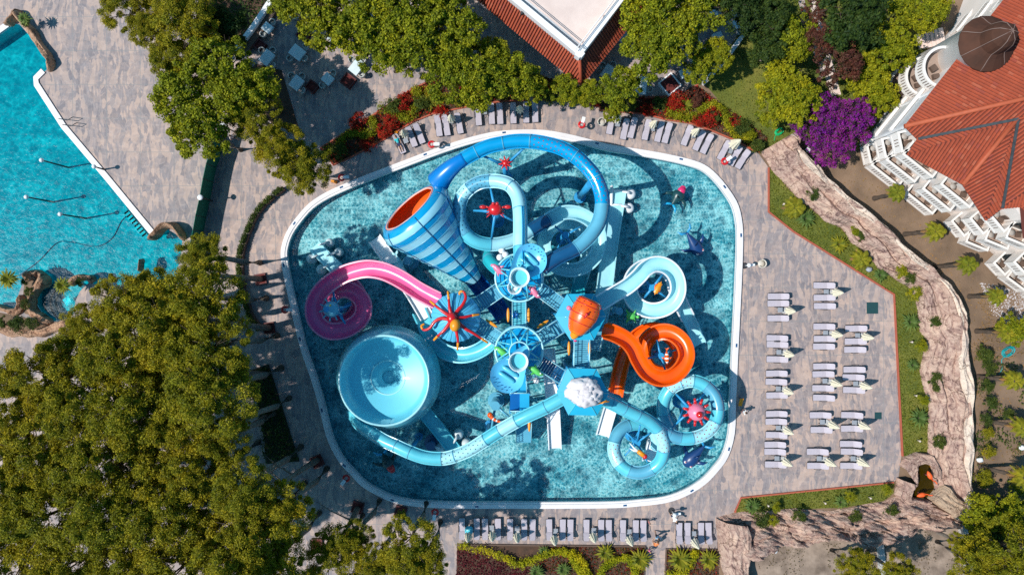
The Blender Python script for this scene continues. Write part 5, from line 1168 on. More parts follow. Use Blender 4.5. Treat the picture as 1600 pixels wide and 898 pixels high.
for cname, groups in cols:
    for gi, (x, ys, ty) in enumerate(groups):
        gn = (ROWN[gi] if gi < len(groups) - 1 else 'bottom')
        for k, y in enumerate(ys):
            lounger(x + rnd.uniform(-1, 1), y, 0, f'grey lounger, {ordinal(k)} from top in the {gn} cluster of the {cname} sunbed column')
        table(x + 3 if cname != 'right' else x + 4, ty, 0, f'small grey table in the {gn} cluster of the {cname} sunbed column')
        parasol(x + 10 if cname != 'right' else x + 8, ty + 1, f'closed cream parasol of the {gn} cluster in the {cname} sunbed column')
up_l = [(624,225,115,'shaded under the tree beside the lying sunbather'),(643,214,110,'left of the pair beside the turquoise towel'),(655,209,112,'right of the pair beside the turquoise towel')]
for x, y, d, l in up_l: lounger(x, y, d, 'grey lounger ' + l)
for k, (x, y, d) in enumerate([(685,197,98),(697,196,100),(717,193,100),(747,180,94),(768,178,94),(781,178,94),(802,177,92),(822,176,92),(836,175,92)]):
    lounger(x, y, d, f'grey lounger, {ordinal(k)} from the left in the row under the broadleaf trees')
for k, (x, y, d) in enumerate([(954,194,80),(976,202,80),(988,200,78),(1010,203,78),(1030,206,77),(1042,208,75),(1073,212,68),(1092,220,66),(1104,225,65),(1131,235,63),(1148,244,62),(1160,249,60)]):
    lounger(x, y, d, f'grey lounger, {ordinal(k)} from the left in the curved upper right row')
for k, x in enumerate([722,745,758,778,797,819,832,858,879,891,916,939,951,973,993,1005]):
    lounger(x, 825 + (x - 722) * .011, -90, f'grey lounger, {ordinal(k)} from the left in the bottom row')
for k, x in enumerate([1061,1074,1095,1107]): lounger(x, 832, -90, f'grey lounger, {ordinal(k)} from the left beside the bottom rock wall')
for x, y, d, l in [(634,220,20,'under the white parasol left of the upper row'),(705,189,10,'in the gap of the leftmost trio, upper row'),(757,175,4,'under the broadleaf tree in the upper row'),(812,174,4,'between the last upper row pairs'),(965,194,-10,'beside the first lounger of the curved row'),(1020,201,-12,'between loungers at the middle of the curved row'),(1084,211,-22,'second from the right end of the curved row'),(1141,236,-28,'at the right end of the curved row'),(768,824,0,'shaded, between second and third bottom pairs'),(808,825,0,'shaded, left of the tree shadow edge, bottom row'),(868,829,0,'sunlit, left of centre in the bottom row'),(928,828,0,'sunlit, right of centre in the bottom row'),(983,830,0,'near the family in the bottom row'),(1084,833,0,'beside the bottom rock wall')]:
    table(x, y, d, 'small grey table ' + l)
for x, y, l in [(635,213,'left of the upper row beside the sunbather'),(707,190,'beside the leftmost trio of the upper row'),(757,174,'under the broadleaf tree, upper row'),(812,176,'half hidden by leaves in the upper row'),(962,191,'below the yellow green tree at the curved row'),(1017,199,'at the middle of the curved row'),(1081,211,'above the right part of the curved row'),(1140,230,'wide open fold at the right end of the curved row'),(733,831,'shaded, leftmost of the bottom row'),(770,830,'shaded, second of the bottom row'),(808,832,'at the shadow edge of the bottom row'),(865,836,'sunlit, fourth of the bottom row'),(925,832,'sunlit, fifth of the bottom row'),(981,837,'beside the family in the bottom row'),(1081,841,'beside the bottom rock wall')]:
    parasol(x, y, 'closed cream parasol ' + l, 1.25 if '(1140' in str((x,)) else 1.0)
q = W(733, 828, .5); mb = MB(); mb.tube([(q.x, q.y, .0), (q.x, q.y, .5)], .05, 8); mb.lathe(q, [(0.01, .04), (.42, .04), (.42, 0)], 24); mb.build('round_table', CYAN, label='round pale cyan table between the leftmost bottom loungers', cat='table')

# lifebuoy posts
LB = 'red lifebuoy posts around the slide pool'
def buoy(x, y, label, rz=0):
    p = W(x, y); T = thing('lifebuoy_post', label, 'lifebuoy post', p, LB)
    mb = MB(); mb.tube([p, p + Vector((0, 0, 1.3))], .04, 8); mb.build('post', WHITEP, T)
    mb = MB(); c = p + Vector((0, 0, 1.3)); n = 16; mb.tube([c + Vector((.26 * math.cos(2 * math.pi * k / n), .26 * math.sin(2 * math.pi * k / n), 0)) for k in range(n + 1)], .11, 8, caps=False); mb.build('ring', RED, T)
    mb = MB(); mb.box(c + Vector((.45 * math.cos(rz), .45 * math.sin(rz), .1)), (.55, .3, .03), rz); mb.build('sign_board', WHITEP, T)
for x, y, l, rz in [(907,200,'at the top right of the pool coping',1.3),(1126,256,'below the right end of the curved lounger row',.6),(677,230,'below the upper left lounger trio',.0),(539,281,'next to the amber cone at the upper left rim',.1),(452,483,'shaded, left of the magenta slide',0),(546,741,'at the lower left corner of the pool',-2.2),(682,793,'shaded, at the bottom rim left of the loungers',-1.7)]:
    buoy(x, y, 'red lifebuoy on a white post ' + l, rz)
q = W(522, 284, 0); mb = MB(); mb.box((q.x, q.y, .3), (.6, .28, .6), -.3, taper=.5); mb.build('floor_cone', ORANGE2, label='amber folding floor stand on the upper left pool deck', cat='floor stand')
# lamps in the swimming pool
LP = 'white globe lamps standing in the swimming pool'
for x, y, h, l in [(93,258,2.4,'white globe lamp standing upright in the pool, topmost'),(69,313,2.3,'white globe lamp standing in the pool beside the tree shadow'),(121,339,2.4,'white globe lamp standing in the pool, lowest of three'),(163,265,1.5,'short white globe lamp on the pool coping')]:
    p = W(x, y, 0); p.z = 0; T = thing('globe_lamp', l, 'lamp', p, LP); MB().tube([(p.x, p.y, -1.3 if h > 2 else 0), (p.x, p.y, h)], [.09, .06], 10).build('post', DARKMET, T); MB().ball((p.x, p.y, h + .12), .2).build('globe', WHITEP, T)
T = thing('pool_ladder', 'curved steel ladder over the white coping of the swimming pool', 'ladder', W(114, 192, 0))
for x, y in ((106,187),(112,196)):
    a = W(x - 4, y + 2.5, -.9); b = W(x - 1, y + 1, .75); c = W(x + 6, y - 3, .75); d = W(x + 8, y - 4, .0); MB().tube([a, a + Vector((0, 0, 1.0)), b, c, d], .035, 8).build('handrail', DARKMET, T)
for k in range(3): a, b = W(102, 189.5, -.25 - .3 * k), W(108, 198.5, -.25 - .3 * k); MB().beam(a, b, .15, .04).build('tread', WHITEP, T)
# street lamps with round heads
for x, y, l in ((332,314,'grey post lamp with round white head beside the green screen'),(366,206,'grey post lamp with round white head under the trees')):
    p = W(x, y, 0); T = thing('post_lamp', l, 'lamp', p); MB().tube([(p.x, p.y, 0), (p.x, p.y, 2.6)], .06, 8).build('post', DARKMET, T); mb = MB(); mb.lathe((p.x, p.y, 2.6), [(.01, .12), (.2, .1), (.27, 0), (.2, -.08), (.01, -.1)], 20); mb.build('lamp_head', WHITEP, T)
# green windbreak screen
T = thing('windbreak_screen', 'tall green fabric screen fence casting a long shadow on the paving', 'fence', W(330, 300, 0))
pl = [(352,215),(346,238),(338,262),(333,285),(328,313),(322,340),(318,362),(308,410)]
SCR = M('green_fabric', (0.0, 0.145, 0.09), (0.0, 0.12, 0.075), 1.2, .85)
for i in range(len(pl) - 1):
    a, b = W(*pl[i]), W(*pl[i + 1]); mb = MB(); mb.beam(a + Vector((0, 0, 1.1)), b + Vector((0, 0, 1.1)), .04, 2.2); mb.build('screen_panel', SCR, T)
for x, y in pl: a = W(x, y); MB().tube([a, a + Vector((0, 0, 2.25))], .04, 6).build('post', DARKMET, T)
# drain covers
for x, y, s, l in ((1363,481,1.08,'large square dark green cover in the sunbed paving'),(1372,649,.66,'small square dark green cover right of the sunbeds')):
    q = W(x, y); mb = MB(); mb.box((q.x, q.y, .012), (s, s, .016)); mb.build('manhole_cover', M('green_cover', (0.01, .055, .06), None, 3, .6), label=l, cat='cover')
# plastic armchairs and pole lamp on the right
def armchair(x, y, rz, label, mat=None, s=1.0, parent_group=None):
    p = W(x, y); T = thing('armchair', label, 'chair', p, parent_group); m = mat or M('beige_plastic', (.62, .56, .48), None, 3, .5); rot = Matrix.Rotation(rz, 3, 'Z')
    mb = MB(); mb.lathe(p + Vector((0, 0, .44)), [(.01, 0), (.27 * s, 0), (.27 * s, -.05), (.01, -.05)], 18); mb.build('seat', m, T)
    pts = [p + rot @ Vector((.3 * s * math.cos(a), .3 * s * math.sin(a), .78 - .12 * abs(a) / 2)) for a in [(-115 + 23 * k) * math.pi / 180 for k in range(11)]]
    mb = MB(); mb.sweep(pts, [(-.03, -.3), (.03, -.3), (.035, .03), (-.035, .03)]); mb.build('backrest', m, T)
    for sx in (-1, 1):
        for sy in (-1, 1): MB().tube([p + Vector((sx * .18, sy * .18, .42)), p + Vector((sx * .21, sy * .21, 0))], .02, 5).build('leg', m, T)
    return T
armchair(1187,412,R(-20),'beige plastic armchair on the open right paving', s=1.25); armchair(939,193,R(100),'beige plastic armchair at the start of the curved lounger row', s=1.25)
for x, y, l in ((1163,415,'white pole lamp beside the beige armchair'),(1049,797,'white pole lamp below the bottom right pool corner')):
    p = W(x, y); T = thing('pole_lamp', l, 'lamp', p); MB().tube([p, p + Vector((0, 0, 1.3))], .04, 8).build('post', WHITEP, T); MB().ball(p + Vector((0, 0, 1.35)), .2).build('head', WHITEP, T); mb = MB(); mb.box(p + Vector((.35, .03, 1.1)), (.55, .2, .04), .1); mb.build('sign_board', WHITEP, T); mb = MB(); mb.tube([p, p + Vector((0, 0, .06))], .3, 16); mb.build('base', DARKMET, T)
# dining terrace furniture
CLOTH = M('pale_tablecloth', (0.66, 0.74, 0.76), (0.56, 0.66, 0.68), 2, .7); WICK = M('pale_wicker', (.5, .5, .47), (.36, .36, .34), 14, .7)
def dining(x, y, rz, w, h, label, chairs=((0, 1), (0, -1)), cloth=None):
    p = W(x, y); T = thing('dining_table', label, 'table', p); rz = R(rz); rot = Matrix.Rotation(rz, 3, 'Z')
    mb = MB(); mb.box(p + Vector((0, 0, .74)), (w, h, .05), rz); mb.box(p + Vector((0, 0, .62)), (w * 1.01, h * 1.01, .2), rz); mb.build('tablecloth', cloth or CLOTH, T)
    for sx in (-1, 1):
        for sy in (-1, 1): e = p + rot @ Vector((sx * w * .42, sy * h * .42, 0)); MB().tube([e, e + Vector((0, 0, .6))], .03, 6).build('leg', DARKMET, T)
    for i, (cx_, cy_) in enumerate(chairs):
        e = rot @ Vector((cx_ * (w / 2 + .3), cy_ * (h / 2 + .3), 0)); px_ = x + e.x * SC; py_ = y - e.y * SC
        armchair(px_, py_, math.atan2(e.y, e.x), f'pale wicker armchair, {ordinal(i)} at the table: {label}'[:1000], WICK, .95)
dt = [(458,19,52,1.3,.9,'white table, top left of the shaded terrace'),(422,48,-38,.9,.8,'small square table nearest the terrace wall'),(421,94,52,1.3,1.0,'pale table below the wall bench'),(468,86,-38,1.3,1.1,'pale table mid shaded terrace'),(467,133,52,1.2,1.0,'lowest pale table on the shaded terrace'),(515,127,-42,.95,.9,'square pale table near the brown planter'),(560,108,52,1.4,1.0,'bright sunlit white table'),(527,60,52,1.4,.9,'sunlit table half under leaves'),(569,52,-40,1.2,.8,'white table deep under the broadleaf trees'),(620,93,45,.9,.5,'table peeking out of the broadleaf crown'),(974,63,50,1.0,.8,'table hugging the right restaurant eave'),(948,116,55,1.3,.9,'cyan table below the restaurant corner'),(1000,137,85,1.6,1.0,'dappled table above the red flower hedge'),(1152,41,20,1.2,.8,'table near the curved white wall'),(1118,62,20,.9,.8,'table under the right terrace trees'),(1068,118,20,1.0,.8,'table between the two white planters'),(1110,28,20,1.0,.8,'table at the top right terrace')]
for x, y, rz, w, h, l in dt: dining(x, y, rz, w, h, l, ((0, 1), (0, -1)) if w < 1.2 else ((.25, 1.0), (-.25, -1.0), (.9, 0)))
def planter(x, y, s, rz, h, label, mat, soil):
    p = W(x, y); rz = R(rz); T = thing('planter_box', label, 'planter', p); mb = MB(); rot = Matrix.Rotation(rz, 3, 'Z')
    for k in range(4):
        a = k * math.pi / 2; e = p + rot @ Vector((math.cos(a), math.sin(a), 0)) * (s / 2 - .06); mb.box((e.x, e.y, h / 2), (.12, s - (.0 if k % 2 else .24), h), rz + a)
    mb.build('frame', mat, T); mb = MB(); mb.box((p.x, p.y, h * .4), (s - .25, s - .25, h * .75), rz); mb.build('soil', soil, T)
planter(1085,82,1.75,35,.5,'white framed square planter among the right terrace tables',WHITE,M('bed_soil',(.1,.05,.03))); planter(1045,134,1.6,40,.5,'white framed planter with red soil by the flower hedge',WHITE,REDMULCH)
RB = M('oxblood_planter', (0.12, .012, .012), (.08, .01, .01), 3, .6)
for x, y, s, l in ((476,56,1.1,'dark red square planter under the light green branches'),(408,73,.95,'dark red square planter beside the terrace wall'),(489,137,1.0,'dark red square planter between the lower tables'),(545,128,1.15,'dark red square planter beside the bright white table')):
    planter(x, y, s, 52, .45, l, RB, REDMULCH)
for x, y, s, rz, l in ((408,436,1.05,10,'dark red tree pit box under the leaning pine left of the pool'),(421,512,1.05,8,'dark red tree pit box level with the magenta spiral'),(496,720,1.1,25,'dark red tree pit box at the lower left pool corner'),(559,792,1.1,-15,'dark red tree pit box below the lower left corner'),(626,799,1.1,-15,'dark red tree pit box with a young shrub'),(496,848,1.0,0,'dark red tree pit box deep among the bottom pines'),(372,577,1.3,0,'dark red tree pit box at the left end of the wedge bed')):
    planter(x, y, s, rz, .22, l, RB, REDMULCH)
# row of planter troughs (hedge plants are added with the vegetation)
TR = [(437,300),(421,313),(408,326),(398,341),(391,357),(384,374),(379,391),(377,408),(377,425),(379,443),(383,461),(388,478),(394,495),(404,508)]
for i, (x, y) in enumerate(TR):
    a = Vector(TR[max(0, i - 1)][:2]); b = Vector(TR[min(len(TR) - 1, i + 1)][:2]); d = b - a; rz = math.atan2(-d.y, d.x); p = W(x + 2, y)
    T = thing('planter_trough', f'dark planter trough with a low hedge, {ordinal(i)} from the top of the curved row', 'planter', p, 'planter troughs in a curved row'); mb = MB(); mb.box((p.x, p.y, .25), (.98, .4, .5), rz); mb.build('trough', WOODB, T)
    TR[i] = (x, y, rz, T)
# garden hoses
def hose(x, y, r, mat, label, n=5, tail=None):
    c = W(x, y, .05); pts = []
    for k in range(n * 14):
        a = k / 14 * 2 * math.pi; rr = r * (.75 + .18 * math.sin(k * .9) + .22 * math.sin(k * .13)); pts.append(c + Vector((rr * math.cos(a), rr * .85 * math.sin(a), .02 + .04 * k / 14 + .02 * math.sin(k))))
    if tail: pts += smooth([pts[-1]] + [W(*t, .05) for t in tail], 4, False)
    MB().tube(pts, .035, 6).build('garden_hose', mat, label=label, cat='hose')
hose(1217,206,.42,M('green_hose',(.0,.45,.16),None,3,.5),'bright green garden hose coiled on the lawn',4,[(1212,212),(1210,220)])
hose(1574,549,.6,M('teal_hose',(.0,.33,.36),None,3,.5),'teal garden hose coiled in the hotel garden',5,[(1566,560),(1566,575),(1560,585)])
# flamingos in the pond
def flamingo(x, y, rz, label):
    p = W(x, y, .2); T = thing('flamingo_figure', label, 'flamingo', p); d = Vector((math.cos(rz), math.sin(rz), 0)); m = M('flamingo_orange', (.85, .12, .02), (.75, .1, .02), 4, .6); c = p + Vector((0, 0, .7))
    mb = MB(); mb.tube([c - d * .5, c - d * .3, c, c + d * .22, c + d * .3], [.04, .16, .23, .17, .06], 12); mb.tube([c + d * .2, c + d * .42 + Vector((0, 0, .25)), c + d * .38 + Vector((0, 0, .55)), c + d * .55 + Vector((0, 0, .68)), c + d * .68 + Vector((0, 0, .6))], [.07, .05, .045, .06, .03], 8); mb.build('body', m, T)
    mb = MB(); mb.tube([c + d * .66 + Vector((0, 0, .6)), c + d * .76 + Vector((0, 0, .48))], [.03, .01], 6); mb.build('beak', WHITEP, T)
    for s in (-1, 1): n = Vector((-d.y, d.x, 0)) * s * .07; MB().tube([c + n - Vector((0, 0, .15)), p + n - Vector((0, 0, .15))], .018, 5).build('leg', PINK, T)
flamingo(1446,740,R(-65),'orange flamingo figure in the upper pond water'); flamingo(1434,769,R(15),'orange flamingo figure in the lower pond corner')
# spotlights and small things on lawns
for x, y, l in ((1263,234,'white ball lamp on the soil beside the bougainvillea'),(1358,421,'grey rock speaker beside the right lawn'),(1531,718,'white box spotlight in the hotel garden'),(1597,699,'pale box at the right edge of the hotel garden'),(1210,860,'white scrap of paper on the dry ground')):
    q = W(x, y, .25); mb = MB(); mb.ball(q, (.3, .24, .22), 12, 8, jit=.3, nf=3); mb.build('garden_item', WHITEP if 'white' in l or 'pale' in l else GREYTAB, label=l, cat='lamp' if 'lamp' in l or 'spot' in l else 'garden item')
for x, y, l in ((1222,321,'pale spike light on the right lawn near its top'),(1332,401,'pale spike light on the right lawn by the palms'),(1420,534,'pale spike light on the right lawn, middle'),(1427,617,'pale spike light on the right lawn, lower'),(1432,687,'pale spike light on the right lawn near the pond'),(1198,787,'pale spike light on the bottom lawn strip, left'),(1286,783,'pale spike light on the bottom lawn strip, centre'),(1356,775,'pale spike light on the bottom lawn strip, right')):
    q = W(x, y, 0); mb = MB(); mb.tube([q, q + Vector((-.1, .05, .7))], .04, 6); mb.ball(q + Vector((-.1, .05, .75)), .1); mb.build('spike_light', M('pale_wood', (.6, .5, .42), None, 4, .7), label=l, cat='garden light')
lowwall([(1503,816),(1506,836),(1512,870),(1514,960)], 'narrow grey wall below the right corner of the rocks', .45, .8, M('grey_wall', (.5,.48,.46), None, 2, .8))
lowwall([(1374,846),(1377,870),(1380,960)], 'narrow grey wall running down from the bottom rocks', .5, .5, MATS['grey_wall'])

# ------------------------------------------------------------------ people
SKIN = M('skin', (0.50, 0.29, 0.19), (0.45, 0.26, 0.17), 5, .6); HAIR = M('dark_hair', (.03, .018, .012), None, 9, .7); HAIRB = M('brown_hair', (.14, .07, .03), None, 9, .7)
def person(x, y, rz, label, top, bottom, h=1.7, pose='stand', hair=None, z0=0.0, hat=None):
    """one continuous skinned body; local frame: faces +x, rz degrees"""
    k = h / 1.7; J = {}; E = []
    def v(n, p, r, par=None):
        J[n] = (len(J), Vector(p) * k, r * k); 
        if par: E.append((J[par][0], J[n][0]))
    if pose == 'lie':     # on the back, head towards -x
        v('pelvis', (0, 0, .14), .125); v('waist', (-.18, 0, .15), .115, 'pelvis'); v('chest', (-.40, 0, .22), .135, 'waist'); v('neck', (-.60, 0, .34), .055, 'chest'); v('head', (-.70, 0, .42), .085, 'neck'); v('crown', (-.80, 0, .48), .075, 'head')
        for s, n in ((1, 'l'), (-1, 'r')):
            v('sh' + n, (-.48, .17 * s, .25), .06, 'chest'); v('el' + n, (-.25, .30 * s, .12), .042, 'sh' + n); v('ha' + n, (-.02, .27 * s, .14), .03, 'el' + n); v('hd' + n, (.06, .25 * s, .14), .032, 'ha' + n)
            v('hip' + n, (.06, .09 * s, .13), .095, 'pelvis'); v('kn' + n, (.45, .11 * s, .22 if n == 'l' else .13), .062, 'hip' + n); v('an' + n, (.85, .11 * s, .07), .04, 'kn' + n); v('fo' + n, (.90, .11 * s, .16), .035, 'an' + n); 
    elif pose == 'sit':
        v('pelvis', (0, 0, .5), .13); v('waist', (-.02, 0, .68), .115, 'pelvis'); v('chest', (.0, 0, .9), .135, 'waist'); v('neck', (.03, 0, 1.1), .055, 'chest'); v('head', (.06, 0, 1.21), .085, 'neck'); v('crown', (.05, 0, 1.3), .08, 'head')
        for s, n in ((1, 'l'), (-1, 'r')):
            v('sh' + n, (.0, .18 * s, 1.0), .06, 'chest'); v('el' + n, (.1, .25 * s, .75), .042, 'sh' + n); v('ha' + n, (.33, .16 * s, .68), .03, 'el' + n); v('hd' + n, (.4, .14 * s, .68), .032, 'ha' + n)
            v('hip' + n, (.05, .09 * s, .48), .095, 'pelvis'); v('kn' + n, (.45, .13 * s, .5), .062, 'hip' + n); v('an' + n, (.5, .12 * s, .08), .04, 'kn' + n); v('fo' + n, (.64, .13 * s, .04), .035, 'an' + n)
    else:
        w = .16 if pose == 'walk' else .03; b = .28 if pose == 'bend' else 0
        v('pelvis', (0, 0, .93), .125); v('waist', (.02 + b * .3, 0, 1.1), .11, 'pelvis'); v('chest', (.02 + b, 0, 1.30 - b * .25), .135, 'waist'); v('neck', (.03 + b * 1.5, 0, 1.46 - b * .4), .055, 'chest'); v('head', (.05 + b * 1.8, 0, 1.57 - b * .5), .085, 'neck'); v('crown', (.04 + b * 1.9, 0, 1.64 - b * .5), .08, 'head')
        for s, n in ((1, 'l'), (-1, 'r')):
            sw = s * w
            v('sh' + n, (.01 + b, .18 * s, 1.38 - b * .3), .06, 'chest'); v('el' + n, (-.02 - sw * .6 + b * 1.2, .27 * s, 1.10 - b * .3), .042, 'sh' + n); v('ha' + n, (.12 - sw + b * 1.4, .27 * s, .90 - b * .3), .03, 'el' + n); v('hd' + n, (.15 - sw + b * 1.4, .27 * s, .84 - b * .3), .032, 'ha' + n)
            v('hip' + n, (.0, .09 * s, .87), .095, 'pelvis'); v('kn' + n, (.04 + sw, .10 * s, .48), .062, 'hip' + n); v('an' + n, (sw * 1.4 - .02, .10 * s, .08), .04, 'kn' + n); v('fo' + n, (sw * 1.4 + .12, .11 * s, .035), .035, 'an' + n)
    me = bpy.data.meshes.new('body'); me.from_pydata([q[1] for q in J.values()], E, []); o = bpy.data.objects.new('body', me); COL.objects.link(o)
    sk = o.modifiers.new('s', 'SKIN'); sk.use_smooth_shade = True; sv = me.skin_vertices[0].data
    for i, q in enumerate(J.values()): sv[i].radius = (q[2], q[2] * (1.25 if i in (0, 1, 2) else 1)); sv[i].use_root = (i == 0)
    ss = o.modifiers.new('u', 'SUBSURF'); ss.levels = 1; ss.render_levels = 1
    dg = bpy.context.evaluated_depsgraph_get(); m2 = bpy.data.meshes.new_from_object(o.evaluated_get(dg)); bpy.data.objects.remove(o)
    mb = MB(); mb.add([tuple(q.co) for q in m2.vertices], [tuple(p.vertices) for p in m2.polygons], 0, True)
    # clothing as material regions of the one body, plus fingers rooted in the palms
    pos = {n: q[1] for n, q in J.items()}
    for fi, f in enumerate(mb.f):
        c = sum((Vector(mb.v[i]) for i in f), Vector()) / len(f)
        dd = {n: (c - p).length for n, p in pos.items()}; near = min(dd, key=dd.get)
        mb.m[fi] = 1 if near in ('waist', 'chest', 'shl', 'shr') else (2 if near in ('pelvis', 'hipl', 'hipr') else 0)
    for n in 'lr':
        hd, el = pos['hd' + n], pos['ha' + n]; d = (hd - el).normalized(); a, b_ = perp(d)
        for i, (off_, L) in enumerate(((-.03, .06), (-.01, .075), (.01, .07), (.03, .055))): p = hd + a * off_ * k; mb.tube([p, p + d * L * .6 * k, p + d * L * k - b_ * .015], [.009, .008, .006], 5)
        mb.tube([el + a * .03, el + a * .06 * k + d * .03, el + a * .065 * k + d * .06], [.01, .009, .007], 5)
    hc = pos['head']; fd = Vector((1, 0, 0)) if pose != 'lie' else Vector((.25, 0, .97)); 
    mb.ball(hc.lerp(pos['crown'], .4), (.098 * k, .085 * k, .115 * k), 16, 10); fc = hc.lerp(pos['crown'], .35) + fd * .095 * k
    mb.ball(fc, .016 * k, 8, 6)
    for s in (-1, 1):
        mb.ball(fc + Vector((-.012, s * .035 * k, .03 * k)) if pose != 'lie' else fc + Vector((-.03 * k, s * .035 * k, -.012)), .011 * k, 6, 4, mi=3)
        mb.ball(hc.lerp(pos['crown'], .3) + Vector((0, s * .088 * k, 0)), (.02 * k, .012 * k, .028 * k), 8, 5)
    mb.box(fc + (Vector((-.012, 0, -.045 * k)) if pose != 'lie' else Vector((.045 * k, 0, -.012))), (.012, .04 * k, .01), mi=4)
    P = W(x, y); P.z = z0; T = thing('person', label, 'person', (0, 0, 0)); 
    mb.build('body', [SKIN, top, bottom, HAIR, M('lips', (.4, .1, .1), None, 5, .5)], T)
    hb = MB(); ct = pos['crown'].lerp(hc, .45) - fd * .02 * k + (Vector((0, 0, .025 * k)) if pose != 'lie' else Vector((-.02, 0, 0))); hb.ball(ct, (.105 * k, .1 * k, .105 * k), 14, 9); hb.build('hair', hair or HAIR, T)
    if hat: hh = MB(); hh.lathe(pos['crown'] + Vector((0, 0, .03)), [(.01, .1), (.09, .08), (.1, 0), (.2, -.02), (.2, -.03)], 18); hh.build('hat', hat, T)
    T.location = P; T.rotation_euler = (0, 0, R(rz)); return T
FAB = lambda n, c: M('cloth_' + n, c, None, 8, .8)
person(1024,832,-100,'person in a light blue shirt and dark shorts standing beside the last bottom loungers',FAB('lightblue',(.25,.5,.7)),FAB('black',(.02,.02,.03)),1.75,'walk')
person(1012,812,20,'small child in a red and white top near the bottom loungers',FAB('redwhite',(.6,.2,.2)),FAB('pinkish',(.6,.3,.35)),1.1,'stand',HAIRB)
person(1021,846,80,'person in an orange swimsuit bending behind the blue shirted person',FAB('orange',(.8,.25,.08)),FAB('orange',(.8,.25,.08)),1.68,'bend',HAIRB)
person(1013,856,-150,'child in a pink dress on the narrow garden path',FAB('pink',(.8,.12,.35)),FAB('pink',(.8,.12,.35)),1.15,'walk',FAB('blond',(.45,.3,.12)))
person(1048,801,-60,'person in a white shirt bending at the bottom pool rim',FAB('white',(.8,.8,.8)),FAB('navy',(.03,.04,.1)),1.7,'bend')
person(370,218,140,'person in a striped pale top walking under the pines',FAB('stripe',(.7,.6,.6)),FAB('black',(.02,.02,.03)),1.7,'walk')
person(624,226,-65,'sunbather in turquoise lying on the leftmost upper lounger',FAB('turq',(.03,.5,.55)),FAB('navy',(.03,.04,.1)),1.6,'lie',z0=.38)
person(1157,640,-20,'person in a white shirt standing at the right pool edge in the ring shadow',FAB('white',(.8,.8,.8)),FAB('maroon',(.25,.02,.08)),1.7,'stand')
q = W(1155, 628, 0); T = thing('rescue_board', 'amber rescue board leaning on a stand at the right pool edge', 'rescue board', q); mb = MB(); mb.beam(q + Vector((0, -.3, .25)), q + Vector((0, .45, .75)), .34, .08); mb.build('board', ORANGE2, T); mb = MB(); mb.tube([q + Vector((0, .4, 0)), q + Vector((0, .4, .75))], .03, 6); mb.build('stand', DARKMET, T)
q = W(619, 207, .1); mb = MB(); mb.ball(q, (.22, .16, .1), 12, 8); mb.build('beach_bag', ORANGE2, label='small amber beach bag on the paving by the sunbather', cat='bag')
q = W(630, 209, .47); 
# ------------------------------------------------------------------ vegetation
def mk_leaf(name, cols, trans=0.35):
    t = NT(name); g = t.n('NewGeometry'); oi = t.n('ObjectInfo')
    r = t.ramp(g.outputs['Random Per Island'], [(i / max(1, len(cols) - 1), c) for i, c in enumerate(cols)])
    nz = t.noise(0.42, 4, rough=.7); nr = t.ramp(nz.outputs[0], [(0.35, (.62, .74, .8)), (0.65, (1.25, 1.15, 1.0))]); c = t.mix(1.0, r.outputs[0], nr.outputs[0], 'MULTIPLY')
    orr = t.ramp(oi.outputs['Random'], [(0, (.85, .9, .9)), (1, (1.15, 1.08, 1.0))]); c = t.mix(1.0, c, orr.outputs[0], 'MULTIPLY')
    t.l(c, t.b.inputs['Base Color']); t.b.inputs['Roughness'].default_value = 0.65; t.b.inputs['Specular IOR Level'].default_value = 0.25
    tl = t.n('BsdfTranslucent'); t.l(c, tl.inputs[0]); ms = t.n('MixShader'); ms.inputs[0].default_value = trans; t.l(t.b.outputs[0], ms.inputs[1]); t.l(tl.outputs[0], ms.inputs[2]); t.l(ms.outputs[0], t.out.inputs[0]); MATS[name] = t.m; return t.m
L_PINE = mk_leaf('pine_needles', [(.08,.09,.007),(.27,.245,.010),(.48,.40,.014),(.19,.185,.008)])
L_BROAD = mk_leaf('broad_leaves', [(.07,.095,.006),(.24,.27,.010),(.42,.41,.014),(.16,.19,.008)])
L_DARK = mk_leaf('dark_leaves', [(.015,.04,.008),(.04,.075,.012),(.075,.11,.015)])
L_YEL = mk_leaf('yellow_green_leaves', [(.14,.17,.006),(.30,.31,.01),(.42,.38,.012)])
L_GOLD = mk_leaf('golden_hedge_leaves', [(.25,.27,.006),(.5,.46,.01),(.62,.54,.012)])
L_PLUM = mk_leaf('plum_leaves', [(.05,.015,.012),(.13,.035,.03),(.2,.07,.05),(.07,.06,.02)])
L_PURP = mk_leaf('purple_bracts', [(.2,.01,.24),(.42,.014,.46),(.30,.02,.33),(.08,.08,.02),(.14,.03,.09)])
L_SHRUB = mk_leaf('shrub_leaves', [(.03,.06,.01),(.08,.12,.02),(.15,.17,.025)])
L_RED = mk_leaf('red_flowers', [(.4,.01,.01),(.62,.014,.012),(.09,.07,.01),(.5,.012,.01),(.2,.02,.01)])
L_REDG = mk_leaf('red_green_cover', [(.06,.07,.012),(.1,.08,.015),(.35,.02,.012),(.05,.05,.01)])
L_GRASS = mk_leaf('grass_blades', [(.08,.11,.01),(.17,.19,.012),(.28,.25,.02)])
L_MAROON = mk_leaf('maroon_cover', [(.10,.012,.02),(.16,.02,.03),(.07,.01,.015)])
L_AGAVE = mk_leaf('agave_leaves', [(.10,.16,.03),(.2,.27,.07)])
L_FROND = mk_leaf('palm_frond', [(.12,.15,.012),(.36,.33,.02),(.24,.22,.02)])
L_DRY = mk_leaf('dry_frond', [(.35,.22,.09),(.45,.25,.1)])
GBARK = M('grey_bark', (.22, .18, .15), (.12, .1, .08), 3, .95, .7, 8)
WOODP = M('pale_branch', (.30, .26, .23), None, 4, .9)
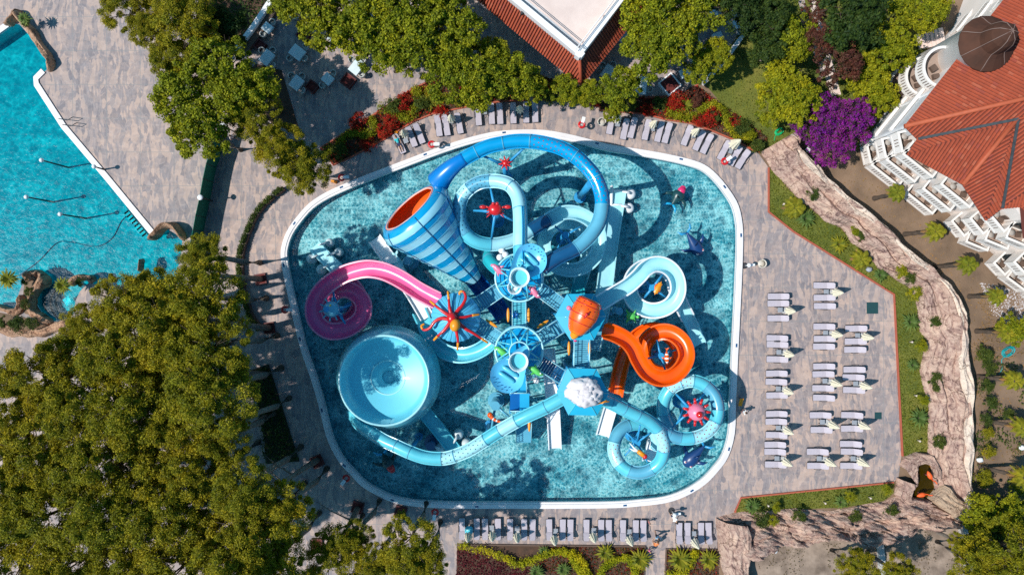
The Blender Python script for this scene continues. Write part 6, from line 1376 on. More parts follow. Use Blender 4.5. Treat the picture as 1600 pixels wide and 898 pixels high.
def quads(P, A, Bv, name, mat, kind='rhomb', parent=None, **kw):
    """P centres/roots (n,3), A long axis, Bv half width axis"""
    n = len(P)
    V = np.empty((n, 4, 3), np.float32); V[:, 0] = P; V[:, 1] = P + A * .5 + Bv; V[:, 2] = P + A; V[:, 3] = P + A * .5 - Bv
    if kw.pop('square', False): V[:, 0] = P - Bv - A * .5; V[:, 1] = P + Bv - A * .5; V[:, 2] = P + Bv + A * .5; V[:, 3] = P - Bv + A * .5
    V = V.reshape(-1, 3); off = np.zeros(3)
    if parent is None: off = np.array([V[:, 0].mean(), V[:, 1].mean(), 0.0]); V = V - off
    me = bpy.data.meshes.new(name); me.vertices.add(n * 4); me.vertices.foreach_set('co', V.ravel()); me.loops.add(n * 4); me.loops.foreach_set('vertex_index', np.arange(n * 4, dtype=np.int32))
    me.polygons.add(n); me.polygons.foreach_set('loop_start', np.arange(0, n * 4, 4, dtype=np.int32)); me.polygons.foreach_set('loop_total', np.full(n, 4, np.int32)); me.update(calc_edges=True); me.materials.append(mat)
    o = bpy.data.objects.new(name, me); COL.objects.link(o)
    if parent is not None: o.parent = parent
    else: o.location = off
    return meta(o, **kw)
def unit(a): return a / np.maximum(1e-6, np.linalg.norm(a, axis=1, keepdims=True))
def leafcloud(g, puffs, n, L, w, tang=1.0, shell=.78):
    """puffs: (m,4) x,y,z,r -> arrays of leaves"""
    m = len(puffs); C = np.repeat(puffs[:, :3], n, 0); r = np.repeat(puffs[:, 3], n)[:, None]
    d = unit(g.normal(size=(m * n, 3))); d[:, 2] = np.where(d[:, 2] < -.2, -d[:, 2], d[:, 2]); d = unit(d)
    P = C + d * r * (.42 + .88 * g.random((m * n, 1))) * np.array([1, 1, .75])
    N = unit(d * tang + g.normal(size=d.shape) * .6 + np.array([0, 0, .3])); A = unit(np.cross(N, g.normal(size=d.shape))); Bv = np.cross(N, A)
    s = (.65 + .7 * g.random((m * n, 1))); return P - A * L * s / 2, A * L * s, Bv * w * s
PROTO = {}
def proto(kind, var, R0, L, w, n, nl, hz, mat, lump, tang, branch=True, spread=1.0):
    g = np.random.default_rng(hash((len(kind), var)) % 9999 + var * 17 + len(kind)); T = thing(kind, 'x', 'tree', (0, 0, 0))
    # clustered lobes: boughs, each bough carrying puffs
    nb = 9; ang = np.linspace(0, 2 * np.pi, nb, endpoint=False) + g.normal(size=nb) * .25; rr = R0 * (.38 + .42 * g.random(nb)); boughs = np.stack([rr * np.cos(ang), rr * np.sin(ang), g.normal(size=nb) * .1 * R0 * hz], 1); boughs = np.vstack([boughs, [[0, 0, .25 * R0 * hz]], boughs[:3] * .45 + [[0, 0, .3 * R0 * hz]]])
    pu = []
    for i in range(n):
        b = boughs[i % len(boughs)]; o = g.normal(size=3) * [1, 1, .5 * hz]; o = o / max(1, np.linalg.norm(o)) * R0 * .36 * spread; p = b + o
        rad = R0 * lump * (.45 + 1.1 * g.random()); e = np.hypot(p[0], p[1]); 
        if e > R0 - rad * .5: p[:2] *= (R0 - rad * .5) / e
        p[2] += hz * R0 * .35 * (1 - (e / R0) ** 2) + g.normal() * .08 * R0; pu.append([*p, rad])
    pu = np.array(pu); P, A, Bv = leafcloud(g, pu, nl, L, w, tang); quads(P, A, Bv, 'crown', mat, parent=T)
    if branch:
        mb = MB(); zb = -1.3 * R0 * hz
        for b in boughs[:9]: mb.tube([(0, 0, zb), (b[0] * .4, b[1] * .4, zb * .4), tuple(b)], [.055 * R0 * .5, .04 * R0 * .5, .01 * R0], 6)
        for i in range(0, len(pu), 3): b = boughs[i % len(boughs)]; mb.tube([tuple(b * .7), tuple(pu[i][:3])], [.012 * R0, .005 * R0], 4)
        mb.build('limbs', BARK, T)
    PROTO[(kind, var)] = (T, R0, [False]); return T
for v in range(3): proto('pine_tree', v, 4.4, .27, .048, 112, 340, .75, L_PINE, .13, .45, spread=1.4)
for v in range(3): proto('broadleaf_tree', v, 3.4, .30, .085, 112, 112, .7, L_BROAD, .13, .6, spread=1.3)
for v in range(2): proto('yellow_green_tree', v, 2.6, .22, .075, 110, 100, .7, L_YEL, .13, .6, spread=1.2)
proto('plum_tree', 0, 2.6, .22, .065, 80, 90, .7, L_PLUM, .13, .8)
proto('bougainvillea_bush', 0, 3.4, .22, .075, 130, 90, .5, L_PURP, .11, .6, spread=1.7)
for v in range(2): proto('dark_green_tree', v, 3.2, .26, .085, 90, 140, .7, L_DARK, .14, .8)
for v in range(3): proto('green_shrub', v, 1.0, .14, .045, 26, 70, .8, L_SHRUB, .3, .6, branch=False)
for v in range(2): proto('yellow_shrub', v, 1.0, .12, .04, 26, 80, .7, L_YEL, .3, .6, branch=False)
proto('olive_shrub', 0, 1.0, .14, .035, 26, 80, .8, L_PINE, .3, .5, branch=False)
proto('red_shrub', 0, 1.0, .13, .05, 24, 70, .6, L_RED, .3, .7, branch=False)
_cnt = [0]
def tree(kind, x, y, z, rpx, label, group=None, var=None, cat='tree', lean=(0, 0), trunk=True, trunk_r=None):
    """x,y,rpx: crown centre and radius in survey pixels at crown height z"""
    _cnt[0] += 1
    nv = sum(1 for k in PROTO if k[0] == kind); v = (_cnt[0] % nv) if var is None else var
    T0, R0, used = PROTO[(kind, v)]; c = W(x, y, z); s = rpx / SC * (1 - z / HC) / R0
    if not used[0]: T = T0; used[0] = True
    else:
        T = T0.copy(); COL.objects.link(T)
        for ch in T0.children:
            if not ch.name.startswith('trunk'): d_ = ch.copy(); COL.objects.link(d_); d_.parent = T
    for ch in list(T.children):
        ch.location = (0, 0, z); ch.scale = (s, s, s); ch.rotation_euler = (0, 0, rnd.uniform(0, 6.28))
    T.location = (c.x, c.y, 0); T['label'] = label; T['category'] = cat
    if group: T['group'] = group
    elif 'group' in T: del T['group']
    if trunk and z > 2.2:
        mb = MB(); hz = R0 * s * .75; r = trunk_r or (.16 + .012 * z)
        b = Vector((c.x + lean[0], c.y + lean[1], 0)); t = Vector((c.x, c.y, z - hz * .5)); mb.tube([b, b.lerp(t, .35) + Vector((.12, -.1, 0)), b.lerp(t, .7) + Vector((-.08, .1, 0)), t], [r * .95, r * .85, r * .7, r * .5], 9); mb.build('trunk', GBARK, T)
    return T
PG = 'olive green pines in the lower left grove'
pines = [(334,402,13,40,'beside the swimming pool channel, showing bare twigs on its right'),(246,466,12.5,44,'overhanging the right end of the turquoise pool'),(190,472,12,40,'partly covering the whirlpool on its right'),(138,508,12,33,'directly below the round whirlpool'),(330,470,13,62,'level with the magenta slide, second from the pool'),(262,510,13,60,'in the upper middle of the grove'),(195,550,13,62,'upper left middle of the grove'),(118,560,12.5,50,'at the grey paving corner left'),(345,545,14,56,'bulging rightwards above the wedge bed'),(345,612,14,62,'left of the wedge bed, brightest edge'),(275,580,13,58,'centre top of the grove'),(60,590,12.5,48,'at the far left border below the paving'),(125,630,13,62,'left centre of the grove'),(205,640,13.5,60,'in the very middle of the grove'),(30,655,12.5,52,'on the left frame edge, upper'),(290,660,13.5,54,'centre right of the grove'),(358,690,13.5,44,'below the wedge bed level on the right edge'),(70,715,13,62,'left side, middle height'),(155,715,13.5,62,'lower middle left of the grove'),(240,725,13.5,60,'lower centre of the grove'),(10,760,13,56,'on the left frame edge, lower'),(320,750,14,56,'lower right centre of the grove'),(395,765,14,50,'lower right below the dark wedge bed'),(85,805,13,64,'lower left of the grove'),(165,805,13.5,62,'bottom, third from the left'),(250,810,14,60,'bottom centre of the grove'),(330,825,14,58,'bottom right of centre'),(405,835,14,56,'bottom, left of the shaded pit'),(455,800,13,46,'lower right outer edge of the grove'),(20,880,13,60,'bottom left frame corner'),(110,890,13.5,60,'bottom edge, second from the left corner'),(200,890,13.5,60,'bottom edge, left of centre'),(290,892,14,60,'bottom edge, centre'),(370,895,14,56,'bottom edge, right of centre'),(445,880,13,52,'bottom edge near the grove end')]
for x, y, z, r, l in pines: tree('pine_tree', x - (14 if x > 250 else 4), y, z + rnd.uniform(-1.6, 1.3), r * rnd.uniform(.98, 1.12), 'olive pine ' + l, PG)
for x, y, z, r, l in [(525,868,10,46,'olive pine at the bottom beside the dark planter'),(558,838,9.5,26,'small olive pine tuft with white bare twigs'),(590,880,10,36,'olive pine at the bottom between two gaps'),(640,852,11,46,'yellowish pine at the bottom left of the sunbeds'),(668,880,10,32,'small yellowish pine beside the bottom path'),(375,660,12,16,'small pine twig cluster at the wedge bed edge')]:
    tree('pine_tree', x, y, z, r, l, PG)
ups = [('pine_tree',200,12,7,38,'dark pine at the top left reaching over the pale paving'),('pine_tree',236,46,7,30,'sparse pine branch tuft over the upper left paving'),('pine_tree',292,30,8,50,'olive pine at the top, second from the left paving'),('pine_tree',285,92,7.5,42,'olive pine directly below the topmost pair'),('dark_green_tree',345,40,6,40,'dark tree between the pines and the terrace wall'),('broadleaf_tree',345,100,8,44,'green tree left of the terrace wall end'),('broadleaf_tree',295,150,8,46,'green tree edging the pale paving, upper left'),('broadleaf_tree',318,205,8,44,'green tree over the top of the green screen'),('broadleaf_tree',392,140,7.5,42,'green tree right of the round lamp, upper'),('pine_tree',400,182,7,38,'olive pine above the striped person'),('pine_tree',440,235,6.5,38,'olive pine between paving and flower bed, left part'),('pine_tree',475,262,5.5,38,'greyish sparse pine touching the pool rim'),('broadleaf_tree',350,150,8,36,'green tree between lamp and green trees'),
 ('broadleaf_tree',455,5,6,34,'light green tree at the terrace top left'),('broadleaf_tree',505,28,6,44,'light green tree over the first dining tables'),('broadleaf_tree',560,30,6.5,48,'light green tree at top, second over the terrace'),('broadleaf_tree',618,15,6.5,48,'light green tree at top, third over the terrace'),('broadleaf_tree',600,78,6,42,'light green tree over the sunlit table edge'),('broadleaf_tree',655,65,6.5,50,'light green tree in the middle of the upper grove'),('broadleaf_tree',682,15,6,44,'light green tree left of the red tiles, top'),('broadleaf_tree',718,62,6,42,'light green tree touching the left tile skirt'),('broadleaf_tree',700,118,5.5,40,'light green tree above the flower bed, left'),('broadleaf_tree',755,125,5.5,42,'light green tree directly above the loungers'),('broadleaf_tree',800,118,5,38,'light green tree under the tile corner, left'),('broadleaf_tree',762,88,4.5,30,'light green tree touching the lower tiles'),('broadleaf_tree',830,140,4.5,24,'small light green tree at the row of loungers'),('broadleaf_tree',885,143,4,24,'small light tree below the roof corner'),('broadleaf_tree',922,148,4,20,'smallest light tree right of the roof corner'),('broadleaf_tree',968,140,4.5,32,'light green tree left of the dappled table'),('broadleaf_tree',958,176,3.5,14,'tiny light tree over the first curved row loungers'),
 ('broadleaf_tree',1020,25,6.5,46,'light green tree right of the restaurant, top'),('broadleaf_tree',1018,82,6,42,'light green tree right of the restaurant, lower'),('broadleaf_tree',1060,55,6,36,'green tree over the right terrace, centre'),('broadleaf_tree',1090,15,6,42,'green tree at the top of the right terrace'),('dark_green_tree',1145,10,5.5,40,'dark tree at the top of the curved wall'),('broadleaf_tree',1092,105,4,24,'thin green tree beside the lower white planter'),('broadleaf_tree',1118,88,4,24,'thin green tree near the curved wall'),
 ('dark_green_tree',1195,30,4.5,38,'mid green bushy tree right of the curved wall'),('dark_green_tree',1205,75,4,36,'shadowy green tree above the lawn'),('broadleaf_tree',1240,60,4,34,'green tree left of the garden path, upper'),('yellow_green_tree',1222,132,4.5,36,'yellow green tree left of the garden path'),('yellow_green_tree',1245,160,4.5,36,'yellow green tree next to the purple bush'),('yellow_green_tree',1210,170,4,26,'yellow green tree edge over the lawn'),
 ('plum_tree',1287,60,5,24,'plum leaved tree beside the path, upper'),('plum_tree',1308,100,5,34,'plum leaved tree at the lower path end'),('plum_tree',1272,18,4,18,'thin plum leaved tree at the top of the path'),('dark_green_tree',1330,25,6,52,'large dark green tree right of the path'),('dark_green_tree',1370,70,4,30,'dark green tree over the trimmed hedge'),('yellow_green_tree',1392,75,4.5,38,'yellow tree left of the hotel steps'),('yellow_green_tree',1355,120,3.5,32,'yellow tree with red blooms above the purple bush'),('yellow_green_tree',1375,150,3,28,'yellow tree left of the round balconies'),('broadleaf_tree',1445,15,4,32,'green tree at the top beside the hotel'),('broadleaf_tree',1405,22,3.5,26,'round green tree with pale stem at the top'),
 ('bougainvillea_bush',1285,190,3.5,40,'large purple flowering bush, left half'),('bougainvillea_bush',1322,192,3.5,38,'large purple flowering bush, right half'),('bougainvillea_bush',1298,228,3,30,'purple flowering bush end hanging over the soil'),('bougainvillea_bush',1250,182,3,18,'purple flowering tip reaching into the yellow tree'),('bougainvillea_bush',1345,170,3,20,'small purple flowering tip near the hotel balconies'),
 ('pine_tree',1590,868,6,58,'yellowish pine in the bottom right corner'),('pine_tree',1530,885,6,44,'yellowish pine left of the bottom right corner'),('broadleaf_tree',1535,805,3,30,'green bush below the rock wall end'),('broadleaf_tree',1575,800,3,32,'green bush at the right frame edge'),('pine_tree',1500,850,5,18,'small pine tuft on the narrow grey wall'),('pine_tree',1340,892,5,30,'thin pine at the bottom dry ground'),('pine_tree',1400,895,5,28,'thin pine at the bottom beside the grey wall'),('broadleaf_tree',1590,512,2.5,26,'green palm like bush beside the hotel wall')]
for k, x, y, z, r, l in ups: tree(k, x, y, z, r * 1.08, l, cat='bush' if 'bush' in l else 'tree')
# leaning pine trunks visible left of the pool
for x0, y0, x1, y1, z, l in ((408,436,330,430,11,'leaning bare pine trunk rising from the uppermost tree pit'),(421,512,345,505,12,'leaning pine trunk from the pit level with the magenta spiral'),(416,585,345,580,12,'slanted pine trunk rising from the wedge bed'),(496,718,430,760,11,'slanted pine trunk from the lower left pit'),(559,794,540,830,8,'slanted pine trunk below the lower left corner'),(418,650,350,690,11,'slanted pine trunk from the middle of the wedge bed')):
    a, b = W(x0, y0), W(x1, y1, z); T = thing('leaning_pine', l, 'tree', a); mb = MB(); mb.tube([a, a.lerp(b, .4), a.lerp(b, .75), b], [.3, .24, .18, .1], 10); mb.build('trunk', M('grey_bark', (.22, .18, .15), (.12, .1, .08), 3, .95, .7, 8), T)
    rr3 = random.Random(int(x0)); 
    for k in range(7):
        p = a.lerp(b, .55 + .06 * k); e = p + Vector((rr3.uniform(-3, 1.5), rr3.uniform(-2.4, 2.8), rr3.uniform(.5, 1.8))); mb = MB(); m_ = p.lerp(e, .5) + Vector((0, 0, .3)); mb.tube([p, m_, e], [.09, .05, .015], 6)
        for q in range(3): s0 = p.lerp(e, .4 + .2 * q); mb.tube([s0, s0 + Vector((rr3.uniform(-1, 1), rr3.uniform(-1, 1), .3))], [.03, .008], 4)
        mb.build('limb', MATS['grey_bark'], T)
# hedge plants in the troughs
for i, (x, y, rz, Tt) in enumerate(TR):
    g = np.random.default_rng(i); c = W(x, y) ; pu = np.array([[math.cos(rz) * u, math.sin(rz) * u, .62, .24] for u in (-.36, -.12, .12, .36)]); P, A, Bv = leafcloud(g, pu, 110, .13, .04, .6)
    o = np.array([2 / SC * -1, 0, 0]); quads(P + o, A, Bv, 'hedge_plant', L_SHRUB, parent=Tt)
# shrubs, hedge bands
def band(pts, r, kind, mat, label, cat='hedge', z=.45, n=60, L=.12, w=.045):
    g = np.random.default_rng(int(pts[0][0])); path = smooth([W(x, y) for x, y in pts], 8, False); pu = []
    acc = 0
    for a, b in zip(path, path[1:]):
        d = (b - a).length; k = max(1, int(d / .28))
        for i in range(k): p = a.lerp(b, i / k); pu.append([p.x + g.normal() * r * .25, p.y + g.normal() * r * .25, z + g.normal() * .06, r * (.5 + .3 * g.random())])
    P, A, Bv = leafcloud(g, np.array(pu), n, L, w, .7); return quads(P, A, Bv, kind, mat, label=label, cat=cat)
band([(510,240),(530,228),(545,212),(562,208),(575,215),(585,200),(582,186)], .55, 'hedge', L_YEL, 'wavy yellow green hedge in the upper left flower bed')
band([(598,170),(618,180),(636,185),(650,172),(655,150),(648,140)], .55, 'hedge', L_YEL, 'yellow green hedge curl near the terrace corner')
band([(668,140),(690,152),(712,160),(735,158),(760,148),(790,142)], .6, 'hedge', L_YEL, 'yellow green hedge behind the leftmost lounger trio')
band([(1042,175),(1060,183),(1080,182),(1095,172),(1110,166),(1124,170),(1132,184),(1136,200),(1150,212),(1170,222)], .6, 'hedge', L_YEL, 'arched yellow green hedge above the curved lounger row')
band([(718,851),(760,858),(790,868),(805,876),(828,872),(850,864),(872,858),(890,862),(905,872),(915,888),(920,905)], .5, 'hedge', L_GOLD, 'bright yellow hedge ribbon below the bottom loungers')
band([(880,858),(895,868),(900,880),(908,895),(912,910)], .45, 'hedge', L_GOLD, 'short bright yellow hedge branch at the bottom')
band([(930,910),(938,890),(950,878),(962,870),(975,868),(985,876),(992,892),(995,910)], .5, 'hedge', L_GOLD, 'arched bright yellow hedge near the garden path')
band([(1042,893),(1060,890),(1075,880),(1082,866),(1083,858)], .5, 'hedge', L_GOLD, 'bright yellow hedge in the small palm bed')
band([(1345,75),(1360,62),(1376,50)], .5, 'hedge', L_DARK, 'small clipped dark hedge left of the yellow tree', z=.6)
rs = random.Random(5)
sh = [('green_shrub',530,236,14,'in the left tip of the upper flower bed'),('red_shrub',560,190,14,'upper left flower bed, shaded'),('red_shrub',575,225,12,'above the lower kerb, upper left bed'),('red_shrub',600,205,12,'beside the shaded lounger'),('red_shrub',632,160,14,'at the terrace corner of the bed'),('red_shrub',612,192,12,'middle of the upper left bed'),('green_shrub',616,165,14,'among red flowers, upper left'),('green_shrub',660,165,14,'behind the leftmost parasol'),('red_shrub',690,175,10,'right behind the leftmost trio'),('red_shrub',740,158,9,'behind the fourth lounger'),('red_shrub',930,158,9,'by the kerb step below the roof corner'),('red_shrub',1012,172,10,'over the middle of the curved row'),('red_shrub',1060,158,15,'large red patch above the arched hedge'),('red_shrub',1045,165,10,'small red patch left of the arched hedge'),('plum_tree',1085,152,16,'brownish bush at the lawn tip'),('red_shrub',1112,182,14,'inside the arched hedge'),('green_shrub',1118,184,9,'green centre inside the arched hedge'),('red_shrub',1092,188,10,'left foot of the arched hedge'),('green_shrub',1030,162,13,'above the fifth curved row lounger'),('green_shrub',985,168,14,'left of the curved row centre'),('green_shrub',1160,200,14,'right outer side of the arched hedge'),('red_shrub',1148,190,10,'red bush at the lawn edge'),('green_shrub',1183,226,13,'last shrub before the rock wall'),('yellow_shrub',1170,212,12,'yellow bush above the widest parasol'),('green_shrub',905,152,14,'below the roof corner'),('green_shrub',860,150,13,'right of the last upper row lounger')]
for k, x, y, r, l in sh:
    tree(k, x, y, .5, r, {'green_shrub':'green shrub ','red_shrub':'red flowering shrub ','yellow_shrub':'','plum_tree':''}[k] + l, cat='shrub', trunk=False)
for x, y, r, k, l in [(1270,302,11,'green_shrub','first planted clump on the rock wall from the top'),(1335,362,9,'yellow_shrub','yellow clump low on the rock wall near the lawn'),(1344,368,9,'green_shrub','second planted clump on the rock wall'),(1408,425,11,'yellow_shrub','yellow part of the third rock wall clump'),(1420,434,11,'green_shrub','third planted clump on the rock wall'),(1461,504,10,'green_shrub','square planted pocket on the rock wall'),(1460,592,11,'green_shrub','upper planted pocket, lower rock wall'),(1464,604,9,'green_shrub','lower twin of the planted rock pocket'),(1468,690,12,'green_shrub','last planted pocket above the pond'),(1190,810,13,'green_shrub','leftmost clump on the bottom rock terraces'),(1206,812,10,'yellow_shrub','yellow twin of the leftmost terrace clump'),(1250,805,13,'green_shrub','second clump on the bottom rock terraces'),(1336,806,10,'green_shrub','third clump on the bottom rock terraces'),(1393,797,12,'green_shrub','clump on the terraces left of the pond'),(1428,458,12,'yellow_shrub','yellow shrub at the lawn corner by the rock'),(1442,625,10,'yellow_shrub','yellow shrub at the lower lawn edge'),(1440,540,10,'yellow_shrub','yellow shrub where a trunk lies across the lawn'),(1212,792,9,'yellow_shrub','yellow shrub on the bottom lawn strip'),(1328,775,9,'yellow_shrub','round yellow shrub on the bottom lawn strip'),(1385,765,9,'yellow_shrub','yellow shrub at the right end of the bottom strip'),(1538,552,14,'green_shrub','dark shrub in the hotel garden, uppermost'),(1544,575,12,'green_shrub','second dark shrub in the hotel garden'),(1540,602,13,'green_shrub','shrub with pink blooms in the hotel garden'),(1546,630,12,'green_shrub','fourth shrub of the hotel garden row'),(1540,655,10,'green_shrub','fifth shrub of the hotel garden row'),(1542,675,11,'olive_shrub','sixth shrub of the hotel garden row'),(1544,705,12,'olive_shrub','olive shrub left of the white spotlight'),(1536,745,16,'olive_shrub','olive shrub below the white spotlight'),(1590,760,13,'yellow_shrub','yellow shrub at the lower right frame edge'),(1575,648,10,'green_shrub','loose shrub at the right frame edge'),(628,803,8,'yellow_shrub','young shrub in the rightmost tree pit'),(1580,790,18,'olive_shrub','olive scrub at the lower right'),(1555,830,20,'green_shrub','dark scrub right of the narrow wall'),(1540,850,18,'green_shrub','darker scrub beside the narrow wall'),(40,440,7,'green_shrub','green tuft in the crescent rocks, upper'),(45,455,8,'green_shrub','green tuft in the crescent rocks, middle'),(40,475,8,'green_shrub','green tuft in the crescent rocks, lower'),(28,506,14,'green_shrub','green planting below the crescent rocks'),(5,503,10,'green_shrub','green planting at the left frame edge'),(50,505,10,'green_shrub','green planting below the whirlpool'),(126,441,8,'green_shrub','tuft on the rock island'),(40,35,8,'green_shrub','yucca like tuft on the upper corner rocks')]:
    tree(k, x, y, .9, r, ('green shrub, ' if k != 'yellow_shrub' else '') + l, cat='shrub', trunk=False)
# agaves and yuccas
def rosette(x, y, z, r, label, mat=None, n=26, name='agave_plant', up=.45):
    g = random.Random(int(x * 3 + y)); c = W(x, y, z); T = thing(name, label, 'plant', c); mb = MB()
    for k in range(n):
        a = k * 2.39996; e = up * (.3 + 1.3 * k / n); rr = r * (1 - .35 * k / n) * g.uniform(.85, 1.1); d = Vector((math.cos(a), math.sin(a), 0)); s = Vector((-d.y, d.x, 0)); w = .075 * r + .02
        p0 = c + Vector((0, 0, .1)); p1 = c + d * rr * .5 + Vector((0, 0, rr * e)); p2 = c + d * rr + Vector((0, 0, rr * e * .9 - .05))
        mb.add([p0 - s * w * .5, p0 + s * w * .5, p1 + s * w, p2, p1 - s * w], [(0, 1, 2, 4), (4, 2, 3)])
    mb.build('leaf_rosette', mat or L_AGAVE, T, fix=False); mb = MB(); mb.tube([c, c + Vector((0, 0, .16))], .06, 6); mb.build('stem', BARK, T)
for x, y, r, l in [(1258,342,1.1,'green rosette plant on the right lawn, first from the top'),(1310,382,1.0,'green rosette plant on the lawn beside the yellow palm'),(1374,430,.9,'green rosette plant beside the grey rock speaker'),(1421,503,1.1,'large green agave at the lawn bend'),(1434,652,1.2,'large pale agave on the lower lawn'),(1425,570,.8,'yellowish rosette in the middle of the right lawn'),(1174,790,1.0,'small agave at the left tip of the bottom lawn'),(1313,783,.9,'rosette plant in the middle of the bottom lawn'),(672,160,1.1,'spiky plant in the upper left flower bed'),(1070,165,1.1,'spiky plant in the red patch, curved row'),(838,892,1.0,'white edged rosette in the maroon bed'),(880,888,.9,'rosette in the bottom bed, centre'),(1000,872,1.3,'dark spiky palm at the garden path'),(945,862,1.1,'dark spiky plant below the bottom loungers'),(1062,872,1.5,'large spiky palm in the small palm bed'),(1107,872,1.2,'second spiky palm beside the upright rocks'),(1420,25,1.6,'fan palm at the top beside the hotel'),(850,860,.7,'small rosette at the yellow ribbon'),(16,436,1.2,'palm tuft leaning over the turquoise pool, left'),(100,446,1.0,'palm tuft between whirlpool and rock island'),(40,30,.8,'yucca on the upper corner rocks')]:
    rosette(x, y, .25 if x > 150 else 1.6, r, l, L_FROND if 'palm' in l or 'spiky' in l else None, n=34 if 'palm' in l else 26)
# young palms in the hotel garden and on the lawn
def palm(x, y, h, lean, r, label, rt=.17, yellow=True):
    a = W(x, y); g = random.Random(int(x + y)); T = thing('palm_tree', label, 'palm', a); t = a + Vector((lean[0], lean[1], h)); mb = MB(); n = 9
    mb.tube([a.lerp(t, k / n) for k in range(n + 1)], [rt * (1.5 if k == 0 else (1.15 if k % 2 else .95)) for k in range(n + 1)], 10, sm=False); mb.build('trunk', BARK, T)
    mb = MB(); md = MB()
    for k in range(20):
        an = k * 2.39996; d = Vector((math.cos(an), math.sin(an), 0)); up = .9 - .055 * k + g.uniform(-.1, .1); L = r * g.uniform(.8, 1.1); s = Vector((-d.y, d.x, 0)); pts = []
        for i in range(7): f = i / 6; pts.append(t + d * L * f + Vector((0, 0, L * (up * f - 1.0 * f * f))))
        tgt = md if k > 16 else mb
        for i in range(6):
            w = .02; tgt.add([pts[i] - s * w, pts[i] + s * w, pts[i + 1] + s * w, pts[i + 1] - s * w], [(0, 1, 2, 3)])
            for q in range(3):
                p = pts[i].lerp(pts[i + 1], q / 3); ll = r * .32 * math.sin((i + q / 3 + .6) / 6.6 * 3.1)
                for sg in (-1, 1): e = p + s * sg * ll + d * ll * .6 - Vector((0, 0, .3 * ll)); tgt.add([p, p + d * .09, e], [(0, 1, 2)])
    mb.build('fronds', L_FROND, T, fix=False); md.build('dead_fronds', L_DRY, T, fix=False)
for x, y, h, ln, r, l in [(1366,310,3.2,(.3,.1),1.1,'young palm beside the uppermost hotel balconies'),(1413,366,3.4,(.6,.0),1.2,'young palm in front of the stepped hotel corner'),(1460,417,3.8,(.5,.1),1.2,'young palm between rock wall and middle balconies'),(1514,463,3.0,(.4,.0),1.1,'young palm near the white gravel'),(1525,517,3.0,(.6,.0),1.2,'palm with a rough trunk above the teal hose'),(1527,588,3.0,(.9,.0),1.3,'palm leaning right below the teal hose'),(1535,655,3.0,(1.0,-.2),1.2,'yellowing palm in the lower hotel garden'),(1530,728,3.2,(1.2,-.2),1.3,'yellow palm with a shadowed trunk near the spotlight'),(1232,330,1.2,(.1,.2),1.4,'low palm on the upper right lawn'),(1332,404,1.1,(.2,-.1),1.2,'low yellow palm on the lawn beside the rock wall')]:
    palm(x, y, h, (ln[0] * 1.6, ln[1]), r * .8, l)
# ground covers (uncountable)
def inpoly(P, poly):
    x, y = P[:, 0], P[:, 1]; c = np.zeros(len(P), bool); n = len(poly)
    for i in range(n):
        (x1, y1), (x2, y2) = poly[i], poly[(i + 1) % n]
        if y1 == y2: continue
        c ^= ((y1 > y) != (y2 > y)) & (x < (x2 - x1) * (y - y1) / (y2 - y1) + x1)
    return c
def cover(name, poly, dens, L, w, mat, label, cat, z=.05, hh=.12, seed=0, clump=0.0, tilt=.6, thr=None):
    g = np.random.default_rng(seed); poly = WP(poly); a = np.array(poly); lo, hi = a.min(0), a.max(0); n = int(dens * (hi - lo).prod()); P = lo + g.random((n, 2)) * (hi - lo); P = P[inpoly(P, poly)]
    if thr is not None:
        k = np.array([noise.noise(Vector((p[0] * .45, p[1] * .45, seed * 3.1))) for p in P]); P = P[k > thr]
    m = len(P); N = unit(g.normal(size=(m, 3)) * tilt + [0, 0, 1]); A = unit(np.cross(N, g.normal(size=(m, 3)))); Bv = np.cross(N, A); s = .6 + .8 * g.random((m, 1))
    P3 = np.column_stack([P, z + hh * g.random(m)]); return quads(P3, A * L * s, Bv * w * s, name, mat, label=label, cat=cat, kind='stuff')
cover('ground_cover', BED1, 75, .16, .055, L_REDG, 'low reddish green ground cover of the upper flower bed', 'ground cover', seed=1)
cover('red_flowers', BED1, 60, .15, .06, L_RED, 'red flowers spread through the upper flower bed', 'flowers', seed=2, z=.16, thr=.05)
cover('ground_cover', [(850,852),(1008,853),(1004,920),(880,920),(840,880)], 90, .14, .05, L_REDG, 'reddish green cover between the bottom hedges', 'ground cover', seed=3)
cover('maroon_cover', [(714,852),(800,872),(850,880),(850,920),(713,920)], 110, .14, .06, L_MAROON, 'dark maroon ground cover below the shaded loungers', 'ground cover', seed=4)
cover('ground_cover', BED3, 90, .14, .05, L_REDG, 'reddish green cover under the spiky palms', 'ground cover', seed=5)
cover('lawn_blades', LAWN_R, 110, .13, .03, L_GRASS, 'dense green lawn cover inside the terracotta kerb', 'grass', seed=6, tilt=1.0)
cover('lawn_blades', LAWN_B, 110, .13, .03, L_GRASS, 'green lawn cover of the bottom strip', 'grass', seed=7, tilt=1.0)
cover('lawn_blades', LAWN_T, 22, .13, .03, L_GRASS, 'thin green lawn cover in the upper garden', 'grass', seed=8, tilt=1.0)
cover('undergrowth', [(1170,-10),(1300,-10),(1300,140),(1240,100),(1190,110),(1150,90)], 40, .22, .08, L_SHRUB, 'dark undergrowth between curved wall and path', 'undergrowth', seed=9, hh=.7, thr=-.05)
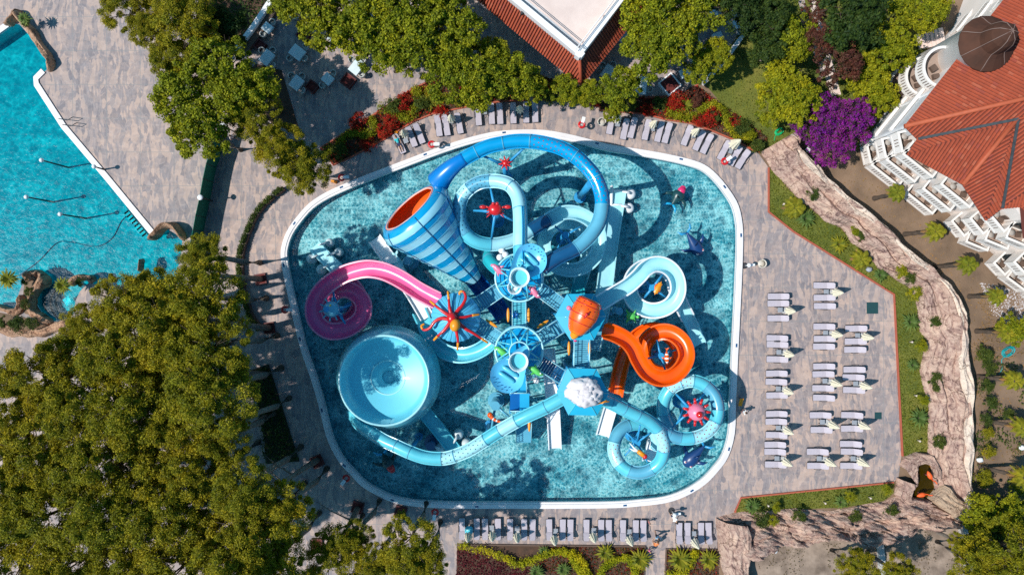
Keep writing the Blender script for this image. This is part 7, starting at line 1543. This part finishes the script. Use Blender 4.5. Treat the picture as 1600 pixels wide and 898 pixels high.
cover('undergrowth', [(1285,0),(1470,0),(1470,40),(1400,150),(1345,225),(1320,160)], 40, .22, .08, L_SHRUB, 'mixed undergrowth between path and hotel', 'undergrowth', seed=10, hh=.6, thr=-.1)
cover('undergrowth', [(392,580),(420,570),(468,718),(416,722),(405,640)], 60, .2, .07, L_DARK, 'shaded undergrowth of the wedge shaped bed', 'undergrowth', seed=11, hh=.35, z=.15)
cover('undergrowth', [(1505,790),(1640,760),(1640,920),(1510,920)], 50, .24, .08, L_SHRUB, 'scrub in the bottom right corner', 'undergrowth', seed=12, hh=.6, thr=-.15)
cover('undergrowth', [(300,-20),(440,-20),(421,4),(370,76),(340,60)], 40, .22, .08, L_DARK, 'dark undergrowth left of the terrace wall', 'undergrowth', seed=13, hh=.5)
cover('scrub_patches', [(1520,540),(1640,560),(1640,770),(1524,780),(1520,640)], 45, .18, .06, L_SHRUB, 'loose green scrub patches in the lower hotel garden', 'scrub', seed=31, hh=.45, thr=.12)
cover('dry_scrub', [(1490,440),(1560,470),(1640,560),(1640,770),(1520,780),(1516,600)], 40, .16, .03, L_DRY, 'dry brown scrub on the hotel garden soil', 'scrub', seed=32, hh=.2, thr=.14)
cover('gravel', [(1530,440),(1660,470),(1640,540),(1590,520),(1550,490)], 60, .12, .06, M('white_gravel', (.6, .55, .55), (.4, .36, .36), 5, .9), 'pale gravel patch at the hotel wall', 'gravel', seed=14, z=.0, hh=.03, tilt=.3)
cover('dry_weeds', [(1164,858),(1252,848),(1360,846),(1428,824),(1500,814),(1510,920),(1164,920)], 25, .14, .04, mk_leaf('dry_weed', [(.3,.22,.14),(.2,.14,.08),(.1,.09,.03)]), 'dry weeds on the ground below the rocks', 'weeds', seed=15, z=.02, hh=.08, thr=.0)
cover('leaf_litter', [(1260,240),(1340,262),(1440,340),(1530,440),(1600,520),(1640,760),(1520,760),(1512,640),(1503,490),(1400,385),(1260,262)], 5, .12, .05, L_DRY, 'scattered dry litter on the hotel garden soil', 'leaf litter', seed=16, z=.0, hh=.03, tilt=.3)
for k, (T0, R0, used) in PROTO.items():
    if not used[0]:
        for ch in list(T0.children): bpy.data.objects.remove(ch)
        bpy.data.objects.remove(T0)
